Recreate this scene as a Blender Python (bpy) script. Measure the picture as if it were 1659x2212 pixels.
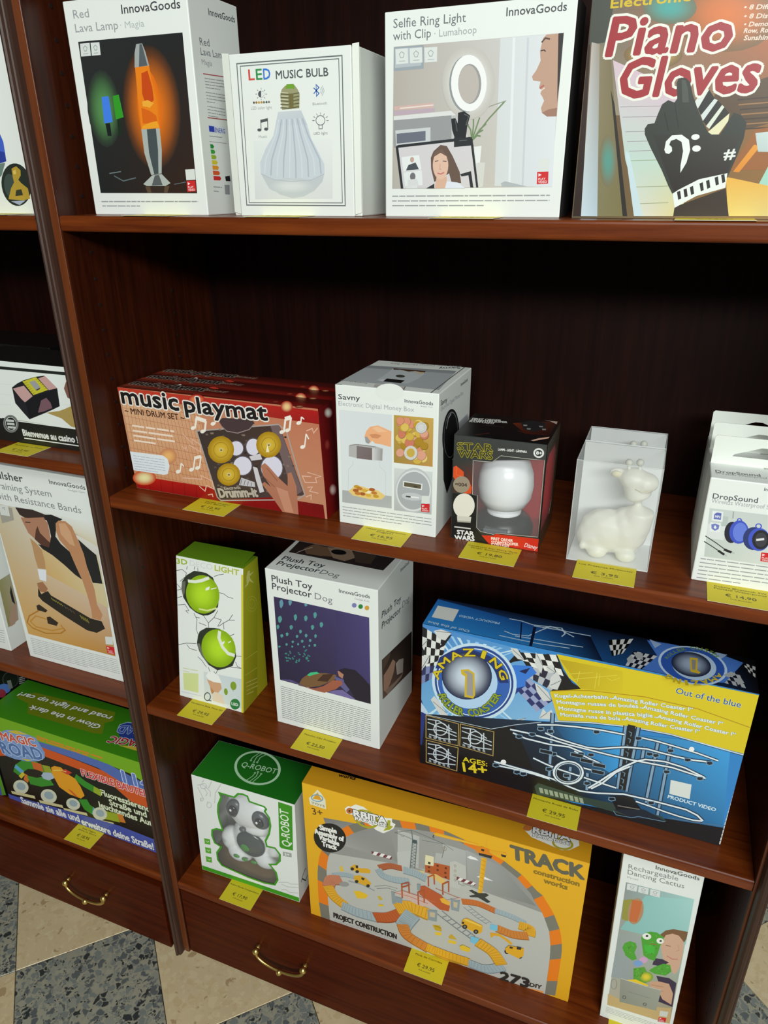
import bpy, bmesh, math, random
from mathutils import Vector, Matrix
from mathutils.geometry import tessellate_polygon

for _o in list(bpy.data.objects):
    bpy.data.objects.remove(_o)
scene = bpy.context.scene
C = scene.collection

# ------------------------------------------------------------------ camera
cam_data = bpy.data.cameras.new('camera')
cam = bpy.data.objects.new('camera', cam_data)
C.objects.link(cam)
cam_data.sensor_fit = 'VERTICAL'
cam_data.sensor_height = 36.0
cam_data.lens = 1545.8 / 2212 * 36.0
cam_data.clip_start = 0.02
yaw, pitch, roll = 0.37875745, -0.42363851, 0.00666651
_R = Matrix.Rotation(yaw, 3, 'Z') @ Matrix.Rotation(pitch, 3, 'X') @ Matrix.Rotation(roll, 3, 'Y')
_M = Matrix((_R.col[0], _R.col[2], -_R.col[1])).transposed().to_4x4()
_M.translation = Vector((0, -0.75, 1.4216))
cam.matrix_world = _M
scene.camera = cam

# ------------------------------------------------------------------ light
world = bpy.data.worlds.new('world')
scene.world = world
world.use_nodes = True
world.node_tree.nodes['Background'].inputs[0].default_value = (0.92, 1.0, 0.94, 1)
world.node_tree.nodes['Background'].inputs[1].default_value = 0.06

def area_light(name, loc, target, sx, sy, power, col):
    l = bpy.data.lights.new(name, 'AREA')
    l.shape = 'RECTANGLE'; l.size = sx; l.size_y = sy; l.energy = power; l.color = col
    o = bpy.data.objects.new(name, l); C.objects.link(o)
    o.location = loc
    o.rotation_euler = (Vector(target) - Vector(loc)).to_track_quat('-Z', 'Y').to_euler()
    return o
# ceiling lamps of the shop: one row far behind the camera, one row nearer
area_light('ceiling_lamp_far', (1.5, -3.9, 2.75), (-0.2, 0.0, 0.45), 2.6, 0.5, 168, (0.95, 1.0, 0.97))
area_light('ceiling_lamp_near', (0.5, -1.75, 2.75), (-0.3, 0.0, 0.6), 1.8, 0.4, 23, (0.96, 1.0, 0.96))

scene.view_settings.view_transform = 'Standard'
scene.view_settings.look = 'None'
scene.view_settings.gamma = 1.0
scene.view_settings.use_curve_mapping = False
scene.view_settings.exposure = 0.0

# ------------------------------------------------------------------ materials
def lin(c, k=1.0):
    r = []
    for v in c:
        v = v / 255.0
        v = v / 12.92 if v <= 0.04045 else ((v + 0.055) / 1.055) ** 2.4
        r.append(min(0.9, v * k))
    return r

MATS = {}
def mat(name, col=(0.5, 0.5, 0.5), rough=0.5, metal=0.0, **kw):
    if name in MATS: return MATS[name]
    m = bpy.data.materials.new(name); m.use_nodes = True
    b = m.node_tree.nodes['Principled BSDF']
    b.inputs['Base Color'].default_value = (*col, 1)
    b.inputs['Roughness'].default_value = rough
    b.inputs['Metallic'].default_value = metal
    for k, v in kw.items(): b.inputs[k.replace('_', ' ')].default_value = v
    MATS[name] = m
    return m

def nodes(m): return m.node_tree.nodes, m.node_tree.links

def wood(name, grain, dark, light, rough):
    m = mat(name, light, rough); n, l = nodes(m); b = n['Principled BSDF']
    tc = n.new('ShaderNodeTexCoord'); mp = n.new('ShaderNodeMapping')
    mp.inputs['Scale'].default_value = grain
    l.new(tc.outputs['Object'], mp.inputs['Vector'])
    nz = n.new('ShaderNodeTexNoise'); nz.inputs['Scale'].default_value = 1.0; nz.inputs['Detail'].default_value = 5; nz.inputs['Roughness'].default_value = 0.62; nz.inputs['Distortion'].default_value = 0.6
    l.new(mp.outputs[0], nz.inputs['Vector'])
    cr = n.new('ShaderNodeValToRGB')
    e = cr.color_ramp.elements
    e[0].position = 0.32; e[0].color = (*dark, 1); e[1].position = 0.68; e[1].color = (*light, 1)
    l.new(nz.outputs['Fac'], cr.inputs[0]); l.new(cr.outputs[0], b.inputs['Base Color'])
    bp = n.new('ShaderNodeBump'); bp.inputs['Strength'].default_value = 0.05; bp.inputs['Distance'].default_value = 0.002
    l.new(nz.outputs['Fac'], bp.inputs['Height']); l.new(bp.outputs[0], b.inputs['Normal'])
    return m
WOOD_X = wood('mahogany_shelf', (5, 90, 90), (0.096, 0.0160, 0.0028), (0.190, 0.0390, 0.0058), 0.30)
WOOD_Z = wood('mahogany_panel', (90, 90, 5), (0.024, 0.0040, 0.0013), (0.058, 0.0112, 0.0031), 0.36)  # wood colour lowered: the dimness inside the compartments is put into it
WOOD_D = wood('mahogany_back', (80, 80, 4), (0.007, 0.0012, 0.0006), (0.017, 0.0030, 0.0013), 0.5)  # same wood darkened further, compartment shade put into the colour
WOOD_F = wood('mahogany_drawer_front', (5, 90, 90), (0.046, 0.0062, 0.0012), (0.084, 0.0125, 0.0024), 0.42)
WOOD_F.node_tree.nodes['Principled BSDF'].inputs['Specular IOR Level'].default_value = 0.08
WOOD_E = wood('mahogany_lit_edge', (90, 90, 5), (0.11, 0.025, 0.0055), (0.165, 0.041, 0.0090), 0.34)  # brighter copy of the panel wood, light on the front edges put into colour
WOOD_P = wood('dark_cover_strip', (120, 120, 6), (0.040, 0.0165, 0.0100), (0.062, 0.027, 0.0170), 0.52)
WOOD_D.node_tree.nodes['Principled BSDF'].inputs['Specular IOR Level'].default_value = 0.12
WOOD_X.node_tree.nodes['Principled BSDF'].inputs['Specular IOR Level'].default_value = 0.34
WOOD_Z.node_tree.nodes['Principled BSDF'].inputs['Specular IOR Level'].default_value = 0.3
BRASS = mat('brass', (0.86, 0.62, 0.20), 0.30, 1.0)
HOLE = mat('peg_hole_dark', (0.012, 0.004, 0.003), 0.6)
PAPER_EDGE = mat('card_edge', lin((206, 200, 180)), 0.6)
FILM = mat('clear_film', (0.9, 0.92, 0.92), 0.06, 0.0, Alpha=0.10)
FROST = mat('cloudy_film', (0.86, 0.88, 0.87), 0.16, 0.0, Alpha=0.28)

def vcol_mat(name, rough, coat):
    m = mat(name, (1, 1, 1), rough); n, l = nodes(m)
    a = n.new('ShaderNodeAttribute'); a.attribute_name = 'Col'
    l.new(a.outputs['Color'], n['Principled BSDF'].inputs['Base Color'])
    n['Principled BSDF'].inputs['Coat Weight'].default_value = coat
    n['Principled BSDF'].inputs['Coat Roughness'].default_value = 0.25
    return m
PRINT = vcol_mat('printed_card', 0.5, 0.08)
GLOSSY = vcol_mat('laminated_card', 0.38, 0.2)

def terrazzo(name, stops, base, scale, cover, grain):
    """chips of several sizes scattered in a cement matrix"""
    m = mat(name, lin(base), 0.34); n, l = nodes(m); b = n['Principled BSDF']
    tc = n.new('ShaderNodeTexCoord'); oi = n.new('ShaderNodeObjectInfo')
    ad = n.new('ShaderNodeVectorMath'); ad.operation = 'ADD'
    l.new(tc.outputs['Object'], ad.inputs[0]); l.new(oi.outputs['Location'], ad.inputs[1])
    nz = n.new('ShaderNodeTexNoise'); nz.inputs['Scale'].default_value = 60; nz.inputs['Detail'].default_value = 3
    l.new(ad.outputs[0], nz.inputs['Vector'])
    mx = n.new('ShaderNodeVectorMath'); mx.operation = 'MULTIPLY_ADD'; mx.inputs[1].default_value = (0.02, 0.02, 0.02)
    l.new(nz.outputs['Color'], mx.inputs[0]); l.new(ad.outputs[0], mx.inputs[2])
    col = None
    mot = n.new('ShaderNodeTexNoise'); mot.inputs['Scale'].default_value = 9; mot.inputs['Detail'].default_value = 4
    l.new(ad.outputs[0], mot.inputs['Vector'])
    mr = n.new('ShaderNodeValToRGB'); mr.color_ramp.elements[0].color = (*[v*0.82 for v in lin(base)], 1); mr.color_ramp.elements[1].color = (*[min(1, v*1.15) for v in lin(base)], 1)
    l.new(mot.outputs['Fac'], mr.inputs[0]); col = mr.outputs[0]
    for k, (sc, cv) in enumerate(((scale*2.2, cover*0.8), (scale, cover))):
        vo = n.new('ShaderNodeTexVoronoi'); vo.inputs['Scale'].default_value = sc
        ve = n.new('ShaderNodeTexVoronoi'); ve.feature = 'DISTANCE_TO_EDGE'; ve.inputs['Scale'].default_value = sc
        l.new(mx.outputs[0], vo.inputs['Vector']); l.new(mx.outputs[0], ve.inputs['Vector'])
        sp = n.new('ShaderNodeSeparateColor'); l.new(vo.outputs['Color'], sp.inputs[0])
        cr = n.new('ShaderNodeValToRGB'); cr.color_ramp.interpolation = 'CONSTANT'; e = cr.color_ramp.elements
        while len(e) < len(stops): e.new(0.5)
        for i, (p, c) in enumerate(stops): e[i].position = p; e[i].color = (*lin(c), 1)
        l.new(sp.outputs[0], cr.inputs[0])
        # a chip is there where its random value passes the cover; its edge is uneven
        mm = n.new('ShaderNodeMath'); mm.operation = 'LESS_THAN'; mm.inputs[1].default_value = cv; l.new(sp.outputs[1], mm.inputs[0])
        er = n.new('ShaderNodeMapRange'); er.inputs['From Min'].default_value = 0.05; er.inputs['From Max'].default_value = 0.14
        l.new(ve.outputs['Distance'], er.inputs['Value'])
        mu = n.new('ShaderNodeMath'); mu.operation = 'MULTIPLY'; l.new(mm.outputs[0], mu.inputs[0]); l.new(er.outputs[0], mu.inputs[1])
        mi = n.new('ShaderNodeMix'); mi.data_type = 'RGBA'
        l.new(mu.outputs[0], mi.inputs[0]); l.new(col, mi.inputs[6]); l.new(cr.outputs[0], mi.inputs[7]); col = mi.outputs[2]
    l.new(col, b.inputs['Base Color'])
    return m
TZ_GREY = terrazzo('grey_terrazzo', [(0, (52, 56, 58)), (0.16, (92, 98, 99)), (0.42, (122, 127, 124)), (0.70, (144, 145, 134)), (0.9, (158, 156, 140))], (158, 154, 136), 80, 0.74, 1)
TZ_CREAM = terrazzo('cream_terrazzo', [(0, (214, 196, 158)), (0.4, (206, 184, 144)), (0.75, (202, 180, 140)), (0.93, (176, 150, 112))], (210, 190, 152), 70, 0.45, 1)
GROUT = mat('grout', lin((110, 104, 92)), 0.8)
PLASTER = mat('wall_plaster', (0.62, 0.60, 0.55), 0.8)

# ------------------------------------------------------------------ mesh helpers
def link(o, parent=None):
    C.objects.link(o)
    if parent: o.parent = parent
    return o
def tag(o, label=None, cat=None, group=None, kind=None):
    if label: o['label'] = label
    if cat: o['category'] = cat
    if group: o['group'] = group
    if kind: o['kind'] = kind
    return o
def thing(name, loc, label, cat, rz=0.0, group=None):
    o = bpy.data.objects.new(name, None); link(o)
    o.empty_display_size = 0.02
    o.location = loc; o.rotation_euler = (0, 0, math.radians(rz))
    return tag(o, label, cat, group)
def from_py(name, verts, faces, m, parent=None, smooth=False):
    me = bpy.data.meshes.new(name); me.from_pydata([tuple(v) for v in verts], [], faces); me.update()
    if m: me.materials.append(m)
    if smooth:
        for p in me.polygons: p.use_smooth = True
    return link(bpy.data.objects.new(name, me), parent)
def from_bm(name, bm, m, parent=None, smooth=False):
    me = bpy.data.meshes.new(name); bm.to_mesh(me); bm.free()
    if m: me.materials.append(m)
    if smooth:
        for p in me.polygons: p.use_smooth = True
    return link(bpy.data.objects.new(name, me), parent)
def bm_box(bm, x0, x1, y0, y1, z0, z1):
    v = [bm.verts.new(p) for p in ((x0,y0,z0),(x1,y0,z0),(x1,y1,z0),(x0,y1,z0),(x0,y0,z1),(x1,y0,z1),(x1,y1,z1),(x0,y1,z1))]
    for f in ((3,2,1,0),(4,5,6,7),(0,1,5,4),(1,2,6,5),(2,3,7,6),(3,0,4,7)): bm.faces.new([v[i] for i in f])
    return v
def box(name, x0, x1, y0, y1, z0, z1, m, parent=None, bev=0.0, seg=2):
    bm = bmesh.new(); bm_box(bm, x0, x1, y0, y1, z0, z1)
    if bev: bmesh.ops.bevel(bm, geom=bm.edges[:], offset=bev, segments=seg, affect='EDGES', profile=0.5)
    return from_bm(name, bm, m, parent)
def set_col(me, fn):
    a = me.color_attributes.new('Col', 'FLOAT_COLOR', 'CORNER')
    for p in me.polygons:
        c = fn(p)
        for li in p.loop_indices: a.data[li].color = (*c, 1)
def tube(bm, pts, r, n=8):
    rings = []
    for i, p in enumerate(pts):
        p = Vector(p); a = Vector(pts[max(0, i-1)]); b = Vector(pts[min(len(pts)-1, i+1)])
        d = (b - a).normalized(); u = d.cross(Vector((0, 0, 1)))
        if u.length < 1e-3: u = d.cross(Vector((1, 0, 0)))
        u.normalize(); w = d.cross(u)
        rr = r[i] if isinstance(r, (list, tuple)) else r
        rings.append([bm.verts.new(p + (u*math.cos(2*math.pi*k/n) + w*math.sin(2*math.pi*k/n))*rr) for k in range(n)])
    for a, b in zip(rings, rings[1:]):
        for k in range(n): bm.faces.new((a[k], a[(k+1) % n], b[(k+1) % n], b[k]))
    bm.faces.new(rings[0][::-1]); bm.faces.new(rings[-1])
def ball(bm, c, r, sub=2, rot=None):
    M = Matrix.Translation(c) @ (rot.to_4x4() if rot else Matrix.Identity(4)) @ Matrix.Diagonal((r[0], r[1], r[2], 1))
    bmesh.ops.create_icosphere(bm, subdivisions=sub, radius=1.0, matrix=M)
def lathe(bm, prof, c, n=28):
    rings = [[bm.verts.new((c[0] + r*math.cos(2*math.pi*k/n), c[1] + r*math.sin(2*math.pi*k/n), c[2] + z)) for k in range(n)] for r, z in prof]
    for a, b in zip(rings, rings[1:]):
        for k in range(n): bm.faces.new((a[k], a[(k+1) % n], b[(k+1) % n], b[k]))
    bm.faces.new(rings[0][::-1]); bm.faces.new(rings[-1])
def melt(name, bm, m, parent, voxel, smooth_it=6):
    """fuse overlapping rounded solids into one continuous skin"""
    o = from_bm(name + '_tmp', bm, m)
    r = o.modifiers.new('r', 'REMESH'); r.mode = 'VOXEL'; r.voxel_size = voxel
    s = o.modifiers.new('s', 'SMOOTH'); s.factor = 0.5; s.iterations = smooth_it
    dg = bpy.context.evaluated_depsgraph_get()
    me = bpy.data.meshes.new_from_object(o.evaluated_get(dg)); me.name = name
    bpy.data.objects.remove(o)
    for p in me.polygons: p.use_smooth = True
    if not me.materials: me.materials.append(m)
    return link(bpy.data.objects.new(name, me), parent)

# ------------------------------------------------------------------ print painter
_fc = bpy.data.curves.new('type', 'FONT'); _fo = bpy.data.objects.new('type', _fc)
C.objects.link(_fo)
_fc.size = 1.0; _fc.resolution_u = 2
_cache = {}
def glyphs(s, off):
    k = (s, off)
    if k not in _cache:
        _fc.body = s; _fc.offset = off
        me = _fo.to_mesh()
        _cache[k] = ([(v.co.x, v.co.y) for v in me.vertices], [tuple(p.vertices) for p in me.polygons])
        _fo.to_mesh_clear()
    return _cache[k]

def smooth_path(q, w):
    q = [Vector(p) for p in q]; n = len(q)
    a = q[0] + (q[0]-q[1]).normalized()*w*0.2; b = q[-1] + (q[-1]-q[-2]).normalized()*w*0.2
    r = [tuple(a)]
    for i in range(n-1):
        p0, p1, p2, p3 = q[max(0, i-1)], q[i], q[i+1], q[min(n-1, i+2)]
        for k in range(5):
            t = k/5; r.append(tuple(0.5*((2*p1) + (p2-p0)*t + (2*p0-5*p1+4*p2-p3)*t*t + (3*p1-p0-3*p2+p3)*t*t*t)))
    return r + [tuple(b)]
class Print:
    """flat ink on one face; every shape sits a hair above the shapes it covers"""
    STEP = 0.000016
    def __init__(s): s.pic = ([], [], []); s.txts = []; s.boxes = []
    def layer(s, pts):
        x0 = min(p[0] for p in pts); x1 = max(p[0] for p in pts); y0 = min(p[1] for p in pts); y1 = max(p[1] for p in pts)
        L = 0
        for b in s.boxes:
            if b[4] > L and x0 < b[1] and b[0] < x1 and y0 < b[3] and b[2] < y1: L = b[4]
        s.boxes.append((x0, x1, y0, y1, L + 1))
        return 0.00010 + s.STEP * (L + 1)
    def add(s, dst, pts, faces, cols, z=None):
        if z is None: z = s.layer(pts)
        V, F, K = dst; n = len(V)
        V.extend((p[0], p[1], z) for p in pts)
        F.extend(tuple(i + n for i in f) for f in faces)
        K.extend(cols if isinstance(cols, list) and len(cols) == len(pts) and not isinstance(cols[0], float) else [cols] * len(pts))
    def poly(s, c, pts):
        tri = tessellate_polygon([[Vector((x, y, 0)) for x, y in pts]])
        s.add(s.pic, pts, [tuple(t) for t in tri], c)
    def stroke(s, c, w, pts, closed):
        n = len(pts); L, R = [], []
        for i in range(n):
            a = pts[(i-1) % n] if (closed or i) else pts[0]
            b = pts[(i+1) % n] if (closed or i < n-1) else pts[-1]
            p = Vector(pts[i]); d1 = (p - Vector(a)); d2 = (Vector(b) - p)
            if d1.length < 1e-9: d1 = d2
            if d2.length < 1e-9: d2 = d1
            if d1.length < 1e-9: d1 = d2 = Vector((1, 0))
            d1 = d1.normalized(); d2 = d2.normalized(); t = d1 + d2
            if t.length < 0.2: t = d2.copy()
            t.normalize(); nn = Vector((-t.y, t.x)); k = max(0.55, abs(nn.dot(Vector((-d2.y, d2.x)))))
            L.append(tuple(p + nn*w/2/k)); R.append(tuple(p - nn*w/2/k))
        m = n if closed else n - 1
        s.add(s.pic, L + R, [(i, (i+1) % n, (i+1) % n + n, i + n) for i in range(m)], c)
    def run(s, ops):
        U = 1e-4
        P = lambda a: [(a[i]*U, a[i+1]*U) for i in range(0, len(a), 2)]
        K = lambda c: lin(c, 1.08)
        ring = lambda a, n: [((a[0] + a[2]*math.cos(2*math.pi*i/n) + a[4]*math.sin(2*math.pi*i/n))*U, (a[1] + a[3]*math.cos(2*math.pi*i/n) + a[5]*math.sin(2*math.pi*i/n))*U) for i in range(n)]
        for o in ops:
            t = o[0]
            if t == 'p': s.poly(K(o[1]), P(o[2]))
            elif t == 'e': s.add(s.pic, ring(o[2], o[3]), [tuple(range(o[3]))], K(o[1]))
            elif t == 'o': s.stroke(K(o[1]), o[2]*U, ring(o[3], o[4]), 1)
            elif t == 'r':
                n = o[4]; e = ring(o[3], n); cx, cy = o[3][0]*U, o[3][1]*U; a, b = K(o[1]), K(o[2])
                pts = [(cx, cy)]; cols = [a]; faces = []
                for j, (f, w) in enumerate(((0.35, 0.82), (0.65, 0.42), (0.85, 0.12), (1.0, 0.0))):
                    pts += [(cx + (x-cx)*f, cy + (y-cy)*f) for x, y in e]
                    cols += [[a[i]*w + b[i]*(1-w) for i in range(3)]] * n
                    q = 1 + j*n
                    for i in range(n):
                        i2 = (i+1) % n
                        faces.append((0, q+i, q+i2) if j == 0 else (q-n+i, q+i, q+i2, q-n+i2))
                s.add(s.pic, pts, faces, cols)
            elif t == 'g':
                q = P(o[2]); c = [K(x) for x in o[1]]; n = 6; pts = []; cols = []
                for j in range(n+1):
                    for i in range(n+1):
                        a, b = i/n, j/n; w = ((1-a)*(1-b), a*(1-b), a*b, (1-a)*b)
                        pts.append((sum(w[k]*q[k][0] for k in range(4)), sum(w[k]*q[k][1] for k in range(4))))
                        cols.append([sum(w[k]*c[k][m] for k in range(4)) for m in range(3)])
                s.add(s.pic, pts, [(j*(n+1)+i, j*(n+1)+i+1, (j+1)*(n+1)+i+1, (j+1)*(n+1)+i) for j in range(n) for i in range(n)], cols)
            elif t == 's': s.stroke(K(o[1]), o[2]*U, P(o[3]), len(o) > 4)
            elif t == 'k':
                q = smooth_path(P(o[3]), o[2]*U); w = o[2]*U; dk = [v*0.6 for v in K(o[1])]
                s.stroke(dk, w*1.1, [(x, y + w*0.09) for x, y in q], 0); s.stroke(K(o[1]), w, q, 0)
                for a, b in zip(q, q[1:]):
                    d = Vector(b) - Vector(a); nn = Vector((-d.y, d.x)).normalized()*w*0.42; m = max(1, int(d.length/w*4))
                    for i in range(m):
                        p = Vector(a) + d*((i+0.5)/m); s.stroke([v*0.76 for v in K(o[1])], w*0.06, [tuple(p-nn), tuple(p+nn)], 0)
            elif t == 'c':
                q = P(o[3]); nx, ny = o[4], o[5]
                f = lambda a, b: tuple((q[0][k]*(1-a) + q[1][k]*a)*(1-b) + (q[3][k]*(1-a) + q[2][k]*a)*b for k in (0, 1))
                z = s.layer(q)
                for i in range(nx):
                    for j in range(ny):
                        s.add(s.pic, [f(i/nx, j/ny), f((i+1)/nx, j/ny), f((i+1)/nx, (j+1)/ny), f(i/nx, (j+1)/ny)], [(0, 1, 2, 3)], K(o[1] if (i+j) % 2 else o[2]), z)
            elif t == 'l':
                q = P(o[2]); n = o[3]; e1 = Vector(q[1]) - Vector(q[0]); e2 = Vector(q[2]) - Vector(q[0])
                gap = e2.length/(n-1) if n > 1 else 0.003
                h = gap*o[4]; rnd = random.Random(n*7 + int(e1.length*1e5)); d = e1.normalized(); nn = Vector((-d.y, d.x))*h/2
                z = s.layer([q[0], q[1], q[2]])
                for i in range(n):
                    p = Vector(q[0]) + (e2*(i/(n-1)) if n > 1 else Vector((0, 0))); x = 0.0; end = e1.length*(rnd.uniform(0.4, 0.8) if i == n-1 and n > 1 else 1)
                    while x < end:
                        w = min(rnd.uniform(1.5, 7.0)*max(h, 0.0006)*2.2, end - x)
                        a, b = p + d*x, p + d*(x+w)
                        s.add(s.pic, [tuple(a-nn), tuple(b-nn), tuple(b+nn), tuple(a+nn)], [(0, 1, 2, 3)], K(o[1]), z)
                        x += w + h*0.8 + 0.0002
            elif t == 't':
                s.text(o[1], K(o[2]), o[3]*U, o[4]*U, o[5]*U, o[6]*U, o[7]*U, o[8], o[9], (K(o[10][0]), o[10][1]) if len(o) > 10 else None)
    def text(s, body, col, u0, v0, u1, v1, h, bold=0, shear=0, out=None):
        g, f = glyphs(body, 0)
        x0 = min(p[0] for p in g); x1 = max(p[0] for p in g)
        d = Vector((u1-u0, v1-v0)); sx = d.length/(x1-x0); d.normalize(); up = Vector((d.y, -d.x)); sy = h/0.682
        pos = lambda pts: [(u0 + d.x*((x-x0)*sx + shear*y*sy) + up.x*y*sy, v0 + d.y*((x-x0)*sx + shear*y*sy) + up.y*y*sy) for x, y in pts]
        dst = ([], [], []); s.txts.append(dst)
        def heavy(weight, c):
            # thick strokes: the same glyphs printed again a little to every side
            P0 = pos(g); z = s.layer(P0)
            s.add(dst, P0, f, c, z)
            if weight <= 0: return
            m = 4 if weight < 0.025 else (8 if weight < 0.06 else 12); r = weight*sy
            for k in range(m):
                a = 2*math.pi*(k+0.5)/m; z += 1.1e-6
                s.add(dst, [(x + r*math.cos(a), y + r*math.sin(a)) for x, y in P0], f, c, z)
        if out: heavy(out[1], out[0])
        heavy(bold, col)
    def build(s, names, o, ux, vy, n, m, parent):
        o, ux, vy, n = Vector(o), Vector(ux), Vector(vy), Vector(n)
        for nm, (V, F, K) in [(names[0], s.pic)] + [(names[1], q) for q in s.txts]:
            if not V: continue
            me = bpy.data.meshes.new(nm)
            me.from_pydata([tuple(o + ux*x + vy*y + n*z) for x, y, z in V], [], F); me.update()
            a = me.color_attributes.new('Col', 'FLOAT_COLOR', 'POINT')
            a.data.foreach_set('color', [v for k in K for v in (*k, 1.0)])
            me.materials.append(m)
            link(bpy.data.objects.new(nm, me), parent)

def frame(b, which):
    """origin, across, down and outward of a carton face, in the carton's own coordinates"""
    x, y, z, w, d, h, o = BOX[b]
    lx, ly, dt = o.get('lx', 0), o.get('ly', 0), o.get('dt', d)
    o0, a, c = {'front': ((lx, ly, h), (w+lx, ly, h), (0, 0, 0)), 'top': ((lx, ly+dt, h), (w+lx, ly+dt, h), (lx, ly, h)), 'right': ((w+lx, ly, h), (w+lx, ly+dt, h), (w, 0, 0))}[which]
    o0, a, c = Vector(o0), Vector(a), Vector(c); u = (a-o0).normalized(); v = (c-o0).normalized()
    return o0, u, v, -u.cross(v).normalized()
def prints(b, parent, m, faces=None):
    for which, ops in ART.get(b, {}).items():
        if faces and which not in faces: continue
        p = Print(); p.run(ops)
        o0, u, v, n = frame(b, which)
        p.build((which + '_print', which + '_lettering'), o0, u, v, n, m, parent)
def hexa(b):
    x, y, z, w, d, h, o = BOX[b]
    lx, ly, dt = o.get('lx', 0), o.get('ly', 0), o.get('dt', d)
    B = [Vector(p) for p in ((0,0,0),(w,0,0),(w,d,0),(0,d,0),(lx,ly,h),(w+lx,ly,h),(w+lx,ly+dt,h),(lx,ly+dt,h))]
    def f(a, c, e):
        lo = (B[0]*(1-a)+B[1]*a)*(1-c)+(B[3]*(1-a)+B[2]*a)*c; hi = (B[4]*(1-a)+B[5]*a)*(1-c)+(B[7]*(1-a)+B[6]*a)*c
        return lo*(1-e)+hi*e
    return B, f
WHITE = (226, 230, 226)
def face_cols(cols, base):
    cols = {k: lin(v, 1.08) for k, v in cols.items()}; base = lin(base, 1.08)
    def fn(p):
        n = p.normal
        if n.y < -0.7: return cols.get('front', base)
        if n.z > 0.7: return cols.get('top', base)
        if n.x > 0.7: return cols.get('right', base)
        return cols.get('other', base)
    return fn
def carton(b, name, label, base=WHITE, cols={}, m=None, cat='box', group=None, bev=0.0012, dy=0.0, dx=0.0, art=True, seam=True):
    x, y, z, w, d, h, o = BOX[b]
    t = thing(name, (x+dx, y+dy, z), label, cat, o.get('rz', 0), group)
    B, f = hexa(b); bm = bmesh.new(); v = [bm.verts.new(p) for p in B]
    for q in ((3,2,1,0),(4,5,6,7),(0,1,5,4),(1,2,6,5),(2,3,7,6),(3,0,4,7)): bm.faces.new([v[i] for i in q])
    bmesh.ops.bevel(bm, geom=bm.edges[:], offset=bev, segments=2, affect='EDGES', profile=0.5)
    body = from_bm('body', bm, m or PRINT, t); set_col(body.data, face_cols(cols, base))
    if art: prints(b, t, m or PRINT)
    return t

BOX = {
 'lava': (-0.713, 0.043, 1.394, 0.1715, 0.101, 0.2283, {}),
 'bulb': (-0.4953, 0.043, 1.394, 0.1468, 0.077, 0.163, {}),
 'ring': (-0.3115, 0.043, 1.394, 0.189, 0.055, 0.188, {}),
 'glove': (-0.1105, 0.043, 1.394, 0.24, 0.05, 0.27, {}),
 'bust': (-1.02, 0.045, 1.394, 0.245, 0.1, 0.25, {}),
 'music': (-0.7165, 0.0425, 1.0127, 0.3185, 0.041, 0.1545, {'lx': -0.007}),
 'money': (-0.3792, 0.0405, 1.0127, 0.1355, 0.145, 0.189, {}),
 'star': (-0.2257, 0.0483, 1.0127, 0.112, 0.095, 0.139, {}),
 'gir': (-0.0784, 0.0427, 1.0127, 0.0927, 0.072, 0.1275, {}),
 'drop': (0.0616, 0.0425, 1.0127, 0.107, 0.05, 0.1255, {}),
 'shuf': (-1.035, 0.047, 1.0566, 0.262, 0.09, 0.131, {}),
 'push': (-1.0286, 0.038, 0.6291, 0.245, 0.06, 0.387, {}),
 'leftw': (-1.2405, 0.0365, 0.6291, 0.167, 0.09, 0.27, {}),
 'deco': (-0.6965, 0.043, 0.6291, 0.127, 0.0805, 0.2525, {'ly': 0.0405, 'dt': 0.044}),
 'dog': (-0.5068, 0.046, 0.6291, 0.18, 0.15, 0.2853, {}),
 'coast': (-0.26, 0.0435, 0.6291, 0.4185, 0.0725, 0.248, {}),
 'robot': (-0.706, 0.0425, 0.2024, 0.2124, 0.1, 0.236, {'rz': 1.5, 'ly': 0.01, 'dt': 0.095}),
 'track': (-0.4632, 0.0354, 0.2024, 0.4656, 0.04, 0.3205, {'rz': 1.5}),
 'cactus': (0.0527, 0.0443, 0.2024, 0.106, 0.08, 0.385, {'lx': -0.009}),
 'tall': (-1.53, 0.0405, 0.2024, 0.3145, 0.2, 0.385, {}),
 'magic': (-1.209, 0.041, 0.2024, 0.43, 0.115, 0.2385, {}),
}
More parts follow.
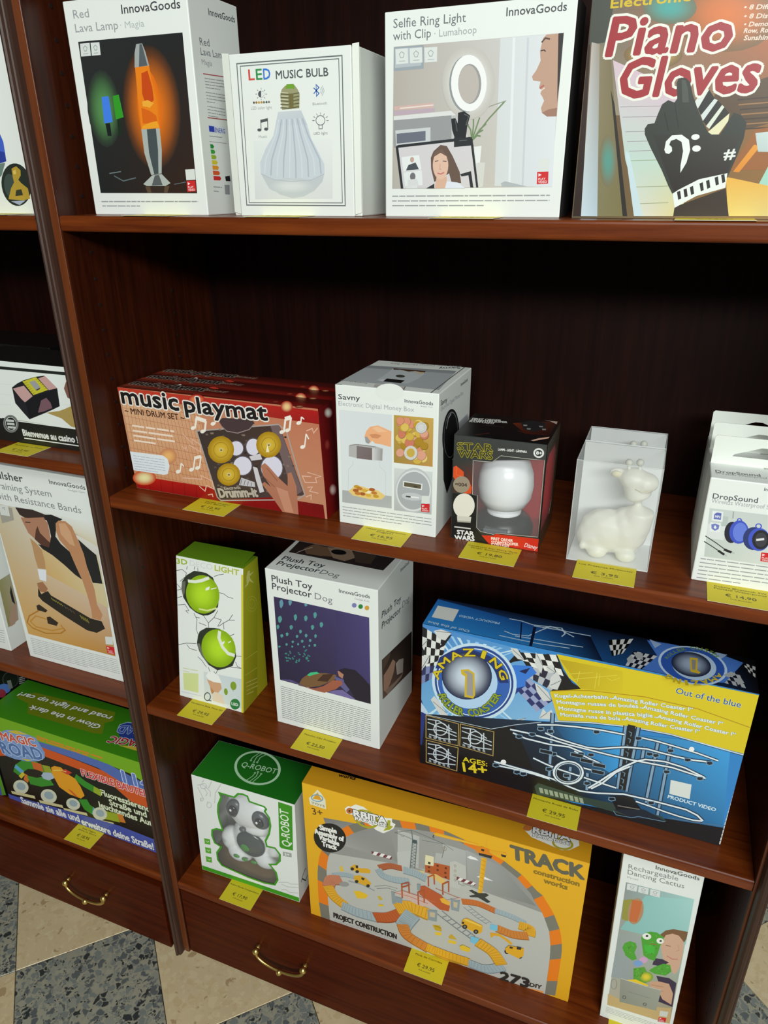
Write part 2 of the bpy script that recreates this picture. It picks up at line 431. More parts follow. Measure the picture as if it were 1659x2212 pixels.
# printed artwork: face coordinates in tenths of a millimetre from the top-left corner of each face
ART = {
 'lava': {
  'front': [
['t','InnovaGoods',(62,64,70),825,180,1618,187,84,0.012,0],
['t','Red',(150,154,158),132,177,361,178,83,0,0],
['t','Lava Lamp',(150,154,158),130,311,749,320,82,0,0],
['t','· Magia',(182,186,188),780,319,1114,321,65,0,0],
['g',[(36,40,40),(28,30,32),(48,26,14),(26,30,30)],[144,405,1612,411,1586,2037,134,2028]],
['r',(84,140,80),(37,42,40),[376,1108,248,-9,-24,409],20],
['r',(240,120,10),(40,33,26),[1072,1135,414,-10,-31,639],28],
['r',(250,150,20),(225,105,8),[1041,1118,168,-4,-19,383],20],
['p',(62,124,228),[368,980,474,974,482,1245,352,1257]],
['p',(46,150,34),[537,976,627,964,654,1201,534,1221]],
['p',(18,24,26),[369,1257,440,1256,436,1394,377,1392]],
['p',(20,40,24),[553,1222,612,1216,603,1382,542,1397]],
['p',(160,165,165),[970,479,1053,478,1083,559,1113,698,907,705,932,565]],
['p',(84,92,96),[1015,485,1048,484,1091,696,969,702]],
['p',(232,128,18),[913,705,1113,698,1131,978,1155,1332,889,1337,899,968]],
['p',(196,70,8),[991,768,1083,745,1120,915,1121,1041,1007,1117,966,971]],
['p',(246,168,52),[952,1050,1032,1038,1115,1073,1052,1118,954,1098]],
['p',(214,98,10),[929,1113,1047,1150,1127,1201,1136,1283,923,1276]],
['p',(246,158,34),[918,1302,1026,1271,1129,1258,1155,1329,897,1334]],
['p',(168,174,170),[889,1337,1155,1334,1149,1563,1106,1815,949,1831,890,1591]],
['p',(66,76,80),[969,1339,1101,1334,1095,1562,1059,1818,996,1823,959,1592]],
['p',(172,178,174),[964,1834,1105,1822,1219,1923,1141,1954,862,1952,814,1930]],
['p',(84,90,92),[1003,1835,1064,1832,1101,1946,937,1950]],
['p',(86,66,46),[838,1955,1198,1954,1157,2027,861,2027]],
['p',(50,36,28),[909,1955,1129,1953,1106,2026,920,2026]],
['s',(112,124,128),10.6,[316,1806,501,1787]],
['s',(92,104,108),12.6,[383,1833,516,1893,714,1859]],
['s',(92,104,108),8,[1269,1937,1442,1913]],
['p',(214,219,217),[167,425,311,425,301,554,156,553]],
['s',(130,135,137),5.8,[207,470,237,451,264,470,247,502,219,502],1],
['s',(150,155,157),5.9,[195,530,267,530]],
['p',(214,219,217),[324,426,453,428,446,554,315,554]],
['s',(130,135,137),5.8,[360,471,387,452,412,472,397,503,371,503],1],
['s',(150,155,157),5.8,[349,531,415,531]],
['p',(214,218,214),[1451,1778,1584,1774,1584,1889,1452,1894]],
['p',(205,34,38),[1453,1901,1578,1897,1573,2016,1449,2021]],
['p',(235,225,225),[1468,1915,1502,1929,1467,1948]],
['t','PLAY',(240,215,215),1466,1982,1544,1979,22,0.02,0],
['t','VIDEO',(240,215,215),1465,2011,1559,2007,22,0.02,0],
['l',(154,157,157),[125,2128,1587,2128,127,2179],2,0.24],
  ],
  'right': [
['t','InnovaGoods',(70,72,80),392,189,943,173,64,0.012,0],
['t','Red',(120,122,130),163,512,356,499,72,0,0],
['t','Lava Lamp',(120,122,130),161,605,651,584,70,0,0],
['t','Magia',(160,162,168),164,698,371,691,53,0,0],
['s',(170,60,70),9.5,[171,789,642,770]],
['s',(170,60,70),9.8,[176,1229,587,1226]],
['l',(154,154,158),[188,831,611,816,193,923],4,0.24],
['l',(154,154,158),[190,970,585,965,194,1065],4,0.24],
['l',(154,154,158),[192,1112,558,1115,196,1208],4,0.24],
['p',(222,226,232),[169,1303,556,1302,552,1383,170,1381]],
['p',(44,66,176),[183,1312,296,1313,295,1374,184,1374]],
['t','ENERG',(60,80,176),305,1373,519,1375,47,0.02,0],
['s',(150,150,156),7.4,[179,1420,443,1422]],
['s',(150,150,156),5,[168,1478,535,1482]],
['p',(40,140,60),[176,1505,234,1508,257,1528,233,1551,178,1550]],
['p',(60,160,60),[177,1562,249,1564,271,1585,247,1607,179,1607]],
['p',(150,180,50),[178,1618,263,1620,286,1641,262,1664,180,1663]],
['p',(215,200,50),[179,1675,278,1677,301,1699,276,1721,181,1720]],
['p',(230,150,40),[180,1732,292,1735,316,1756,291,1779,182,1778]],
['p',(215,90,40),[181,1790,307,1793,331,1815,306,1837,183,1836]],
['p',(205,40,40),[182,1848,322,1851,346,1873,321,1896,183,1894]],
['p',(34,34,38),[436,1851,543,1841,550,1903,445,1901]],
['l',(161,161,166),[164,1966,345,1975,162,2013],2,0.24],
['p',(150,150,156),[406,1943,518,1943,506,2055,401,2051]],
  ],
 },
 'bulb': {
  'front': [
['s',(104,110,112),12,[98,91,1363,89,1356,1518,85,1513],1],
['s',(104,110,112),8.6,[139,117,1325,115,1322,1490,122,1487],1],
['t','L',(205,70,62),236,254,311,254,99,0.02,0],
['t','E',(52,140,76),331,255,405,254,99,0.02,0],
['t','D',(58,118,208),421,255,506,255,99,0.02,0],
['t','MUSIC BULB',(78,86,88),575,260,1200,262,75,0.018,0],
['g',[(222,226,226),(224,228,226),(214,216,216),(208,212,214)],[241,843,1226,853,1203,1444,205,1450]],
['p',(152,150,112),[682,326,792,323,831,368,851,410,839,545,627,552,614,414,637,359]],
['p',(106,158,42),[698,315,785,315,794,358,683,355]],
['s',(92,90,62),10.2,[618,402,729,412,848,401]],
['s',(208,206,180),6.8,[631,388,711,398]],
['s',(92,90,62),10.2,[616,435,727,444,846,433]],
['s',(208,206,180),6.8,[629,421,709,430]],
['s',(92,90,62),10.3,[614,467,725,476,844,465]],
['s',(208,206,180),6.8,[626,453,707,462]],
['s',(92,90,62),10.3,[611,500,723,509,842,498]],
['s',(208,206,180),6.8,[624,486,704,495]],
['s',(92,90,62),10.3,[609,533,720,542,840,530]],
['s',(208,206,180),6.9,[621,518,702,528]],
['p',(112,104,60),[720,404,777,404,769,539,717,540]],
['g',[(200,206,212),(196,202,208),(186,194,204),(192,200,208)],[575,571,860,566,928,709,534,697]],
['p',(196,204,212),[534,697,928,709,971,847,1050,979,1115,1096,1115,1189,949,1251,691,1264,471,1246,304,1179,306,1067,391,925,498,803]],
['p',(190,196,200),[308,1183,471,1243,691,1264,949,1251,1111,1189,1088,1268,982,1363,841,1424,700,1440,540,1403,384,1311]],
['r',(212,216,218),(190,196,200),[688,1313,301,2,-5,81],20],
['s',(176,184,192),7.4,[308,1183,471,1246,691,1268,949,1254,1111,1193]],
['s',(206,213,220),15.6,[581,645,530,789,382,1036,353,1183]],
['s',(172,181,191),15.6,[613,645,575,790,460,1037,434,1202]],
['s',(206,213,220),15.6,[646,644,620,791,536,1039,514,1216]],
['s',(172,181,191),15.5,[678,644,665,792,613,1040,595,1226]],
['s',(206,213,220),15.5,[711,644,709,794,689,1042,675,1231]],
['s',(172,181,191),15.5,[743,644,754,795,764,1043,755,1232]],
['s',(206,213,220),15.4,[775,644,798,796,839,1044,835,1229]],
['s',(172,181,191),15.4,[807,643,842,797,914,1046,915,1221]],
['s',(206,213,220),15.4,[839,643,885,799,988,1047,994,1209]],
['s',(172,181,191),15.3,[871,643,929,800,1062,1048,1072,1192]],
['e',(80,84,86),[378,392,39,2,-3,33],20],
['p',(222,226,226),[381,359,411,375,417,396,403,417,375,424]],
['s',(90,94,96),5.2,[431,394,448,395]],
['s',(90,94,96),5.2,[412,424,424,435]],
['s',(90,94,96),5.2,[374,435,373,450]],
['s',(90,94,96),5.2,[337,421,324,431]],
['s',(90,94,96),5.2,[325,389,307,389]],
['s',(90,94,96),5.2,[343,360,331,349]],
['s',(90,94,96),5.2,[381,349,383,334]],
['s',(90,94,96),5.2,[418,363,431,353]],
['e',(90,90,80),[279,470,14,1,-1,12],8],
['e',(150,110,60),[311,470,14,1,-1,12],8],
['e',(190,150,60),[343,471,14,1,-1,12],8],
['e',(180,140,70),[375,471,14,1,-1,12],8],
['e',(110,110,100),[406,472,14,1,-1,12],8],
['e',(90,92,90),[438,472,14,1,-1,12],8],
['e',(120,120,110),[469,472,14,1,-1,12],8],
['t','LED color light',(160,164,164),237,537,501,538,29,0,0],
['t','Bluetooth',(150,154,154),1003,525,1174,523,26,0,0],
['t','Music',(160,164,164),312,820,417,816,26,0,0],
['t','LED light',(150,154,154),1003,808,1170,804,27,0,0],
['s',(50,100,180),9.9,[1022,362,1083,417,1052,442,1053,335,1085,362,1020,417]],
['s',(150,160,170),4.9,[1102,371,1111,392,1100,413]],
['s',(150,160,170),4.9,[1113,358,1128,393,1110,427]],
['s',(150,160,170),4.9,[1125,345,1146,394,1120,441]],
['e',(80,84,86),[325,739,26,1,-1,15],20],
['e',(80,84,86),[412,733,26,1,-1,15],20],
['s',(80,84,86),8.9,[347,740,352,639]],
['s',(80,84,86),8.8,[434,733,438,629]],
['p',(80,84,86),[346,641,443,626,440,654,345,669]],
['o',(100,104,106),6.7,[1089,670,54,2,-2,45],24],
['s',(100,104,106),6.8,[1068,714,1067,750,1108,751,1110,715]],
['s',(100,104,106),5.1,[1018,670,991,669]],
['s',(100,104,106),5.1,[1029,642,1007,631]],
['s',(100,104,106),5,[1056,623,1044,604]],
['s',(100,104,106),5,[1092,616,1093,596]],
['s',(100,104,106),5,[1127,625,1141,608]],
['s',(100,104,106),5,[1152,647,1175,637]],
['s',(100,104,106),5,[1160,675,1186,676]],
  ],
 },
 'ring': {
  'front': [
['t','Selfie Ring Light',(108,113,118),95,140,841,141,76,0,0],
['t','with Clip',(108,113,118),92,244,490,242,74,0,0],
['t','· Lumahoop',(160,164,168),526,245,951,239,60,0,0],
['t','InnovaGoods',(76,80,84),1233,124,1792,122,67,0.014,0],
['g',[(176,168,160),(206,206,206),(200,196,190),(178,172,164)],[99,299,1786,291,1780,1593,80,1599]],
['g',[(208,212,214),(214,218,222),(216,220,226),(206,210,212)],[1187,297,1750,293,1795,1593,1205,1579]],
['s',(196,200,206),19.2,[1453,308,1495,1574]],
['s',(222,226,230),24.9,[1319,299,1359,1573]],
['p',(150,160,168),[102,302,417,303,420,505,98,509]],
['p',(176,184,190),[115,316,391,317,393,476,112,483]],
['p',(204,172,166),[102,823,529,804,530,851,102,857]],
['p',(226,214,206),[167,837,529,821,530,832,167,849]],
['p',(184,164,178),[102,866,544,855,544,888,102,906]],
['p',(216,216,216),[98,911,837,880,839,924,98,949]],
['p',(148,150,152),[98,949,724,925,732,1160,98,1203]],
['p',(198,202,204),[116,1043,502,1026,505,1155,125,1182]],
['p',(104,108,122),[130,1074,450,1057,452,1146,133,1167]],
['p',(186,188,186),[724,928,790,924,815,1591,747,1591]],
['p',(206,206,202),[790,924,1038,1360,1095,1361,1083,1586,1033,1593]],
['s',(112,134,96),13.7,[947,1159,991,1032,1018,955]],
['s',(112,134,96),13.7,[947,1159,1026,1060,1088,1013]],
['s',(112,134,96),13.7,[947,1159,1012,1088,1059,1067]],
['s',(112,134,96),13.7,[947,1159,1000,1115,1036,1122]],
['s',(112,134,96),13.7,[947,1159,1116,965,1263,826]],
['s',(112,134,96),13.7,[947,1159,958,1022,953,936]],
['s',(112,134,96),13.7,[947,1159,931,1063,898,1017]],
['s',(112,134,96),13.7,[947,1159,947,1134,930,1158]],
['s',(150,156,140),7.4,[1077,873,1170,847,1278,820]],
['p',(226,228,228),[972,1216,1050,1209,1041,1360,999,1368]],
['r',(246,248,244),(190,186,180),[889,656,271,13,14,314],28],
['e',(140,146,148),[870,662,179,9,10,244],30],
['e',(238,243,238),[892,656,182,9,11,243],30],
['e',(150,150,148),[902,661,118,6,8,171],28],
['e',(184,176,170),[891,663,105,5,7,163],28],
['p',(30,32,36),[722,956,766,952,793,1000,792,906,854,894,920,935,895,1017,883,1129,937,1133,969,1209,759,1211,764,1126,735,1054]],
['s',(90,94,98),7.5,[855,919,904,941,878,1017,907,1011]],
['s',(86,90,94),7.6,[767,971,789,1070]],
['p',(38,41,45),[121,1196,151,1179,929,1125,954,1145,1036,1593,181,1598]],
['p',(206,202,206),[151,1206,930,1151,1013,1593,209,1597]],
['p',(38,41,45),[758,1126,945,1128,965,1202,761,1214]],
['s',(110,114,118),4.6,[815,1158,897,1152]],
['p',(40,42,46),[835,1466,951,1438,983,1593,950,1592,925,1477,853,1488]],
['p',(100,80,70),[541,1247,616,1190,684,1202,750,1297,830,1444,851,1550,745,1539,717,1457,557,1537,519,1410,513,1307]],
['p',(212,172,150),[581,1485,692,1487,703,1598,562,1599]],
['e',(218,182,162),[621,1379,85,1,4,135],22],
['p',(112,88,76),[534,1308,567,1243,637,1230,704,1311,715,1384,683,1296,618,1263,559,1293]],
['p',(216,221,234),[694,1531,813,1544,896,1599,675,1598]],
['p',(46,48,52),[468,1598,557,1552,558,1599]],
['s',(84,60,54),7.9,[559,1343,596,1335]],
['s',(84,60,54),7.9,[644,1339,685,1345]],
['s',(196,108,108),11.2,[589,1453,623,1462,664,1448]],
['s',(196,150,130),6.3,[617,1368,612,1415,632,1418]],
['p',(224,228,228),[187,1295,382,1278,412,1418,208,1433]],
['p',(70,76,82),[237,1424,266,1371,345,1348,384,1414]],
['e',(190,160,146),[306,1321,23,0,0,27],10],
['p',(222,226,226),[210,1442,416,1424,428,1566,227,1579]],
['e',(110,110,112),[315,1482,32,0,0,39],10],
['p',(210,212,214),[259,1512,364,1504,383,1566,259,1573]],
['p',(214,218,218),[231,1585,365,1570,366,1598,234,1597]],
['p',(186,150,130),[1625,296,1780,295,1780,973,1687,971,1635,937,1623,894,1648,836,1627,799,1607,775,1616,747,1590,720,1601,674,1529,662,1514,628,1552,579,1587,504,1575,428,1583,379,1595,323]],
['p',(156,116,100),[1635,937,1687,971,1780,973,1779,900,1696,910]],
['p',(52,46,46),[1734,295,1783,294,1782,680,1775,861,1750,526]],
['s',(86,62,54),13.6,[1584,356,1616,324,1660,334]],
['s',(60,46,44),9.6,[1580,423,1612,418,1628,431]],
['s',(176,98,92),14.1,[1597,730,1637,705]],
['s',(230,220,214),7,[1611,749,1645,727]],
['p',(172,178,182),[1269,1554,1312,1537,1536,1585,1283,1590]],
['p',(214,219,217),[115,320,249,319,255,449,124,451]],
['s',(130,135,137),4.5,[158,365,184,345,211,364,200,397,173,397],1],
['s',(150,155,157),4.6,[155,427,221,426]],
['p',(214,219,217),[269,323,401,321,406,450,275,450]],
['s',(130,135,137),4.5,[311,367,336,347,363,367,352,399,325,399],1],
['s',(150,155,157),4.5,[307,427,372,427]],
['p',(214,219,217),[422,325,557,327,558,452,429,452]],
['s',(130,135,137),4.4,[464,370,490,351,518,370,505,402,479,401],1],
['s',(150,155,157),4.5,[460,429,526,429]],
['p',(214,218,214),[1645,1340,1743,1337,1746,1442,1644,1445]],
['p',(205,34,38),[1632,1454,1744,1452,1750,1563,1637,1568]],
['p',(235,225,225),[1646,1468,1678,1481,1648,1499]],
['t','PLAY',(240,215,215),1649,1531,1720,1528,20,0.02,0],
['t','VIDEO',(240,215,215),1650,1558,1736,1555,21,0.02,0],
['l',(152,155,157),[80,1673,1778,1669,80,1767],3,0.24],
  ],
 },
 'glove': {
  'front': [
['g',[(108,70,44),(150,70,34),(150,110,50),(96,84,60)],[3,3,2397,3,2397,2697,3,2697]],
['g',[(92,94,82),(196,96,40),(120,86,52),(150,140,120)],[48,845,1672,941,1861,1858,156,1797]],
['r',(212,112,44),(120,92,62),[1141,1070,429,32,49,279],20],
['r',(64,160,154),(104,108,86),[674,988,224,17,18,123],20],
['r',(206,166,86),(120,98,66),[585,1337,253,15,15,109],20],
['p',(44,28,22),[4,873,7,879,94,2684,13,2684]],
['p',(66,70,62),[4,841,204,857,169,1212,13,1222]],
['g',[(180,172,166),(150,140,126),(176,196,206),(196,212,220)],[34,1204,108,1223,251,2681,92,2681]],
['g',[(134,122,98),(120,108,78),(120,112,70),(126,120,84)],[108,1223,218,1325,500,2679,251,2681]],
['r',(84,150,138),(122,112,82),[296,2192,84,1,28,233],20],
['p',(40,36,32),[250,1591,300,1718,536,2679,492,2679]],
['g',[(208,184,196),(206,176,196),(184,206,190),(186,208,200)],[240,1356,844,1618,976,2193,455,2184]],
['g',[(186,208,200),(184,206,190),(214,198,120),(214,214,200)],[455,2184,976,2193,1051,2676,669,2678]],
['s',(150,140,150),4.4,[352,1736,775,1744]],
['s',(150,140,150),4.5,[381,1821,787,1827]],
['s',(150,140,150),4.5,[423,1944,805,1947]],
['s',(150,140,150),4.5,[451,2026,817,2027]],
['s',(150,140,150),4.5,[479,2108,829,2107]],
['s',(140,150,110),4.6,[507,2190,841,2187]],
['s',(140,150,110),4.6,[585,2419,874,2412]],
['s',(140,150,110),4.7,[635,2566,895,2557]],
['p',(196,216,222),[445,2107,483,2129,679,2678,598,2678]],
['p',(86,66,46),[1152,1672,1785,1491,1861,1858,1474,1955,1188,1885]],
['s',(60,46,34),10.3,[1348,1720,1829,1702]],
['s',(150,110,70),10.3,[1365,1759,1837,1741]],
['s',(60,46,34),10.3,[1383,1797,1845,1780]],
['s',(150,110,70),10.4,[1400,1836,1853,1819]],
['s',(60,46,34),10.4,[1417,1875,1861,1858]],
['s',(150,110,70),10.4,[1435,1913,1869,1898]],
['s',(60,46,34),10.4,[1452,1952,1877,1938]],
['p',(150,92,44),[1385,2285,1536,1957,1873,1918,1948,2282]],
['g',[(222,150,44),(226,150,52),(216,132,34),(214,134,36)],[1549,2079,1603,2091,1465,2303,1415,2296]],
['g',[(190,206,204),(206,214,210),(196,204,200),(180,196,196)],[1542,1987,1881,1958,1921,2149,1591,2137]],
['p',(160,206,190),[1606,2527,1696,2258,1861,1858,1948,2282,1657,2546]],
['g',[(226,172,66),(222,180,90),(218,200,130),(218,196,110)],[1362,2338,1987,2470,2028,2670,1437,2673]],
['t','Electronic',(206,178,32),172,954,835,950,69,0.03,0],
['t','• 8 Different Keys',(226,206,190),1275,1047,1767,1075,33,0.03,0.15],
['t','• 8 Distinct Sounds',(226,206,190),1287,1112,1808,1141,33,0.03,0.15],
['t','• Demo Music:',(226,206,190),1297,1171,1657,1187,33,0.03,0.15],
['t','Row, Row, Row',(226,206,190),1306,1218,1667,1233,33,0.03,0.15],
['t','Sunshine Day',(226,206,190),1316,1271,1650,1283,34,0.03,0.15],
['p',(214,220,216),[995,1726,1058,1616,1102,1630,1032,1776]],
['p',(36,38,36),[1032,1776,1102,1630,1162,1703,1066,1830]],
['p',(206,214,212),[1066,1830,1157,1704,1188,1716,1090,1877]],
['p',(36,38,36),[1090,1877,1188,1716,1231,1757,1129,1919]],
['p',(214,220,206),[1124,1919,1229,1755,1251,1772,1154,1941]],
['p',(38,38,34),[1154,1941,1251,1772,1299,1822,1177,1982]],
['p',(222,218,180),[1148,1966,1302,1822,1302,1884,1223,2017]],
['t','Piano',(158,42,50),174,1319,1202,1329,288,0.028,0.12,((228,228,218),0.075)],
['t','Gloves',(158,42,50),314,1658,1470,1659,298,0.028,0.12,((228,228,218),0.075)],
['p',(48,52,47),[856,1525,897,1533,932,1563,972,1664,1024,1767,1091,1882,1148,1966,1234,2022,1289,1919,1335,1819,1401,1842,1456,1904,1455,2026,1427,2159,1375,2349,932,2498,873,2409,797,2277,666,2079,603,1971,595,1923,617,1887,675,1880,695,1806,720,1730,768,1698,824,1719,844,1689,820,1567,831,1533]],
['g',[(44,46,42),(52,50,44),(40,32,28),(38,30,26)],[674,1973,1418,1994,1367,2338,935,2476]],
['p',(70,76,70),[859,1541,892,1547,925,1622,947,1724,892,1721]],
['s',(30,32,30),8.7,[750,1798,784,1882,805,1945]],
['s',(30,32,30),6.4,[826,1719,858,1822,891,1927]],
['p',(50,38,30),[958,2594,1377,2435,1445,2673,957,2676]],
['p',(226,232,230),[922,2478,970,2445,1135,2357,1370,2308,1374,2430,1136,2499,959,2602]],
['p',(34,32,30),[959,2464,986,2453,1006,2522,981,2533]],
['p',(34,32,30),[1013,2443,1040,2433,1060,2501,1034,2512]],
['p',(34,32,30),[1066,2423,1093,2412,1113,2480,1088,2491]],
['p',(34,32,30),[1145,2392,1172,2381,1192,2449,1168,2460]],
['p',(34,32,30),[1198,2371,1225,2361,1245,2428,1220,2439]],
['p',(34,32,30),[1267,2344,1294,2334,1314,2401,1289,2411]],
['p',(34,32,30),[1319,2324,1345,2314,1365,2381,1341,2391]],
['p',(228,234,230),[794,2104,798,2034,842,1986,927,1982,996,2026,1020,2109,1004,2215,964,2301,956,2236,960,2118,935,2041,886,2015,840,2030,831,2062,857,2084,864,2116,840,2139,810,2132]],
['e',(228,234,230),[1048,2004,35,-4,7,23],20],
['e',(228,234,230),[1072,2099,36,-4,8,26],20],
['t','#',(222,226,222),1317,2191,1410,2184,81,0.03,0],
  ],
 },
 'bust': {
  'front': [
['p',(64,96,196),[1626,1449,1689,1535,1720,1630,1705,1857,1487,1899]],
['p',(40,60,150),[1544,1717,1707,1751,1705,1857,1487,1899]],
['p',(104,128,118),[1489,1894,1681,1872,1572,2025,1424,2107]],
['e',(36,44,38),[1796,2141,264,-23,-21,257],28],
['e',(60,74,70),[1687,2151,108,-9,-13,145],20],
['p',(176,146,52),[1770,1945,1860,1918,1921,1967,1906,2029,1851,2079,1892,2121,1987,2184,1993,2309,1863,2330,1608,2315,1693,2182,1767,2110,1763,2048]],
['p',(52,56,40),[1778,2204,1872,2194,1881,2267,1742,2277]],
['p',(214,186,96),[1784,1976,1834,1956,1835,2007,1787,2017]],
['p',(160,170,190),[1647,2341,1909,2330,1786,2388]],
  ],
 },
 'music': {
  'front': [
['g',[(190,134,100),(186,110,82),(190,136,104),(204,148,110)],[3,3,3182,3,3182,1543,3,1543]],
['g',[(214,172,134),(206,154,118),(206,150,110),(204,148,104)],[28,120,1348,241,1389,1395,15,1293]],
['g',[(190,60,40),(170,22,22),(150,20,20),(176,66,46)],[4,4,3181,30,3181,206,4,122]],
['g',[(190,30,20),(110,14,16),(120,14,16),(150,14,14)],[4,1342,3140,1339,3149,1543,4,1541]],
['s',(162,98,72),4.9,[36,140,18,1339]],
['s',(162,98,72),4.9,[99,145,87,1338]],
['s',(162,98,72),4.8,[162,149,156,1338]],
['s',(162,98,72),4.8,[225,154,225,1338]],
['s',(162,98,72),4.8,[287,159,294,1338]],
['s',(162,98,72),4.8,[349,163,362,1337]],
['s',(162,98,72),4.8,[411,168,430,1337]],
['s',(162,98,72),4.8,[473,172,497,1337]],
['s',(162,98,72),4.7,[534,177,565,1337]],
['s',(162,98,72),4.7,[596,181,632,1336]],
['s',(162,98,72),4.7,[657,186,699,1336]],
['s',(162,98,72),4.7,[718,190,765,1336]],
['s',(162,98,72),4.7,[778,195,831,1336]],
['s',(162,98,72),4.7,[838,199,897,1335]],
['s',(162,98,72),4.7,[899,204,963,1335]],
['s',(162,98,72),4.6,[959,208,1028,1335]],
['s',(162,98,72),4.6,[1018,213,1093,1335]],
['s',(162,98,72),4.6,[1078,217,1158,1334]],
['s',(162,98,72),4.6,[1137,222,1223,1334]],
['s',(162,98,72),4.6,[1196,226,1287,1334]],
['s',(162,98,72),4.6,[1255,230,1351,1334]],
['s',(162,98,72),4.6,[1313,235,1415,1333]],
['s',(170,104,76),4.9,[39,182,1340,283]],
['s',(170,104,76),4.9,[36,300,1348,398]],
['s',(170,104,76),5,[34,418,1357,514]],
['s',(170,104,76),5,[32,538,1365,631]],
['s',(170,104,76),5,[30,659,1373,749]],
['s',(170,104,76),5.1,[27,781,1381,868]],
['s',(170,104,76),5.1,[25,904,1390,989]],
['s',(170,104,76),5.1,[22,1029,1398,1110]],
['s',(170,104,76),5.2,[20,1154,1407,1232]],
['s',(170,104,76),5.2,[18,1281,1416,1356]],
['s',(110,12,14),5.2,[41,1354,29,1543]],
['s',(110,12,14),5.2,[259,1354,243,1543]],
['s',(110,12,14),5.1,[473,1354,453,1543]],
['s',(110,12,14),5.1,[685,1354,661,1543]],
['s',(110,12,14),5,[894,1354,866,1543]],
['s',(110,12,14),4.9,[1100,1354,1068,1543]],
['s',(110,12,14),4.9,[1303,1354,1268,1543]],
['s',(110,12,14),4.8,[1504,1354,1465,1543]],
['s',(110,12,14),4.8,[1702,1354,1660,1543]],
['s',(110,12,14),4.7,[1897,1354,1853,1543]],
['s',(110,12,14),4.7,[2090,1354,2042,1543]],
['s',(110,12,14),4.6,[2281,1354,2230,1543]],
['s',(110,12,14),4.6,[2469,1354,2415,1543]],
['s',(110,12,14),4.5,[2654,1354,2598,1543]],
['s',(110,12,14),4.5,[2838,1354,2779,1543]],
['s',(110,12,14),4.4,[3019,1354,2958,1543]],
['r',(255,232,170),(200,70,30),[178,1358,219,-30,-27,124],20],
['r',(246,200,140),(160,30,24),[2732,19,90,-9,-9,78],20],
['r',(240,180,110),(196,130,90),[686,956,156,-20,-25,125],20],
['r',(240,140,90),(170,30,24),[1333,59,144,-14,-13,74],20],
['g',[(60,50,46),(70,52,46),(78,60,58),(70,58,52)],[1257,511,2590,272,2865,1243,1442,1523]],
['s',(168,158,152),18.6,[1257,511,2579,273,2689,351,2873,1231,2734,1322,1491,1524,1435,1479],1],
['p',(112,92,92),[2455,307,2589,282,2838,1183,2693,1290,2606,879]],
['p',(92,76,70),[1663,528,1702,518,1707,542,1671,550]],
['p',(110,94,84),[1981,480,2019,470,2024,494,1989,502]],
['p',(110,94,84),[2000,1249,2039,1237,2045,1262,2008,1272]],
['p',(46,38,36),[1703,926,1743,915,1748,940,1711,949]],
['p',(46,38,36),[2482,1094,2519,1082,2525,1107,2490,1116]],
['p',(46,38,36),[1748,1294,1788,1282,1793,1308,1756,1317]],
['p',(46,38,36),[2408,524,2445,513,2451,537,2417,545]],
['p',(46,38,36),[1841,1223,1881,1211,1887,1236,1850,1246]],
['p',(92,76,70),[1528,1015,1569,1003,1574,1029,1537,1038]],
['p',(92,76,70),[2029,554,2067,543,2072,568,2037,576]],
['p',(46,38,36),[1839,1298,1879,1285,1885,1311,1848,1321]],
['p',(46,38,36),[1378,737,1418,726,1423,751,1386,759]],
['p',(92,76,70),[2518,795,2555,784,2561,808,2526,816]],
['p',(92,76,70),[1937,666,1976,655,1981,679,1945,688]],
['p',(110,94,84),[1590,724,1629,712,1635,737,1598,746]],
['p',(46,38,36),[1501,882,1542,871,1547,896,1510,905]],
['p',(46,38,36),[2115,977,2153,965,2159,990,2123,999]],
['p',(110,94,84),[1617,1068,1658,1056,1663,1081,1626,1091]],
['p',(92,76,70),[1910,591,1949,580,1954,604,1919,613]],
['p',(46,38,36),[1751,751,1790,740,1796,764,1759,773]],
['p',(46,38,36),[2198,553,2235,543,2241,567,2206,575]],
['p',(132,112,100),[1476,512,1515,501,1521,525,1484,534]],
['p',(132,112,100),[1784,959,1824,947,1829,972,1793,981]],
['p',(46,38,36),[1622,1319,1662,1307,1668,1333,1630,1343]],
['p',(110,94,84),[1948,441,1986,431,1992,455,1956,463]],
['p',(46,38,36),[2651,1189,2688,1178,2694,1202,2660,1212]],
['p',(132,112,100),[1392,732,1433,721,1438,746,1401,755]],
['p',(110,94,84),[2410,719,2447,708,2453,732,2419,741]],
['p',(92,76,70),[1751,599,1790,588,1796,613,1759,621]],
['p',(132,112,100),[1757,652,1796,641,1802,666,1766,674]],
['p',(110,94,84),[1776,430,1815,420,1820,444,1784,452]],
['p',(46,38,36),[1989,730,2027,719,2033,744,1997,752]],
['p',(92,76,70),[2716,826,2752,815,2758,839,2724,848]],
['p',(132,112,100),[2672,699,2709,688,2715,712,2681,720]],
['p',(132,112,100),[1493,510,1532,499,1538,524,1501,532]],
['p',(110,94,84),[2265,1261,2303,1249,2309,1274,2274,1283]],
['p',(46,38,36),[2141,912,2179,901,2185,926,2149,934]],
['p',(46,38,36),[2643,433,2679,423,2685,446,2652,454]],
['p',(132,112,100),[2408,718,2445,708,2451,732,2416,740]],
['p',(92,76,70),[2001,616,2039,605,2045,629,2009,638]],
['p',(92,76,70),[2016,593,2054,582,2060,606,2025,615]],
['p',(132,112,100),[1789,1251,1829,1239,1834,1265,1797,1274]],
['p',(46,38,36),[1998,426,2036,415,2041,439,2006,447]],
['p',(132,112,100),[1744,911,1783,899,1789,924,1752,933]],
['p',(46,38,36),[1925,643,1963,632,1969,656,1933,665]],
['p',(110,94,84),[1523,1327,1564,1315,1569,1341,1531,1351]],
['p',(110,94,84),[2680,679,2716,668,2722,692,2688,700]],
['p',(132,112,100),[2001,480,2039,470,2045,494,2009,502]],
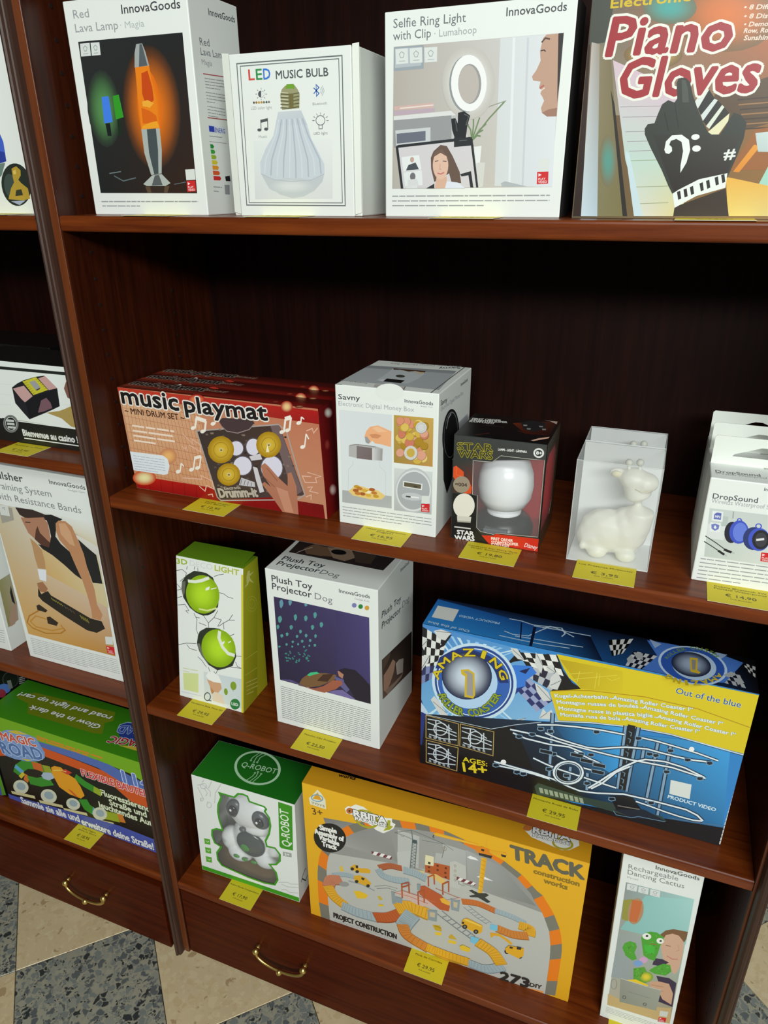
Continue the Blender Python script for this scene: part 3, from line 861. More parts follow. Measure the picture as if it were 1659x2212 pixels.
['p',(132,112,100),[2632,838,2668,827,2674,851,2640,860]],
['p',(46,38,36),[1874,1017,1914,1006,1919,1031,1883,1040]],
['p',(46,38,36),[2479,818,2516,807,2522,831,2487,839]],
['p',(92,76,70),[1839,774,1878,763,1884,787,1847,796]],
['p',(132,112,100),[1561,1364,1602,1351,1607,1377,1569,1387]],
['p',(132,112,100),[1510,1301,1550,1288,1556,1314,1518,1324]],
['p',(110,94,84),[2377,596,2414,585,2420,609,2386,617]],
['p',(92,76,70),[2575,952,2612,941,2618,965,2583,974]],
['p',(92,76,70),[2196,1058,2234,1047,2240,1071,2204,1081]],
['p',(132,112,100),[1626,441,1665,431,1670,455,1634,463]],
['p',(110,94,84),[1463,1286,1504,1273,1509,1299,1471,1309]],
['p',(92,76,70),[1970,1111,2009,1100,2015,1125,1978,1134]],
['p',(132,112,100),[2562,827,2599,816,2605,841,2571,849]],
['p',(92,76,70),[1631,1004,1671,992,1677,1017,1640,1026]],
['p',(110,94,84),[2592,723,2628,712,2634,736,2600,744]],
['p',(92,76,70),[1454,1014,1495,1002,1500,1027,1463,1037]],
['p',(132,112,100),[2111,616,2149,606,2155,630,2120,638]],
['p',(110,94,84),[1397,537,1437,526,1442,551,1405,559]],
['p',(110,94,84),[1777,739,1816,728,1822,753,1786,762]],
['p',(92,76,70),[1518,957,1558,945,1563,970,1526,980]],
['p',(92,76,70),[1742,1343,1782,1330,1788,1356,1751,1366]],
['p',(92,76,70),[1712,878,1752,867,1757,892,1720,901]],
['p',(70,54,56),[1649,329,1716,275,2176,241,2217,296,2119,404,1926,479,1736,467]],
['s',(150,134,130),11.3,[1654,373,1757,457,1928,466,2121,392,2207,306]],
['e',(90,82,90),[1871,691,130,-16,-18,120],20],
['e',(216,212,228),[1871,691,113,-14,-16,105],20],
['e',(90,82,90),[2147,637,125,-15,-19,135],20],
['e',(216,212,228),[2147,637,109,-13,-17,120],20],
['e',(90,82,90),[1935,937,166,-22,-22,152],20],
['e',(216,212,228),[1935,937,150,-20,-20,137],20],
['e',(90,82,90),[2401,907,183,-24,-24,188],20],
['e',(216,212,228),[2401,907,167,-22,-22,173],20],
['p',(206,200,206),[2065,782,2245,718,2268,798,2092,842]],
['p',(196,192,198),[1889,1117,2099,1157,2098,1231,1834,1238]],
['p',(206,202,206),[2103,925,2171,933,2235,1276,2162,1308,2123,1115]],
['s',(110,104,104),9.3,[1898,1137,1862,1225]],
['s',(110,104,104),9.3,[1948,1148,1918,1226]],
['s',(110,104,104),9.3,[1998,1158,1975,1226]],
['s',(110,104,104),9.3,[2048,1168,2031,1227]],
['r',(214,180,60),(168,128,18),[1617,743,217,-27,-33,203],20],
['o',(150,112,16),6.9,[1617,743,119,-15,-18,112],24],
['e',(206,190,130),[1622,742,39,-5,-5,30],20],
['e',(120,96,30),[1621,747,17,-2,-2,13],20],
['r',(214,180,60),(168,128,18),[2394,576,195,-23,-24,187],20],
['o',(150,112,16),6.6,[2394,576,107,-13,-13,103],24],
['e',(206,190,130),[2398,576,36,-4,-4,29],20],
['e',(120,96,30),[2398,580,16,-2,-2,12],20],
['r',(214,180,60),(168,128,18),[1686,1099,195,-27,-27,173],20],
['o',(150,112,16),7.1,[1686,1099,107,-15,-15,95],24],
['e',(206,190,130),[1691,1098,39,-5,-5,31],20],
['e',(120,96,30),[1690,1103,17,-2,-2,13],20],
['p',(236,226,190),[2376,578,2340,685,2394,679]],
['t','Electronic',(196,184,168),1580,1345,1859,1291,43,0.02,0],
['t','Drumm-it',(182,172,158),1486,1475,2126,1366,132,0.05,0,((60,52,46),0.1)],
['p',(176,116,90),[2235,897,2301,846,2358,891,2497,1041,2620,1140,2642,948,2700,929,2756,1121,2743,1543,2493,1543,2367,1361,2213,1166,2259,1128,2354,1189,2249,1033]],
['s',(140,84,64),11.2,[2321,917,2469,1087]],
['s',(140,84,64),11.4,[2278,1071,2412,1181]],
['p',(196,138,110),[2436,1178,2612,1216,2666,1533,2530,1532]],
['p',(222,227,232),[5,965,597,954,669,998,684,1101,626,1237,555,1260,4,1260]],
['l',(176,184,199),[50,1025,609,1021,29,1233],6,0.24],
['l',(236,214,196),[140,555,867,561,119,781],4,0.36],
['e',(240,226,214),[1205,474,42,-17,6,25],12],
['s',(240,226,214),30.2,[1240,471,1287,320]],
['e',(240,226,214),[1358,506,41,-17,6,25],12],
['s',(240,226,214),30,[1392,502,1438,351]],
['s',(240,226,214),59.6,[1282,320,1443,351]],
['e',(240,226,214),[1548,375,40,-16,6,25],12],
['s',(240,226,214),20.3,[1582,371,1607,286]],
['s',(240,226,214),20.2,[1607,286,1647,315]],
['e',(240,226,214),[2621,372,37,-16,7,24],12],
['s',(240,226,214),27.6,[2652,369,2697,186]],
['e',(240,226,214),[2708,339,36,-16,7,23],12],
['s',(240,226,214),27.4,[2738,335,2782,154]],
['s',(240,226,214),54.4,[2693,186,2786,153]],
['e',(240,226,214),[2886,221,36,-15,7,23],12],
['s',(240,226,214),18.6,[2916,217,2935,134]],
['s',(240,226,214),18.5,[2935,134,2972,162]],
['e',(240,226,214),[2909,545,36,-16,7,24],12],
['s',(240,226,214),19,[2939,541,2981,357]],
['s',(240,226,214),18.7,[2981,357,3013,425]],
['e',(240,226,214),[820,1173,44,-19,6,27],12],
['s',(240,226,214),22.3,[856,1168,899,1033]],
['s',(240,226,214),22,[899,1033,938,1079]],
['e',(240,226,214),[1059,1111,43,-19,6,26],12],
['s',(240,226,214),21.9,[1095,1107,1152,924]],
['e',(240,226,214),[1171,1070,43,-18,6,26],12],
['s',(240,226,214),21.7,[1206,1065,1262,884]],
['s',(240,226,214),43.2,[1147,924,1267,883]],
['s',(222,178,158),14.2,[1010,575,1165,723,1156,639,1284,709,1269,818,1090,732]],
['s',(222,178,158),14.4,[960,769,1015,806,1034,771,1051,834]],
['s',(222,178,158),14.9,[878,1261,1220,1236,1206,1176,1391,1239,1395,1361,1279,1322,1238,1417,1150,1351]],
['s',(222,178,158),14.8,[1279,1468,1357,1445,1361,1490]],
['s',(222,178,158),12.4,[2988,317,3076,274,3091,335,3155,259]],
['s',(222,178,158),13,[2944,896,3146,926,3057,959,3072,1024,2896,1048,2861,959,2993,952]],
['s',(222,178,158),13.2,[2922,1118,3000,1096,2949,1167,3079,1179]],
['s',(222,178,158),13.3,[2885,1261,2971,1217,2959,1293]],
['t','music',(30,26,26),46,228,1013,242,234,0.03,0,((226,222,216),0.085)],
['t','playmat',(30,26,26),1120,248,2424,234,217,0.03,0,((226,222,216),0.085)],
['t','~ MINI DRUM SET ~',(66,38,26),57,377,1083,381,84,0.02,0],
  ],
  'top': [
['g',[(40,10,8),(70,14,10),(90,18,14),(110,40,26)],[3,3,3182,3,3182,407,3,407]],
['g',[(60,14,10),(110,16,14),(140,20,18),(150,60,40)],[4,122,3181,239,3181,406,4,311]],
['t','music playmat',(26,22,22),58,211,1288,193,196,0.03,0,((150,134,124),0.09)],
['t','MINI DRUM SET',(150,120,104),1288,159,1653,174,85,0.02,0],
['r',(220,150,110),(110,16,14),[2920,411,53,-20,25,48],20],
['r',(180,70,50),(100,16,14),[2517,318,54,-20,28,50],20],
  ],
  'right': [
['g',[(120,12,16),(60,6,8),(70,8,10),(130,14,16)],[3,3,407,3,407,1543,3,1543]],
['r',(250,236,226),(120,14,18),[277,130,126,35,-13,71],20],
['r',(240,210,200),(120,14,18),[228,1199,113,43,-15,84],20],
['r',(160,60,50),(110,12,14),[167,535,84,27,-14,76],20],
  ],
 },
 'money': {
  'front': [
['t','Savny',(66,70,74),44,185,338,179,64,0.012,0],
['t','Electronic Digital Money Box',(164,168,172),44,267,1046,249,57,0,0],
['t','InnovaGoods',(72,76,80),924,144,1282,145,43,0.014,0],
['t','Gadget Tech',(150,154,158),1123,177,1278,176,17,0,0],
['e',(223,226,222),[728,37,187,-8,-6,107],20],
['g',[(214,219,221),(208,214,217),(214,219,221),(218,223,224)],[46,321,759,316,757,1566,51,1587]],
['g',[(168,171,171),(168,171,171),(176,179,179),(172,175,175)],[57,1413,753,1398,753,1571,51,1589]],
['p',(232,170,124),[388,636,413,564,467,499,573,470,752,527,745,731,674,723,623,713,531,711,493,678,453,724,403,698]],
['p',(206,138,96),[455,604,546,581,623,597,571,641,493,643]],
['p',(240,186,144),[495,511,573,488,701,538,572,559]],
['p',(150,152,154),[394,642,423,633,469,691,442,728,403,711]],
['p',(176,174,173),[169,778,226,758,307,746,544,750,638,765,629,930,356,943,165,929]],
['g',[(120,112,112),(118,102,102),(112,98,98),(120,106,106)],[279,772,491,777,489,938,275,942]],
['g',[(206,206,206),(150,146,146),(150,146,146),(206,206,206)],[491,777,630,776,623,928,489,935]],
['s',(96,92,92),6.6,[186,778,267,756,399,753,544,753]],
['s',(198,203,205),6.7,[221,980,219,1033,156,1108,140,1407]],
['s',(198,203,205),6.6,[588,939,594,1010,672,1078,671,1397]],
['p',(226,196,120),[143,1414,211,1356,253,1317,321,1316,402,1331,564,1345,668,1404,617,1462,454,1486,208,1469]],
['e',(196,150,40),[266,1335,43,1,-5,23],12],
['e',(190,120,50),[307,1356,43,1,-5,23],12],
['e',(170,92,40),[251,1391,43,1,-5,24],12],
['e',(214,170,60),[375,1373,43,1,-4,23],12],
['e',(196,150,40),[442,1377,43,1,-4,23],12],
['e',(190,120,50),[510,1387,42,1,-4,23],12],
['e',(170,92,40),[346,1425,43,1,-5,24],12],
['e',(214,170,60),[428,1433,43,1,-4,23],12],
['e',(196,150,40),[536,1430,42,1,-4,23],12],
['e',(190,120,50),[278,1428,43,1,-5,24],12],
['e',(170,92,40),[483,1344,42,1,-4,23],12],
['p',(250,226,196),[388,1406,429,1365,483,1373,442,1411]],
['g',[(182,150,70),(196,160,80),(186,140,70),(160,130,60)],[784,314,1293,303,1295,923,784,933]],
['e',(164,137,56),[975,452,61,-7,1,60],14],
['e',(206,172,70),[973,448,57,-6,0,56],14],
['e',(152,120,35),[880,638,57,-7,0,56],14],
['e',(190,150,44),[877,635,53,-6,0,53],14],
['e',(171,147,72),[874,625,51,-6,0,51],14],
['e',(214,184,90),[872,621,48,-6,0,47],14],
['e',(169,112,88),[1016,413,51,-6,1,50],14],
['e',(212,140,110),[1014,409,47,-5,0,47],14],
['e',(160,96,73),[1014,775,53,-7,1,53],14],
['e',(200,120,92),[1012,772,49,-6,0,49],14],
['e',(136,104,27),[937,681,67,-8,0,67],14],
['e',(170,130,34),[935,677,64,-8,0,63],14],
['e',(177,156,88),[1071,567,67,-8,1,66],14],
['e',(222,196,110),[1068,563,63,-7,1,62],14],
['e',(172,124,104),[869,796,56,-7,0,56],14],
['e',(216,156,130),[867,792,52,-7,0,52],14],
['e',(164,137,56),[907,437,56,-6,0,54],14],
['e',(206,172,70),[905,434,52,-6,0,51],14],
['e',(152,120,35),[1159,462,59,-7,1,58],14],
['e',(190,150,44),[1157,459,55,-6,1,55],14],
['e',(171,147,72),[1094,554,59,-7,1,59],14],
['e',(214,184,90),[1092,551,55,-6,1,55],14],
['e',(169,112,88),[876,410,54,-6,0,52],14],
['e',(212,140,110),[874,407,50,-5,0,49],14],
['e',(160,96,73),[1110,580,55,-6,1,55],14],
['e',(200,120,92),[1107,577,51,-6,1,51],14],
['e',(136,104,27),[1074,593,55,-6,1,55],14],
['e',(170,130,34),[1072,590,51,-6,1,51],14],
['e',(177,156,88),[1154,709,54,-7,1,54],14],
['e',(222,196,110),[1151,706,50,-6,1,50],14],
['e',(172,124,104),[1070,628,65,-8,1,65],14],
['e',(216,156,130),[1068,625,61,-7,1,61],14],
['e',(164,137,56),[1128,514,66,-8,1,66],14],
['e',(206,172,70),[1125,510,63,-7,1,62],14],
['e',(152,120,35),[897,581,64,-7,0,63],14],
['e',(190,150,44),[895,578,60,-7,0,59],14],
['e',(171,147,72),[910,615,51,-6,0,50],14],
['e',(214,184,90),[908,611,47,-6,0,47],14],
['e',(169,112,88),[1107,742,60,-7,1,60],14],
['e',(212,140,110),[1104,739,56,-7,1,56],14],
['e',(160,96,73),[1182,525,61,-7,1,61],14],
['e',(200,120,92),[1180,521,57,-7,1,57],14],
['e',(136,104,27),[1078,654,58,-7,1,58],14],
['e',(170,130,34),[1076,651,54,-6,1,54],14],
['e',(177,156,88),[1172,828,58,-7,1,59],14],
['e',(222,196,110),[1170,824,54,-7,1,55],14],
['e',(172,124,104),[1102,407,61,-7,1,60],14],
['e',(216,156,130),[1100,404,58,-6,1,57],14],
['e',(164,137,56),[1100,854,65,-8,1,65],14],
['e',(206,172,70),[1097,850,61,-8,1,61],14],
['e',(152,120,35),[960,564,62,-7,0,61],14],
['e',(190,150,44),[958,561,58,-7,0,57],14],
['e',(171,147,72),[861,603,54,-6,0,53],14],
['e',(214,184,90),[858,599,50,-6,0,49],14],
['e',(169,112,88),[897,410,64,-7,0,62],14],
['e',(212,140,110),[895,406,60,-6,0,58],14],
['e',(160,96,73),[902,499,57,-6,0,56],14],
['e',(200,120,92),[899,496,53,-6,0,52],14],
['e',(136,104,27),[1179,415,57,-6,1,56],14],
['e',(170,130,34),[1177,412,53,-6,1,52],14],
['e',(177,156,88),[1062,801,65,-8,1,65],14],
['e',(222,196,110),[1059,798,61,-8,1,61],14],
['e',(172,124,104),[1178,508,56,-6,1,56],14],
['e',(216,156,130),[1175,505,53,-6,1,52],14],
['e',(164,137,56),[989,804,68,-9,1,67],14],
['e',(206,172,70),[987,801,64,-8,1,64],14],
['e',(152,120,35),[910,465,54,-6,0,53],14],
['e',(190,150,44),[907,462,50,-6,0,49],14],
['e',(171,147,72),[941,612,61,-7,0,60],14],
['e',(214,184,90),[939,609,57,-7,0,56],14],
['e',(169,112,88),[952,383,57,-6,0,56],14],
['e',(212,140,110),[949,380,53,-6,0,52],14],
['e',(160,96,73),[993,650,67,-8,1,66],14],
['e',(200,120,92),[990,646,63,-8,1,63],14],
['e',(136,104,27),[1114,622,60,-7,1,60],14],
['e',(170,130,34),[1111,619,57,-7,1,56],14],
['e',(177,156,88),[1107,404,65,-7,1,64],14],
['e',(222,196,110),[1104,400,61,-7,1,60],14],
['e',(172,124,104),[1149,794,64,-8,1,64],14],
['e',(216,156,130),[1147,791,60,-8,1,60],14],
['e',(164,137,56),[1001,569,52,-6,0,51],14],
['e',(206,172,70),[999,566,48,-6,0,47],14],
['e',(152,120,35),[1091,408,50,-5,1,50],14],
['e',(190,150,44),[1089,405,47,-5,1,46],14],
['e',(171,147,72),[932,458,56,-6,0,55],14],
['e',(214,184,90),[929,455,52,-6,0,51],14],
['e',(169,112,88),[873,382,53,-6,0,51],14],
['e',(212,140,110),[870,379,49,-5,0,48],14],
['e',(160,96,73),[891,555,51,-6,0,50],14],
['e',(200,120,92),[888,552,47,-5,0,46],14],
['e',(136,104,27),[1183,668,52,-6,1,52],14],
['e',(170,130,34),[1181,664,48,-6,1,48],14],
['e',(150,146,138),[1142,437,74,-8,1,73],20],
['e',(206,206,204),[1140,434,70,-8,1,69],20],
['o',(176,176,174),4.9,[1140,434,49,-5,1,49],24],
['e',(150,140,120),[1013,779,91,-11,1,96],20],
['e',(206,202,196),[1009,774,87,-11,1,92],20],
['e',(196,166,70),[1009,774,54,-7,1,58],20],
['g',[(206,210,210),(206,210,210),(176,180,181),(176,180,181)],[788,1004,1297,990,1295,1569,787,1589]],
['e',(188,192,193),[1048,1274,247,-19,-17,307],30],
['e',(214,217,217),[1048,1281,234,-18,-16,285],30],
['e',(166,170,173),[1048,1281,216,-16,-15,260],30],
['p',(222,222,218),[907,1163,1169,1168,1163,1252,908,1247]],
['p',(92,84,66),[923,1177,1152,1180,1147,1239,923,1234]],
['s',(60,54,44),15.6,[1050,1215,1101,1215]],
['e',(190,194,196),[1032,1362,144,-6,-5,54],20],
['s',(50,50,52),18.5,[948,1369,1013,1368]],
['s',(230,232,230),18.5,[1013,1368,1124,1363]],
['p',(214,218,214),[1162,1328,1264,1318,1268,1421,1158,1430]],
['p',(205,34,38),[1156,1443,1268,1426,1267,1544,1155,1551]],
['p',(235,225,225),[1169,1454,1201,1464,1169,1485]],
['t','PLAY',(240,215,215),1169,1515,1240,1508,19,0.02,0],
['t','VIDEO',(240,215,215),1169,1541,1254,1535,20,0.02,0],
['l',(154,157,158),[49,1654,1296,1633,56,1783],4,0.24],
  ],
  'top': [
['g',[(176,181,184),(172,177,181),(170,175,178),(180,185,188)],[4,349,1219,260,1299,1283,5,1229]],
['g',[(140,145,148),(140,145,148),(150,155,158),(146,151,154)],[4,349,1219,260,1234,425,4,510]],
['p',(192,198,200),[377,406,844,407,878,638,880,843,861,998,835,1125,412,1099,408,988,414,881,399,665]],
['p',(72,40,22),[377,406,844,407,853,504,711,455,637,513,496,452,414,481]],
['p',(206,186,150),[678,498,841,479,853,599,769,555]],
['p',(22,20,20),[504,962,756,982,754,1128,517,1124]],
['p',(226,229,229),[433,1086,493,994,508,1118]],
['e',(66,66,60),[620,786,61,-8,26,72],20],
['t','Savny',(60,64,68),1193,24,931,141,108,0.015,0],
['t','Electronic Digital Money Box',(140,144,148),1198,-47,236,117,80,0,0],
['t','InnovaGoods',(110,114,118),363,1262,-11,1226,44,0.02,0],
['p',(196,190,188),[471,1277,866,1272,922,1446,510,1428]],
['s',(120,116,114),12.7,[865,1263,894,1423]],
['s',(96,92,88),15.5,[1260,4,1249,1446]],
['s',(150,146,142),15.6,[4,1446,97,1446]],
  ],
  'right': [
['t','Savny',(60,64,70),66,160,336,181,62,0.015,0],
['t','Electronic Digital Money Box',(160,164,170),88,235,1070,270,53,0,0],
['t','InnovaGoods',(76,80,86),936,133,1262,138,44,0.02,0],
['p',(186,190,196),[886,606,1335,606,1373,977,944,871]],
['e',(16,16,18),[556,677,382,123,-22,339],30],
['o',(120,122,126),15,[556,677,311,100,-19,297],30],
['s',(180,182,186),20,[339,529,409,412,531,384]],
['p',(28,26,28),[222,744,513,990,672,1051,682,1327,454,1453,280,1191]],
  ],
 },
 'star': {
  'front': [
['g',[(58,60,58),(62,64,62),(60,62,60),(52,54,50)],[4,11,1107,4,1108,183,4,337]],
['g',[(52,54,52),(56,58,54),(120,40,24),(60,44,36)],[4,326,241,304,255,739,4,753]],
['p',(214,78,34),[4,420,37,398,136,466,141,532,209,579,248,656,239,741,159,748,4,548]],
['s',(240,120,60),4.6,[43,408,47,519,133,530]],
['e',(152,138,118),[116,637,107,-15,4,111],24],
['t','=004',(74,58,48),36,665,185,656,45,0.03,0],
['p',(26,27,25),[4,767,310,752,323,1198,501,1386,8,1385]],
['e',(224,220,207),[157,917,138,-11,-4,169],26],
['p',(206,202,190),[73,1069,259,1054,252,1136,82,1151]],
['p',(170,166,154),[82,1133,256,1116,252,1137,82,1153]],
['t','STAR',(64,62,34),46,184,482,157,84,0.02,0,((176,164,44),0.06)],
['t','WARS',(64,62,34),59,279,481,257,87,0.02,0,((176,164,44),0.06)],
['t','LAMPE - LIGHT - LÁMPARA',(224,224,220),545,138,886,127,27,0.03,0],
['e',(214,216,212),[1024,111,62,-4,2,60],24],
['e',(56,58,56),[1024,111,42,-3,1,40],20],
['t','8+',(226,228,224),997,131,1061,127,37,0.04,0],
['p',(206,46,26),[402,1285,550,1265,585,1237,1116,1212,1116,1386,639,1386,501,1386]],
['t','FIRST ORDER',(238,214,204),529,1326,802,1310,37,0.04,0],
['t','STORMTROOPER',(238,214,204),534,1376,872,1350,37,0.04,0],
['t','ICON LIGHT',(238,214,204),534,1411,765,1397,38,0.04,0],
['t','Disney',(238,220,214),944,1349,1101,1358,56,0.01,0.25],
['l',(200,200,196),[44,1227,258,1218,44,1229],1,0.6],
['t','STAR',(226,226,222),84,1321,302,1308,55,0.05,0],
['t','WARS',(226,226,222),58,1405,314,1380,61,0.05,0],
  ],
  'top': [
['g',[(16,14,14),(40,22,18),(16,15,15),(14,14,14)],[3,3,1117,3,1117,947,3,947]],
['g',[(110,44,22),(70,34,24),(34,16,12),(60,18,10)],[560,262,1061,4,1089,616,790,632]],
['p',(36,36,38),[652,201,752,70,946,118,975,365,883,524,745,476]],
['p',(196,170,156),[916,4,1079,4,1085,119,989,22]],
['p',(236,190,166),[906,862,975,753,1088,650,1085,712,941,869]],
['p',(150,146,144),[697,279,747,271,755,325,715,335]],
['p',(150,146,144),[767,408,816,399,823,452,784,462]],
['p',(150,146,144),[891,259,941,251,947,305,907,315]],
['p',(150,146,144),[947,366,995,358,1002,410,962,420]],
['s',(120,50,36),8.9,[247,883,388,758]],
['s',(50,44,44),15.9,[261,452,495,468]],
['s',(110,40,26),7.6,[687,548,786,609,1042,586]],
['t','FIRST ORDER',(206,206,202),39,288,404,243,70,0.04,0],
['t','STORMTROOPER',(206,206,202),41,362,496,290,70,0.04,0],
['t','ICON LIGHT',(206,206,202),32,398,352,384,68,0.04,0],
  ],
 },
 'drop': {
  'front': [
['t','DropSound',(82,86,90),59,237,496,224,59,0.014,0],
['t','Wireless Waterproof Speaker',(166,170,172),55,289,778,277,50,0,0],
['t','InnovaGoods',(82,86,90),532,80,797,76,37,0.014,0],
['g',[(196,204,200),(196,200,196),(214,218,212),(190,198,192)],[52,353,875,341,946,927,91,941]],
['p',(214,218,216),[64,539,244,540,248,711,79,710]],
['s',(150,160,156),11,[288,357,296,439]],
['p',(180,190,186),[186,427,250,424,257,538,201,548]],
['p',(224,228,228),[82,379,191,377,203,495,93,497]],
['p',(92,104,176),[108,416,132,393,176,395,182,473,110,476]],
['t','MP3',(226,228,232),121,456,171,455,27,0.03,0],
['p',(224,228,228),[83,518,189,515,200,626,94,628]],
['p',(110,122,186),[98,542,134,525,180,539,178,586,146,613,109,591]],
['p',(226,230,236),[137,543,158,573,145,591,127,576]],
['o',(66,86,196),12.4,[364,456,20,-3,5,27],24],
['e',(34,34,52),[314,603,73,-3,11,128],20],
['e',(62,82,190),[383,588,95,-4,13,139],20],
['e',(100,124,214),[393,586,70,-3,10,112],20],
['o',(66,86,196),12.3,[557,487,26,-4,5,27],24],
['e',(44,56,112),[535,639,102,-5,14,136],20],
['e',(64,84,196),[589,641,104,-5,14,136],20],
['e',(34,34,40),[607,641,84,-4,12,115],20],
['e',(58,58,66),[609,641,59,-3,9,84],20],
['p',(214,216,220),[561,637,634,615,641,638,568,661]],
['s',(40,42,44),10,[62,689,178,752,286,818]],
['s',(30,32,34),28.5,[273,818,355,842]],
['s',(40,42,44),10,[60,757,161,809,233,850]],
['s',(30,32,34),25.7,[219,843,288,882]],
['s',(180,184,184),17,[355,838,386,848]],
['s',(180,184,184),17.1,[288,882,316,893]],
['p',(205,34,38),[640,788,744,781,758,891,650,893]],
['p',(235,225,225),[654,800,684,812,656,829]],
['t','PLAY',(240,215,215),659,859,727,857,19,0.02,0],
['t','VIDEO',(240,215,215),662,884,744,883,19,0.02,0],
['l',(152,155,157),[59,973,945,946,55,1215],6,0.24],
  ],
  'top': [
['t','DropSound',(82,86,90),56,327,500,298,77,0.014,0],
['t','Wireless Waterproof Speaker',(150,154,156),53,377,762,341,51,0,0],
['t','InnovaGoods',(90,94,96),556,38,819,23,53,0.014,0],
  ],
 },
 'shuf': {
  'front': [
['p',(30,32,30),[3,3,2617,3,2617,1307,3,1307]],
['p',(226,231,227),[298,7,2579,4,2366,949,4,921]],
['p',(34,38,36),[268,97,2562,75,2551,122,253,144]],
['p',(30,32,30),[4,959,611,959,2365,955,2295,1270,4,1306]],
['s',(206,212,208),4.2,[484,379,1029,366]],
['s',(206,212,208),3.9,[2042,267,2248,266]],
['s',(206,212,208),4.3,[431,546,981,530]],
['s',(206,212,208),3.9,[2003,424,2212,423]],
['s',(206,212,208),4.3,[377,715,932,696]],
['s',(206,212,208),3.9,[1964,584,2174,581]],
['s',(228,232,228),13.2,[310,927,666,931]],
['s',(228,232,228),15.6,[943,947,2366,949]],
['s',(228,232,228),17.2,[1046,1222,2306,1220]],
['e',(120,124,120),[825,1012,168,-48,4,143],28],
['e',(30,32,30),[826,1009,136,-39,3,120],24],
['o',(206,212,208),11.5,[829,1009,119,-34,3,106],24],
['p',(196,202,198),[752,943,908,939,907,974,743,982]],
['p',(196,202,198),[750,998,906,993,905,1029,741,1038]],
['p',(196,202,198),[747,1054,905,1049,903,1085,739,1093]],
['t','Bienvenue au casino !',(226,229,225),1043,1179,2151,1173,101,0.03,0,((90,92,90),0.08)],
['p',(34,34,38),[1026,407,1156,332,1305,269,1570,193,1733,166,1941,339,1922,616,1753,691,1561,770,1246,893,1156,802,1022,655]],
['p',(196,156,154),[1041,424,1280,357,1416,508,1229,624,1162,570]],
['p',(196,156,152),[1603,218,1749,169,1941,337,1764,382]],
['p',(196,190,52),[1269,293,1563,200,1750,381,1435,490]],
['p',(156,156,156),[1403,291,1528,254,1613,353,1502,405]],
['p',(60,60,60),[1502,405,1613,353,1587,386,1526,412]],
['s',(140,134,30),8.1,[1291,321,1368,303]],
['s',(140,134,30),7.9,[1557,242,1603,229]],
['s',(140,134,30),8.1,[1317,350,1389,332]],
['s',(140,134,30),7.9,[1585,266,1628,254]],
['s',(140,134,30),8.1,[1344,379,1410,362]],
['s',(140,134,30),7.9,[1612,291,1652,278]],
['s',(140,134,30),8.1,[1371,408,1430,391]],
['s',(140,134,30),7.9,[1640,315,1677,303]],
['s',(140,134,30),8.1,[1398,437,1451,421]],
['s',(140,134,30),7.9,[1668,339,1702,327]],
['s',(140,134,30),8.1,[1425,466,1472,451]],
['s',(140,134,30),7.9,[1695,363,1727,352]],
['p',(24,24,28),[1239,623,1427,509,1923,354,1908,612,1563,761,1253,881]],
['p',(118,86,96),[1454,763,1570,560,1686,507,1753,582,1764,660,1569,737]],
['p',(170,146,84),[1624,747,1895,692,2019,646,2174,580,2454,558,2368,944,2073,920,2006,875,1909,807]],
['p',(128,88,78),[2071,330,2135,224,2268,182,2206,505,2105,465]],
  ],
 },
 'push': {
  'front': [
['t','Pulsher',(74,78,80),171,257,850,246,128,0.02,0],
['t','Training System',(130,134,136),132,445,1400,428,118,0,0],
['t','with Resistance Bands',(130,134,136),136,639,1964,626,120,0,0],
['t','InnovaGoods',(84,88,90),1413,192,2141,191,74,0.014,0],
['t','Gadget Gym',(140,144,146),1774,259,2118,253,31,0,0],
['g',[(196,186,160),(224,226,224),(186,132,60),(206,160,88)],[4,731,2177,772,2097,3338,102,3352]],
['g',[(214,216,210),(226,229,226),(214,206,180),(206,186,146)],[489,723,2179,762,2181,1189,1760,1028]],
['g',[(206,178,130),(214,202,168),(206,192,150),(206,168,106)],[914,1441,2139,1336,2153,2346,882,1930]],
['p',(160,156,146),[139,758,452,769,435,993,133,1104]],
['p',(58,44,40),[532,740,916,725,1183,775,1181,869,967,885,700,909,592,866]],
['p',(172,124,98),[602,915,775,897,1122,830,1189,927,1179,1169,1186,1360,975,1388,834,1291,698,1192,635,1020]],
['p',(88,56,46),[943,1019,968,1145,1103,1263,1204,1327,1138,1400,950,1393,812,1284,886,1099]],
['s',(60,44,40),18.9,[683,988,800,976]],
['p',(32,32,34),[1147,777,1304,751,1532,796,1382,895,1296,1149,1381,1274,1538,1387,1613,1660,1689,1890,1552,1822,1354,1669,1130,1525,941,1448,861,1368,1098,1391,1198,1166,1196,946]],
['p',(34,34,36),[1776,1112,1938,1234,2102,1343,2113,1583,2117,1881,1908,1904,1853,1613,1825,1334]],
['p',(186,134,96),[1363,898,1443,834,1583,823,1700,897,1774,1124,1839,1372,1853,1613,1876,1777,1920,2035,1909,2325,1985,2513,1919,2637,1743,2634,1754,2457,1731,2160,1688,1894,1613,1660,1538,1387,1365,1197,1334,1042]],
['p',(206,160,122),[1430,887,1573,863,1652,1007,1683,1260,1573,1240,1427,1086]],
['p',(184,142,100),[707,1283,817,1355,918,1471,929,1677,904,1845,731,1857,714,1666,717,1456]],
['p',(226,229,238),[714,1874,915,1851,853,2099,709,2085]],
['p',(160,112,80),[621,2177,765,2117,851,2239,775,2342,629,2334]],
['p',(40,36,32),[619,2276,664,2388,838,2289,892,2366,1273,2498,1692,2650,1938,2655,1982,2794,1774,2929,1560,2926,1094,2738,652,2528,579,2446]],
['s',(160,150,60),12.7,[880,2412,921,2465]],
['s',(160,150,60),12.5,[1471,2630,1500,2712]],
['s',(160,150,60),12.7,[930,2430,970,2483]],
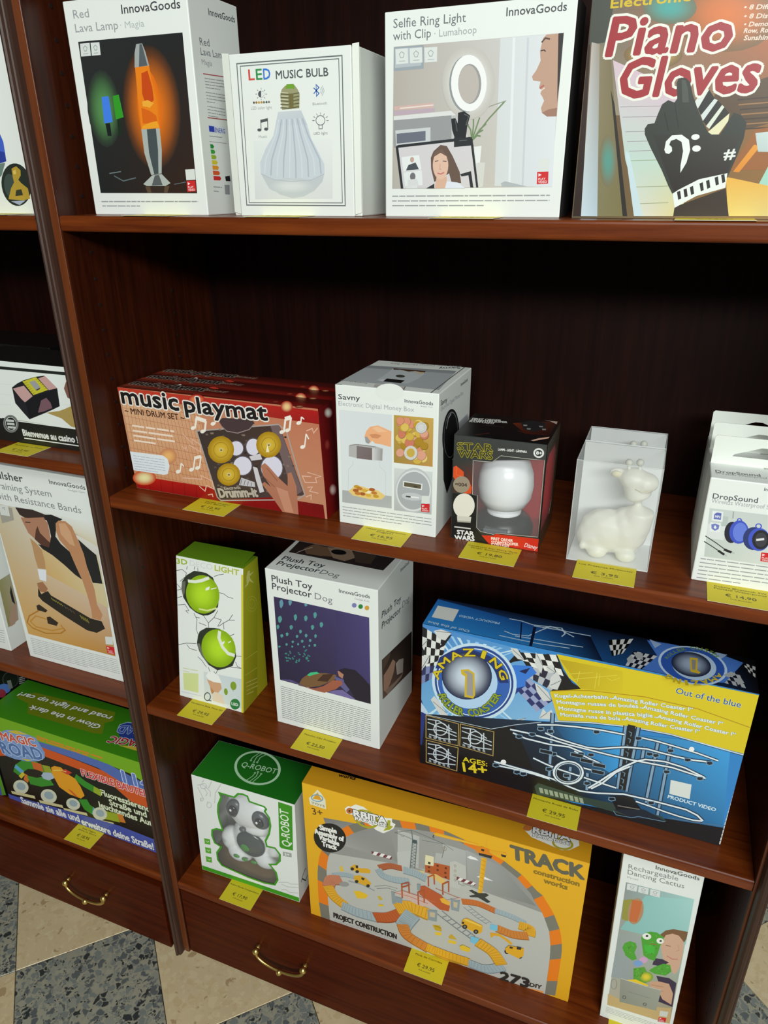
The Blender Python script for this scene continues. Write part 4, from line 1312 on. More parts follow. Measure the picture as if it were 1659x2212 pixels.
['s',(160,150,60),12.5,[1506,2642,1535,2724]],
['s',(160,150,60),12.6,[979,2448,1020,2501]],
['s',(160,150,60),12.4,[1542,2654,1571,2736]],
['s',(160,150,60),12.6,[1028,2466,1069,2519]],
['s',(160,150,60),12.4,[1577,2665,1607,2747]],
['s',(160,150,60),12.6,[1078,2484,1118,2537]],
['s',(160,150,60),12.4,[1613,2677,1642,2759]],
['s',(90,100,110),12.6,[1150,2508,1183,2571]],
['s',(120,70,50),12.6,[1207,2530,1241,2594]],
['s',(90,100,110),12.5,[1265,2553,1298,2616]],
['s',(120,70,50),12.5,[1322,2575,1356,2639]],
['s',(176,120,44),26.3,[516,2756,238,2934,142,3096,246,3188,543,3234,920,3144,1044,3045,962,2973]],
['s',(190,134,56),23.7,[653,2908,402,2896,232,3051,336,3143,722,3133,1000,3021,968,2948]],
['p',(52,42,34),[477,2665,552,2622,725,2710,665,2764,478,2756]],
['p',(52,42,34),[665,2864,748,2831,916,2920,860,3001,655,2999]],
['p',(214,218,214),[1946,2963,2117,2931,2088,3099,1927,3126]],
['p',(205,34,38),[1929,3159,2106,3149,2087,3313,1922,3309]],
['p',(235,225,225),[1950,3176,1997,3194,1947,3218]],
['t','PLAY',(240,215,215),1945,3261,2051,3260,27,0.02,0],
['t','VIDEO',(240,215,215),1943,3297,2069,3299,27,0.02,0],
['l',(161,164,164),[126,3440,2124,3413,120,3769],9,0.24],
['p',(212,215,210),[164,754,370,734,360,934,152,942]],
['s',(130,134,134),9.6,[222,805,277,786,274,837]],
  ],
 },
 'leftw': {
  'front': [
['l',(169,172,173),[777,2296,1623,2255,707,2621],7,0.24],
['g',[(190,190,180),(170,170,160),(170,160,140),(190,180,160)],[867,953,1666,899,1550,2115,408,2286]],
  ],
  'right': [
['g',[(150,146,96),(176,174,150),(180,150,130),(150,140,90)],[96,1228,455,1208,308,2180,65,2205]],
['p',(36,36,38),[326,1442,321,1856,272,1758,275,1567]],
['p',(176,146,126),[252,1832,322,1857,222,2214,114,2220,122,2067]],
  ],
 },
 'deco': {
  'front': [
['t','3D',(150,176,34),17,138,223,126,88,0.03,0],
['t','DECO',(206,211,208),272,127,704,125,91,0,0],
['t','LIGHT',(176,186,66),746,124,1192,127,90,0.03,0],
['s',(64,68,64),8.5,[727,233,816,188,913,154]],
['s',(64,68,64),8.6,[815,491,900,491,997,536,1084,538]],
['s',(64,68,64),8.9,[4,264,118,224,201,267,184,336,71,439]],
['s',(64,68,64),8.9,[4,495,94,567]],
['s',(64,68,64),9,[4,607,89,578]],
['s',(64,68,64),9,[4,744,104,698]],
['s',(64,68,64),9.1,[11,871,156,828,234,926,164,941]],
['s',(64,68,64),8.9,[330,950,390,1058,368,1224,403,1313]],
['s',(64,68,64),9,[369,1012,442,1014]],
['s',(64,68,64),8.9,[513,948,609,1065,720,946,794,807]],
['s',(64,68,64),9,[422,1102,568,1121]],
['s',(64,68,64),8.9,[609,1065,615,1148]],
['s',(64,68,64),8.8,[716,947,860,958,786,1090]],
['s',(64,68,64),8.8,[804,1086,899,1003,1006,930,1112,911]],
['s',(64,68,64),8.7,[1006,930,1074,817]],
['s',(64,68,64),8.7,[899,1003,908,1114]],
['s',(64,68,64),8.8,[1015,1211,1100,1155]],
['s',(64,68,64),9.3,[7,1592,174,1526,362,1494]],
['s',(64,68,64),9.2,[173,1551,228,1611,374,1619]],
['s',(64,68,64),8.8,[1119,1540,1235,1523]],
['s',(64,68,64),8.9,[1122,1651,1158,1721,1235,1740]],
['s',(64,68,64),8.9,[1028,1766,1235,1737]],
['s',(64,68,64),9.2,[592,1869,631,1955]],
['s',(64,68,64),9.1,[776,1879,738,1963,702,1925]],
['s',(64,68,64),9.2,[390,1726,467,1777,558,1880]],
['s',(64,68,64),9,[222,976,167,937]],
['s',(64,68,64),8.7,[352,182,368,126]],
['s',(64,68,64),8.7,[424,196,421,142]],
['s',(64,68,64),8.8,[206,209,222,149]],
['p',(46,52,40),[94,567,111,432,203,307,351,203,496,196,585,199,709,253,764,372,820,555,800,739,718,855,608,932,499,958,371,931,253,869,172,768,127,710]],
['p',(100,104,90),[94,567,111,432,182,418,158,621,127,710]],
['r',(182,222,42),(134,172,14),[506,585,312,-132,84,312],30],
['s',(226,232,214),52.8,[228,403,365,390,493,346,637,270]],
['s',(214,222,150),28.4,[428,853,591,852,773,770]],
['p',(250,252,244),[570,461,646,417,634,475,565,508]],
['s',(240,246,220),15.6,[670,458,774,418]],
['p',(46,52,40),[377,1487,403,1327,441,1250,568,1158,714,1133,822,1123,1004,1193,1110,1353,1137,1549,1068,1736,923,1816,776,1886,593,1823,465,1691,412,1599]],
['p',(106,110,100),[377,1487,433,1474,521,1712,629,1842,593,1823,465,1691]],
['r',(182,222,42),(134,172,14),[796,1480,302,-183,136,294],30],
['s',(226,232,214),60,[825,1162,809,1287,876,1437,983,1528,1109,1536]],
['p',(250,252,244),[866,1355,921,1316,906,1370,848,1396]],
['s',(240,246,220),15.9,[985,1335,1039,1296]],
['p',(206,216,150),[82,2099,393,2040,387,2406,92,2415]],
['l',(199,206,146),[84,2010,384,1989,83,2063],2,0.24],
['g',[(206,214,214),(196,208,214),(206,216,214),(214,220,216)],[497,1976,1234,1935,1233,2479,506,2470]],
['p',(234,237,232),[540,2049,600,1957,665,1934,793,1976,854,2104,699,2126,597,2095]],
['p',(206,160,124),[562,2104,699,2122,832,2109,853,2206,786,2301,708,2303,623,2229]],
['p',(190,130,80),[623,2229,708,2303,658,2362,640,2313]],
['p',(224,206,184),[677,2332,771,2298,870,2328,902,2487,675,2482]],
['o',(70,76,76),16.9,[567,2430,60,-16,-1,75],24],
['e',(214,220,216),[567,2430,45,-12,-1,61],20],
['s',(60,60,60),15,[600,2493,647,2490]],
['e',(126,156,46),[1080,2095,58,-22,11,76],20],
['e',(126,156,46),[934,2241,36,-14,9,60],20],
['s',(60,70,30),5.4,[1056,2171,1087,2198]],
['e',(44,122,62),[1110,2429,94,-41,18,96],20],
['t','LED',(226,236,226),1045,2459,1170,2454,50,0.03,0],
['l',(184,176,199),[38,2469,450,2448,40,2472],1,0.24],
['p',(206,196,40),[1234,102,1267,102,1267,2554,1234,2554]],
  ],
  'right': [
['g',[(176,176,36),(150,156,30),(134,132,20),(160,152,24)],[3,3,437,3,437,2554,3,2554]],
['p',(206,206,120),[130,103,204,126,193,178,319,199,193,218,207,265,326,406,178,291,136,342,29,339,102,301,91,192]],
['o',(178,180,60),9.9,[258,731,170,90,0,132],24],
['o',(178,180,60),9.9,[258,731,105,56,0,83],24],
['p',(190,190,100),[436,1587,436,1637,436,1743,436,1699]],
['p',(190,190,100),[436,1863,436,1909,436,1989,436,1947]],
['s',(190,186,70),10.2,[50,1599,436,1684]],
['s',(190,186,70),10.4,[49,1890,436,1989]],
['l',(184,181,94),[78,2047,436,2190,108,2276],4,0.24],
  ],
  'top': [
['g',[(86,124,16),(96,134,18),(110,150,22),(104,144,20)],[3,3,1267,3,1267,437,3,437]],
  ],
 },
 'dog': {
  'front': [
['t','Plush Toy',(70,74,78),108,201,777,203,106,0.016,0],
['t','Projector',(70,74,78),104,333,759,346,108,0.016,0],
['t','Dog',(128,130,134),807,350,1091,364,105,0,0],
['t','InnovaGoods',(76,80,84),1203,159,1678,158,60,0.014,0],
['t','Gadget Kids',(150,150,154),1446,222,1667,220,28,0,0],
['e',(120,124,176),[1435,322,37,-8,-1,39],20],
['e',(40,130,62),[1534,321,36,-8,-1,39],20],
['e',(206,156,62),[1631,322,36,-8,-1,39],20],
['g',[(54,46,80),(70,62,110),(52,44,76),(42,35,62)],[118,459,1663,475,1665,2008,113,1986]],
['g',[(62,54,98),(74,66,118),(66,58,106),(56,48,90)],[1138,472,1663,475,1664,1636,1111,1592]],
['p',(98,150,166),[210,530,241,484,265,487,278,546,260,597,236,641,214,623]],
['p',(98,150,166),[365,487,391,455,412,456,425,494,410,528,390,559,370,548]],
['p',(98,150,166),[629,482,653,464,672,462,685,480,673,498,655,514,636,511]],
['p',(84,152,150),[440,726,465,692,485,693,497,735,483,772,464,805,444,792]],
['p',(84,152,150),[163,820,195,780,221,781,235,829,218,871,193,910,168,896]],
['p',(84,152,150),[613,705,639,673,660,673,672,712,659,747,639,777,618,766]],
['p',(84,152,150),[771,611,797,578,817,579,830,620,816,656,797,689,777,677]],
['p',(84,152,150),[867,759,892,729,913,729,926,765,913,797,894,826,873,816]],
['p',(84,152,150),[719,841,743,813,762,813,775,846,762,876,744,903,724,894]],
['p',(84,152,150),[354,929,379,902,400,902,412,932,399,960,379,986,360,978]],
['p',(84,152,150),[129,974,150,948,167,949,177,980,165,1008,149,1033,132,1024]],
['p',(84,152,150),[513,971,534,949,552,948,563,973,551,996,535,1017,518,1011]],
['p',(84,152,150),[278,1075,300,1053,318,1052,329,1077,317,1101,301,1122,283,1116]],
['p',(84,152,150),[450,1075,470,1056,487,1055,497,1075,486,1095,471,1113,455,1109]],
['p',(84,152,150),[180,1129,204,1107,223,1105,236,1129,223,1152,205,1173,186,1167]],
['p',(84,152,150),[605,1022,626,1001,644,1000,655,1023,644,1045,628,1066,610,1060]],
['p',(84,152,150),[766,990,785,968,801,968,812,993,801,1016,786,1036,771,1030]],
['p',(84,152,150),[671,1095,690,1077,707,1076,717,1094,707,1113,692,1130,676,1126]],
['p',(84,152,150),[533,1143,553,1124,569,1123,580,1142,569,1161,554,1178,538,1174]],
['p',(84,152,150),[371,1196,389,1180,405,1178,415,1195,405,1211,391,1226,376,1223]],
['p',(84,152,150),[259,1271,278,1254,293,1253,303,1269,293,1286,279,1301,264,1298]],
['p',(84,152,150),[465,1216,480,1200,493,1199,501,1216,493,1232,481,1246,468,1243]],
['p',(84,152,150),[746,1163,766,1145,782,1143,793,1162,782,1181,768,1198,751,1194]],
['p',(84,152,150),[658,1196,672,1183,683,1182,691,1196,683,1209,673,1222,662,1219]],
['p',(84,152,150),[359,1287,375,1273,388,1272,396,1285,388,1299,376,1312,363,1309]],
['p',(84,152,150),[129,1344,148,1330,163,1328,174,1341,164,1355,149,1369,134,1367]],
['p',(84,152,150),[565,1239,579,1226,591,1225,598,1239,591,1252,580,1264,569,1261]],
['e',(62,132,126),[477,1380,15,-4,-1,14],6],
['e',(62,132,126),[501,1405,15,-4,-1,14],6],
['e',(62,132,126),[266,1526,15,-4,-1,14],6],
['e',(62,132,126),[617,1293,15,-4,-1,14],6],
['e',(62,132,126),[337,1421,15,-4,-1,14],6],
['e',(62,132,126),[434,1569,15,-4,-1,14],6],
['e',(62,132,126),[439,1530,15,-4,-1,14],6],
['e',(62,132,126),[302,1519,15,-4,-1,14],6],
['e',(62,132,126),[606,1439,15,-4,-1,14],6],
['e',(62,132,126),[557,1426,15,-4,-1,14],6],
['e',(62,132,126),[266,1536,15,-4,-1,14],6],
['e',(62,132,126),[487,1499,15,-4,-1,14],6],
['e',(62,132,126),[246,1455,15,-4,-1,14],6],
['e',(62,132,126),[437,1537,15,-4,-1,14],6],
['e',(62,132,126),[608,1459,15,-4,-1,14],6],
['e',(62,132,126),[625,1453,15,-4,-1,14],6],
['e',(62,132,126),[587,1389,15,-4,-1,14],6],
['e',(62,132,126),[643,1386,15,-4,-1,14],6],
['e',(62,132,126),[282,1581,15,-4,-1,14],6],
['e',(62,132,126),[329,1395,15,-4,-1,14],6],
['e',(62,132,126),[421,1565,15,-4,-1,14],6],
['e',(62,132,126),[367,1500,15,-4,-1,14],6],
['e',(62,132,126),[404,1462,15,-4,-1,14],6],
['e',(62,132,126),[493,1403,15,-4,-1,14],6],
['e',(62,132,126),[624,1423,15,-4,-1,14],6],
['e',(62,132,126),[630,1444,15,-4,-1,14],6],
['e',(62,132,126),[647,1480,15,-4,-1,14],6],
['e',(62,132,126),[308,1525,15,-4,-1,14],6],
['e',(62,132,126),[637,1484,15,-4,-1,14],6],
['e',(62,132,126),[475,1537,15,-4,-1,14],6],
['e',(62,132,126),[329,1530,15,-4,-1,14],6],
['e',(62,132,126),[479,1519,15,-4,-1,14],6],
['e',(62,132,126),[260,1447,15,-4,-1,14],6],
['e',(62,132,126),[647,1480,15,-4,-1,14],6],
['e',(62,132,126),[597,1315,15,-4,-1,14],6],
['e',(62,132,126),[301,1466,15,-4,-1,14],6],
['e',(62,132,126),[576,1368,15,-4,-1,14],6],
['e',(62,132,126),[260,1585,15,-4,-1,14],6],
['e',(62,132,126),[257,1525,15,-4,-1,14],6],
['e',(62,132,126),[379,1518,15,-4,-1,14],6],
['e',(62,132,126),[642,1487,15,-4,-1,14],6],
['e',(62,132,126),[667,1394,15,-4,-1,14],6],
['e',(62,132,126),[267,1451,15,-4,-1,14],6],
['e',(62,132,126),[251,1523,15,-4,-1,14],6],
['p',(120,88,56),[434,2004,508,1856,587,1774,739,1688,923,1639,1102,1623,1109,1695,970,1799,801,1921,574,2005]],
['p',(66,190,130),[603,1761,665,1696,777,1654,820,1674,738,1713,643,1771]],
['p',(70,44,34),[769,1825,885,1673,1067,1613,952,1794]],
['p',(96,92,140),[1066,1653,1225,1679,1326,1829,1271,1905,1132,1784]],
['p',(160,92,70),[556,2007,724,1980,875,1896,1044,1739,1188,1705,1208,1763,1092,1892,888,2019,722,2021]],
['p',(176,126,100),[1132,1547,1195,1500,1237,1557,1207,1664,1147,1631]],
['p',(36,30,44),[1138,1529,1249,1456,1424,1449,1543,1544,1665,1675,1663,2001,1410,1998,1343,1865,1232,1726,1228,1579]],
['p',(116,106,160),[944,1989,1055,1926,1201,1875,1419,1995,1339,2007]],
['p',(84,76,124),[117,1976,316,1929,575,1997,370,1976]],
['l',(120,124,126),[109,2111,1665,2137,98,2730],17,0.25],
  ],
  'top': [
['t','Plush Toy',(56,60,64),101,1183,804,1185,126,0.016,0],
['t','Projector',(56,60,64),105,1347,794,1348,123,0.016,0],
['t','Dog',(110,112,116),820,1358,1130,1374,118,0,0],
['g',[(40,30,28),(34,28,28),(44,36,36),(52,42,40)],[63,358,1712,324,1660,948,89,924]],
['p',(120,92,70),[253,727,343,536,579,564,808,818,581,867,367,874]],
['p',(150,126,104),[579,564,935,467,1124,734,1016,885,808,855]],
['e',(14,12,14),[811,652,121,-18,32,78],20],
['s',(206,190,176),15.6,[212,895,286,753,361,647]],
['p',(70,56,48),[981,488,1400,555,1413,840,1179,858]],
  ],
  'right': [
['t','Plush Toy',(70,72,80),131,536,926,697,101,0.016,0],
['t','Projector',(70,72,80),127,713,909,879,102,0.016,0],
['t','Dog',(130,132,138),985,861,1300,906,108,0,0],
['t','InnovaGoods',(80,82,90),902,179,1284,226,62,0.014,0],
['g',[(60,46,40),(40,32,28),(44,36,34),(120,96,82)],[125,1254,1452,1575,1476,2375,145,1994]],
['p',(176,138,116),[192,1579,391,1580,574,1546,690,1665,629,1806,480,1904,297,1974,187,1853]],
['p',(186,172,164),[705,1716,858,1739,1057,1852,1036,2111,763,1972]],
['p',(150,126,112),[253,1901,667,2039,1061,2129,961,2165,341,2047]],
['p',(96,80,66),[133,1267,483,1348,438,1435,172,1468]],
  ],
 },
 'coast': {
  'front': [
['p',(46,128,196),[3,3,4182,3,4182,2477,3,2477]],
['g',[(70,130,196),(96,160,214),(130,180,220),(110,170,214)],[4,4,1866,108,1958,1101,4,1573]],
['p',(196,222,240),[1124,1093,1395,1298,1361,1315,1114,1108]],
['p',(150,196,232),[1074,1159,1362,1315,1319,1328,1062,1173]],
['p',(150,196,232),[1017,1220,1208,1362,1165,1376,1004,1232]],
['p',(196,222,240),[954,1272,1134,1385,1083,1401,940,1282]],
['p',(150,196,232),[887,1316,986,1432,937,1447,872,1324]],
['p',(150,196,232),[817,1349,875,1466,819,1483,801,1355]],
['p',(196,222,240),[745,1373,743,1507,692,1523,729,1376]],
['p',(150,196,232),[672,1385,602,1551,546,1568,656,1386]],
['p',(150,196,232),[601,1385,497,1583,448,1599,585,1384]],
['p',(196,222,240),[532,1374,336,1634,284,1650,517,1370]],
['p',(150,196,232),[467,1352,268,1655,224,1668,453,1345]],
['p',(150,196,232),[407,1318,97,1708,54,1721,394,1309]],
['p',(196,222,240),[353,1274,72,1646,37,1610,343,1264]],
['p',(150,196,232),[321,542,16,384,47,335,331,526]],
['p',(150,196,232),[368,472,27,211,67,161,379,458]],
['p',(196,222,240),[421,409,188,160,228,120,434,396]],
['p',(150,196,232),[480,353,242,96,291,97,494,342]],
['p',(150,196,232),[544,306,399,100,445,101,558,296]],
['p',(196,222,240),[610,267,492,102,545,103,625,260]],
['p',(150,196,232),[678,238,631,106,680,107,694,234]],
['p',(150,196,232),[748,220,754,109,807,110,763,217]],
['p',(196,222,240),[816,212,867,112,914,113,831,211]],
['p',(150,196,232),[883,214,1008,115,1058,117,898,216]],
['p',(150,196,232),[948,226,1088,117,1130,118,962,230]],
['p',(196,222,240),[1008,249,1237,121,1280,122,1021,255]],
['p',(150,196,232),[1064,281,1278,122,1312,123,1076,289]],
['p',(34,52,120),[4,1288,82,1537,98,2378,4,2476,4,2377]],
['p',(186,206,226),[4,1514,155,1556,4,1344]],
['c',(222,224,220),(30,30,34),[4,48,342,191,284,699,4,1012],5,6],
['g',[(70,80,130),(70,80,130),(100,110,160),(100,110,160)],[4,789,282,633,269,770,4,1022]],
['c',(120,130,176),(44,50,90),[4,721,310,607,270,780,4,1022],5,2],
['p',(26,26,30),[269,154,425,79,320,287,194,393,318,215]],
['p',(24,24,28),[1704,62,1839,54,1931,266,2067,424,2202,485,1812,632,1635,454]],
['c',(226,227,222),(26,26,30),[1323,134,1818,51,1946,351,1446,306],6,3],
['c',(180,184,190),(40,42,60),[1446,306,1946,351,1812,623,1498,491],5,2],
['c',(150,160,196),(46,52,104),[1349,726,1498,491,1840,780,1653,1027],4,4],
['p',(20,20,24),[1182,377,1343,102,1469,211,1296,292]],
['p',(206,208,206),[4,788,4,604,33,509,115,492,101,615,21,741]],
['s',(110,112,116),9.1,[4,743,115,492]],
['p',(206,208,206),[163,79,265,28,416,49,334,192,238,189]],
['s',(110,112,116),8.6,[201,75,416,49]],
['p',(206,208,206),[1230,86,1319,81,1429,236,1337,238,1266,175]],
['s',(110,112,116),8.1,[1260,109,1429,236]],
['p',(206,208,206),[1560,73,1632,151,1671,265,1659,390,1569,274]],
['s',(110,112,116),8,[1577,102,1671,265]],
['p',(206,208,206),[1774,561,1786,413,1855,296,1927,421,1889,586,1823,592]],
['s',(110,112,116),8.1,[1797,539,1927,421]],
['p',(206,208,206),[1587,554,1676,588,1774,661,1826,784,1718,820,1626,694]],
['s',(110,112,116),8.3,[1623,589,1826,784]],
['p',(206,208,206),[1706,255,1790,216,1843,326,1747,352]],
['s',(110,112,116),8,[1727,266,1843,326]],
['p',(206,208,206),[4,380,28,212,78,256,32,434]],
['s',(110,112,116),8.9,[4,362,78,256]],
['p',(206,208,206),[148,1255,197,1171,300,1290,388,1424,511,1610,306,1510]],
['s',(110,112,116),9.3,[184,1280,388,1424]],
['p',(206,208,206),[1154,1419,1273,1297,1515,1172,1443,1276]],
['s',(110,112,116),8.9,[1209,1381,1515,1172]],
['p',(206,208,206),[1691,1126,1728,944,1786,1002,1839,930,1912,1077]],
['s',(110,112,116),8.5,[1705,1107,1786,1002]],
['p',(56,120,210),[1185,430,1300,345,1520,305,1601,391,1465,555,1472,645,1331,788,1219,962,1135,853]],
['p',(24,34,80),[1366,427,1508,335,1457,448]],
['p',(30,56,130),[1151,858,1312,737,1457,649,1334,834,1221,980]],
['e',(50,96,176),[755,790,574,11,-100,651],40],
['o',(196,220,242),42.1,[755,790,568,11,-99,644],40],
['o',(40,60,120),17.5,[755,790,533,10,-92,601],40],
['o',(214,230,246),15.8,[755,790,510,10,-88,574],40],
['p',(30,50,110),[202,693,262,488,434,332,682,242,963,288,1155,438,1245,653,1125,687,975,505,754,434,503,481,315,662]],
['e',(176,206,238),[701,801,387,-9,-58,456],36],
['r',(210,222,236),(20,32,70),[655,703,351,-7,-53,407],36],
['t','A',(212,188,34),254,876,304,701,100,0.03,0,((60,50,20),0.07)],
['t','M',(212,188,34),318,669,422,519,100,0.03,0,((60,50,20),0.07)],
['t','A',(212,188,34),445,494,584,392,105,0.03,0,((60,50,20),0.07)],
['t','Z',(212,188,34),612,379,763,340,114,0.03,0,((60,50,20),0.07)],
['t','I',(212,188,34),840,342,887,352,120,0.03,0,((60,50,20),0.07)],
['t','N',(212,188,34),955,379,1063,471,117,0.03,0,((60,50,20),0.07)],
['t','G',(212,188,34),1079,493,1138,633,106,0.03,0,((60,50,20),0.07)],
['t','R',(140,158,48),255,1137,288,1207,117,0.03,0,((40,60,40),0.07)],
['t','O',(140,158,48),295,1219,339,1278,123,0.03,0,((40,60,40),0.07)],
['t','L',(140,158,48),348,1288,402,1334,128,0.03,0,((40,60,40),0.07)],
['t','L',(140,158,48),413,1342,473,1374,131,0.03,0,((40,60,40),0.07)],
['t','E',(140,158,48),486,1379,552,1396,131,0.03,0,((40,60,40),0.07)],
['t','R',(140,158,48),565,1397,635,1399,128,0.03,0,((40,60,40),0.07)],
['t','C',(140,158,48),733,1380,803,1351,116,0.03,0,((40,60,40),0.07)],
['t','O',(140,158,48),816,1344,883,1301,109,0.03,0,((40,60,40),0.07)],
['t','A',(140,158,48),895,1292,956,1237,104,0.03,0,((40,60,40),0.07)],
['t','S',(140,158,48),967,1225,1021,1160,99,0.03,0,((40,60,40),0.07)],
['t','T',(140,158,48),1030,1147,1075,1073,95,0.03,0,((40,60,40),0.07)],
['t','E',(140,158,48),1082,1059,1117,979,93,0.03,0,((40,60,40),0.07)],
['t','R',(140,158,48),1123,964,1147,881,92,0.03,0,((40,60,40),0.07)],
['p',(206,176,46),[569,617,678,577,766,621,793,989,767,1055,641,1060,636,712,584,689]],
['p',(156,152,150),[604,634,675,608,742,650,765,1013,672,1020,663,667]],
['g',[(22,22,26),(24,48,74),(12,12,16),(14,14,18)],[77,1535,1857,1132,2529,2295,4,2476]],
['g',[(26,50,76),(60,156,220),(40,112,164),(16,20,26)],[1668,1229,4018,813,4168,2228,2320,2310]],
['g',[(30,70,104),(60,160,226),(56,150,214),(30,90,140)],[1866,1120,2778,907,2897,1844,2120,1448]],
['p',(22,24,27),[1456,2402,2290,2438,2913,2363,3503,2261,4169,2154,4181,2476,2315,2476,1377,2476]],
['s',(110,116,120),7.1,[3500,2241,3841,2187,4178,2124]],
['p',(20,20,24),[77,1543,1063,1509,1370,1351,1591,1808,1808,2353,1716,2387,4,2476]],
['p',(18,18,22),[3,2132,1883,2132,1883,2477,3,2477]],
['s',(180,196,206),9.5,[82,1541,1047,1506,1369,1332,1725,1173]],
['p',(26,28,32),[83,1553,576,1559,584,1962,91,1972]],
['s',(196,206,214),17.3,[110,1677,334,1711,555,1739]],
['s',(196,206,214),17.4,[113,1803,335,1760,557,1800]],
['s',(196,206,214),17.1,[233,1596,250,1927]],
['s',(196,206,214),17,[431,1618,447,1924]],
['s',(196,206,214),17.2,[109,1615,283,1596,481,1699]],
['s',(196,206,214),17.5,[139,1886,338,1905,558,1861]],
['o',(206,214,220),15.3,[310,1739,101,-32,3,113],24],
['p',(150,156,160),[130,1912,170,1915,175,1953,135,1950]],
['p',(150,156,160),[205,1911,244,1914,250,1952,210,1948]],
['p',(150,156,160),[279,1910,319,1913,324,1951,285,1947]],
['p',(150,156,160),[353,1908,393,1912,398,1949,359,1946]],
['p',(150,156,160),[427,1907,466,1911,472,1948,433,1945]],
['s',(186,156,92),11.5,[83,1553,576,1559,584,1962,91,1972],1],
['p',(26,28,32),[602,1551,1091,1541,1103,1977,608,1961]],
['s',(196,206,214),16.9,[629,1672,852,1705,1072,1735]],
['s',(196,206,214),17,[631,1796,853,1756,1074,1801]],
['s',(196,206,214),16.7,[751,1589,767,1924]],
['s',(196,206,214),16.5,[947,1607,965,1929]],
['s',(196,206,214),16.8,[628,1611,800,1588,998,1692]],
['s',(196,206,214),17.1,[657,1879,856,1905,1076,1866]],
['o',(206,214,220),14.9,[828,1734,97,-31,5,111],24],
['p',(150,156,160),[647,1904,687,1909,693,1947,653,1942]],
['p',(150,156,160),[722,1906,762,1911,768,1949,728,1944]],
['p',(150,156,160),[797,1908,837,1913,842,1952,803,1946]],
['p',(150,156,160),[871,1909,911,1915,916,1954,877,1948]],
['p',(150,156,160),[945,1911,984,1917,990,1956,951,1951]],
['s',(186,156,92),11.2,[602,1551,1091,1541,1103,1977,608,1961],1],
['p',(26,28,32),[95,2013,586,2000,582,2446,103,2433]],
['s',(196,206,214),17.8,[122,2137,343,2169,560,2199]],
['s',(196,206,214),18,[124,2263,343,2221,560,2265]],
['s',(196,206,214),17.6,[244,2051,257,2394]],
['s',(196,206,214),17.5,[440,2068,449,2398]],
['s',(196,206,214),17.8,[121,2074,294,2050,488,2155]],
['s',(196,206,214),18,[150,2349,344,2374,559,2333]],
['o',(206,214,220),15.8,[319,2199,103,-35,3,117],24],
['p',(150,156,160),[141,2374,180,2379,185,2418,146,2413]],
['p',(150,156,160),[214,2375,253,2381,258,2420,219,2414]],
['p',(150,156,160),[286,2377,325,2382,330,2421,291,2416]],
['p',(150,156,160),[358,2378,397,2383,402,2423,363,2418]],
['p',(150,156,160),[430,2380,469,2385,473,2425,435,2420]],
['s',(186,156,92),11.8,[95,2013,586,2000,582,2446,103,2433],1],
['t','AGES:',(222,200,40),669,2226,1030,2199,84,0.025,0],
['t','14+',(222,200,40),687,2413,1039,2354,160,0.03,0],
['p',(214,192,34),[1829,32,4181,12,4181,905,3809,892,3334,860,2852,891,2356,974,1950,1077,1800,634,2180,487,2108,417,2017,357,1936,230]],
['g',[(186,160,30),(206,184,34),(212,190,34),(196,172,30)],[1873,100,2650,80,2691,401,2183,482]],
['s',(222,206,70),7.6,[2086,359,2312,266,2595,157]],
['s',(222,206,70),7.6,[2123,392,2139,218]],
['s',(222,206,70),7.5,[2347,436,2352,181]],
['s',(222,206,70),7.5,[2391,381,2386,193]],
['s',(222,206,70),7.4,[2473,232,2542,255,2631,188]],
['s',(222,206,70),7.6,[2027,290,2304,194]],
['s',(176,136,24),11.8,[1803,629,2053,545,2302,480,2948,391,3574,394,4175,497]],
['s',(230,190,60),9.9,[1801,645,1945,1060]],
['s',(214,222,226),14.2,[1896,1107,2357,987,2853,901,3336,873,3811,902,4181,922]],
['s',(40,60,80),8.1,[1897,1125,2359,1004,2855,918,3339,889,3814,918,4181,938]],
['t','Kugel-Achterbahn',(226,232,224),1870,711,2527,546,55,0.03,0,((70,128,160),0.06)],
['t','„Amazing Roller Coaster I“',(226,232,224),2552,535,3522,451,54,0.03,0,((70,128,160),0.06)],
['t','Montagne russes de boules',(226,232,224),1903,803,2903,581,56,0.03,0,((70,128,160),0.06)],
['t','„Amazing Roller Coaster I“',(226,232,224),2924,571,3880,557,53,0.03,0,((70,128,160),0.06)],
['t','Montagne russe in plastica biglie',(226,232,224),1937,900,3087,675,57,0.03,0,((70,128,160),0.06)],
['t','„Amazing Roller Coaster I“',(226,232,224),3111,664,4042,676,53,0.03,0,((70,128,160),0.06)],
['t','Montaña rusa de bola',(226,232,224),1970,993,2715,837,57,0.03,0,((70,128,160),0.06)],
['t','„Amazing Roller Coaster I“',(226,232,224),2739,816,3650,751,55,0.03,0,((70,128,160),0.06)],
['t','Out of the blue',(40,84,140),3294,237,4023,243,86,0.01,0,((220,226,200),0.035)],
['p',(52,70,62),[1726,2330,1771,2251,2047,2268,2394,2283,2838,2244,3433,2249,3499,2315,3041,2403,2481,2393,1769,2468]],
['p',(150,160,140),[1787,2329,1840,2325,1864,2415,1816,2419]],
['p',(150,160,140),[1858,2327,1911,2323,1934,2412,1887,2416]],
['p',(150,160,140),[1929,2325,1981,2321,2005,2410,1958,2414]],
['p',(150,160,140),[1999,2322,2051,2319,2075,2407,2029,2411]],
['p',(150,160,140),[2069,2320,2121,2316,2145,2405,2099,2409]],
['p',(150,160,140),[2138,2318,2190,2314,2214,2402,2168,2406]],
['p',(150,160,140),[2208,2316,2259,2312,2283,2400,2238,2404]],
['p',(150,160,140),[2277,2313,2328,2310,2352,2398,2307,2402]],
['p',(150,160,140),[2345,2311,2396,2308,2421,2395,2375,2399]],
['p',(22,26,30),[2732,2131,3010,2027,3162,2222,2850,2343]],
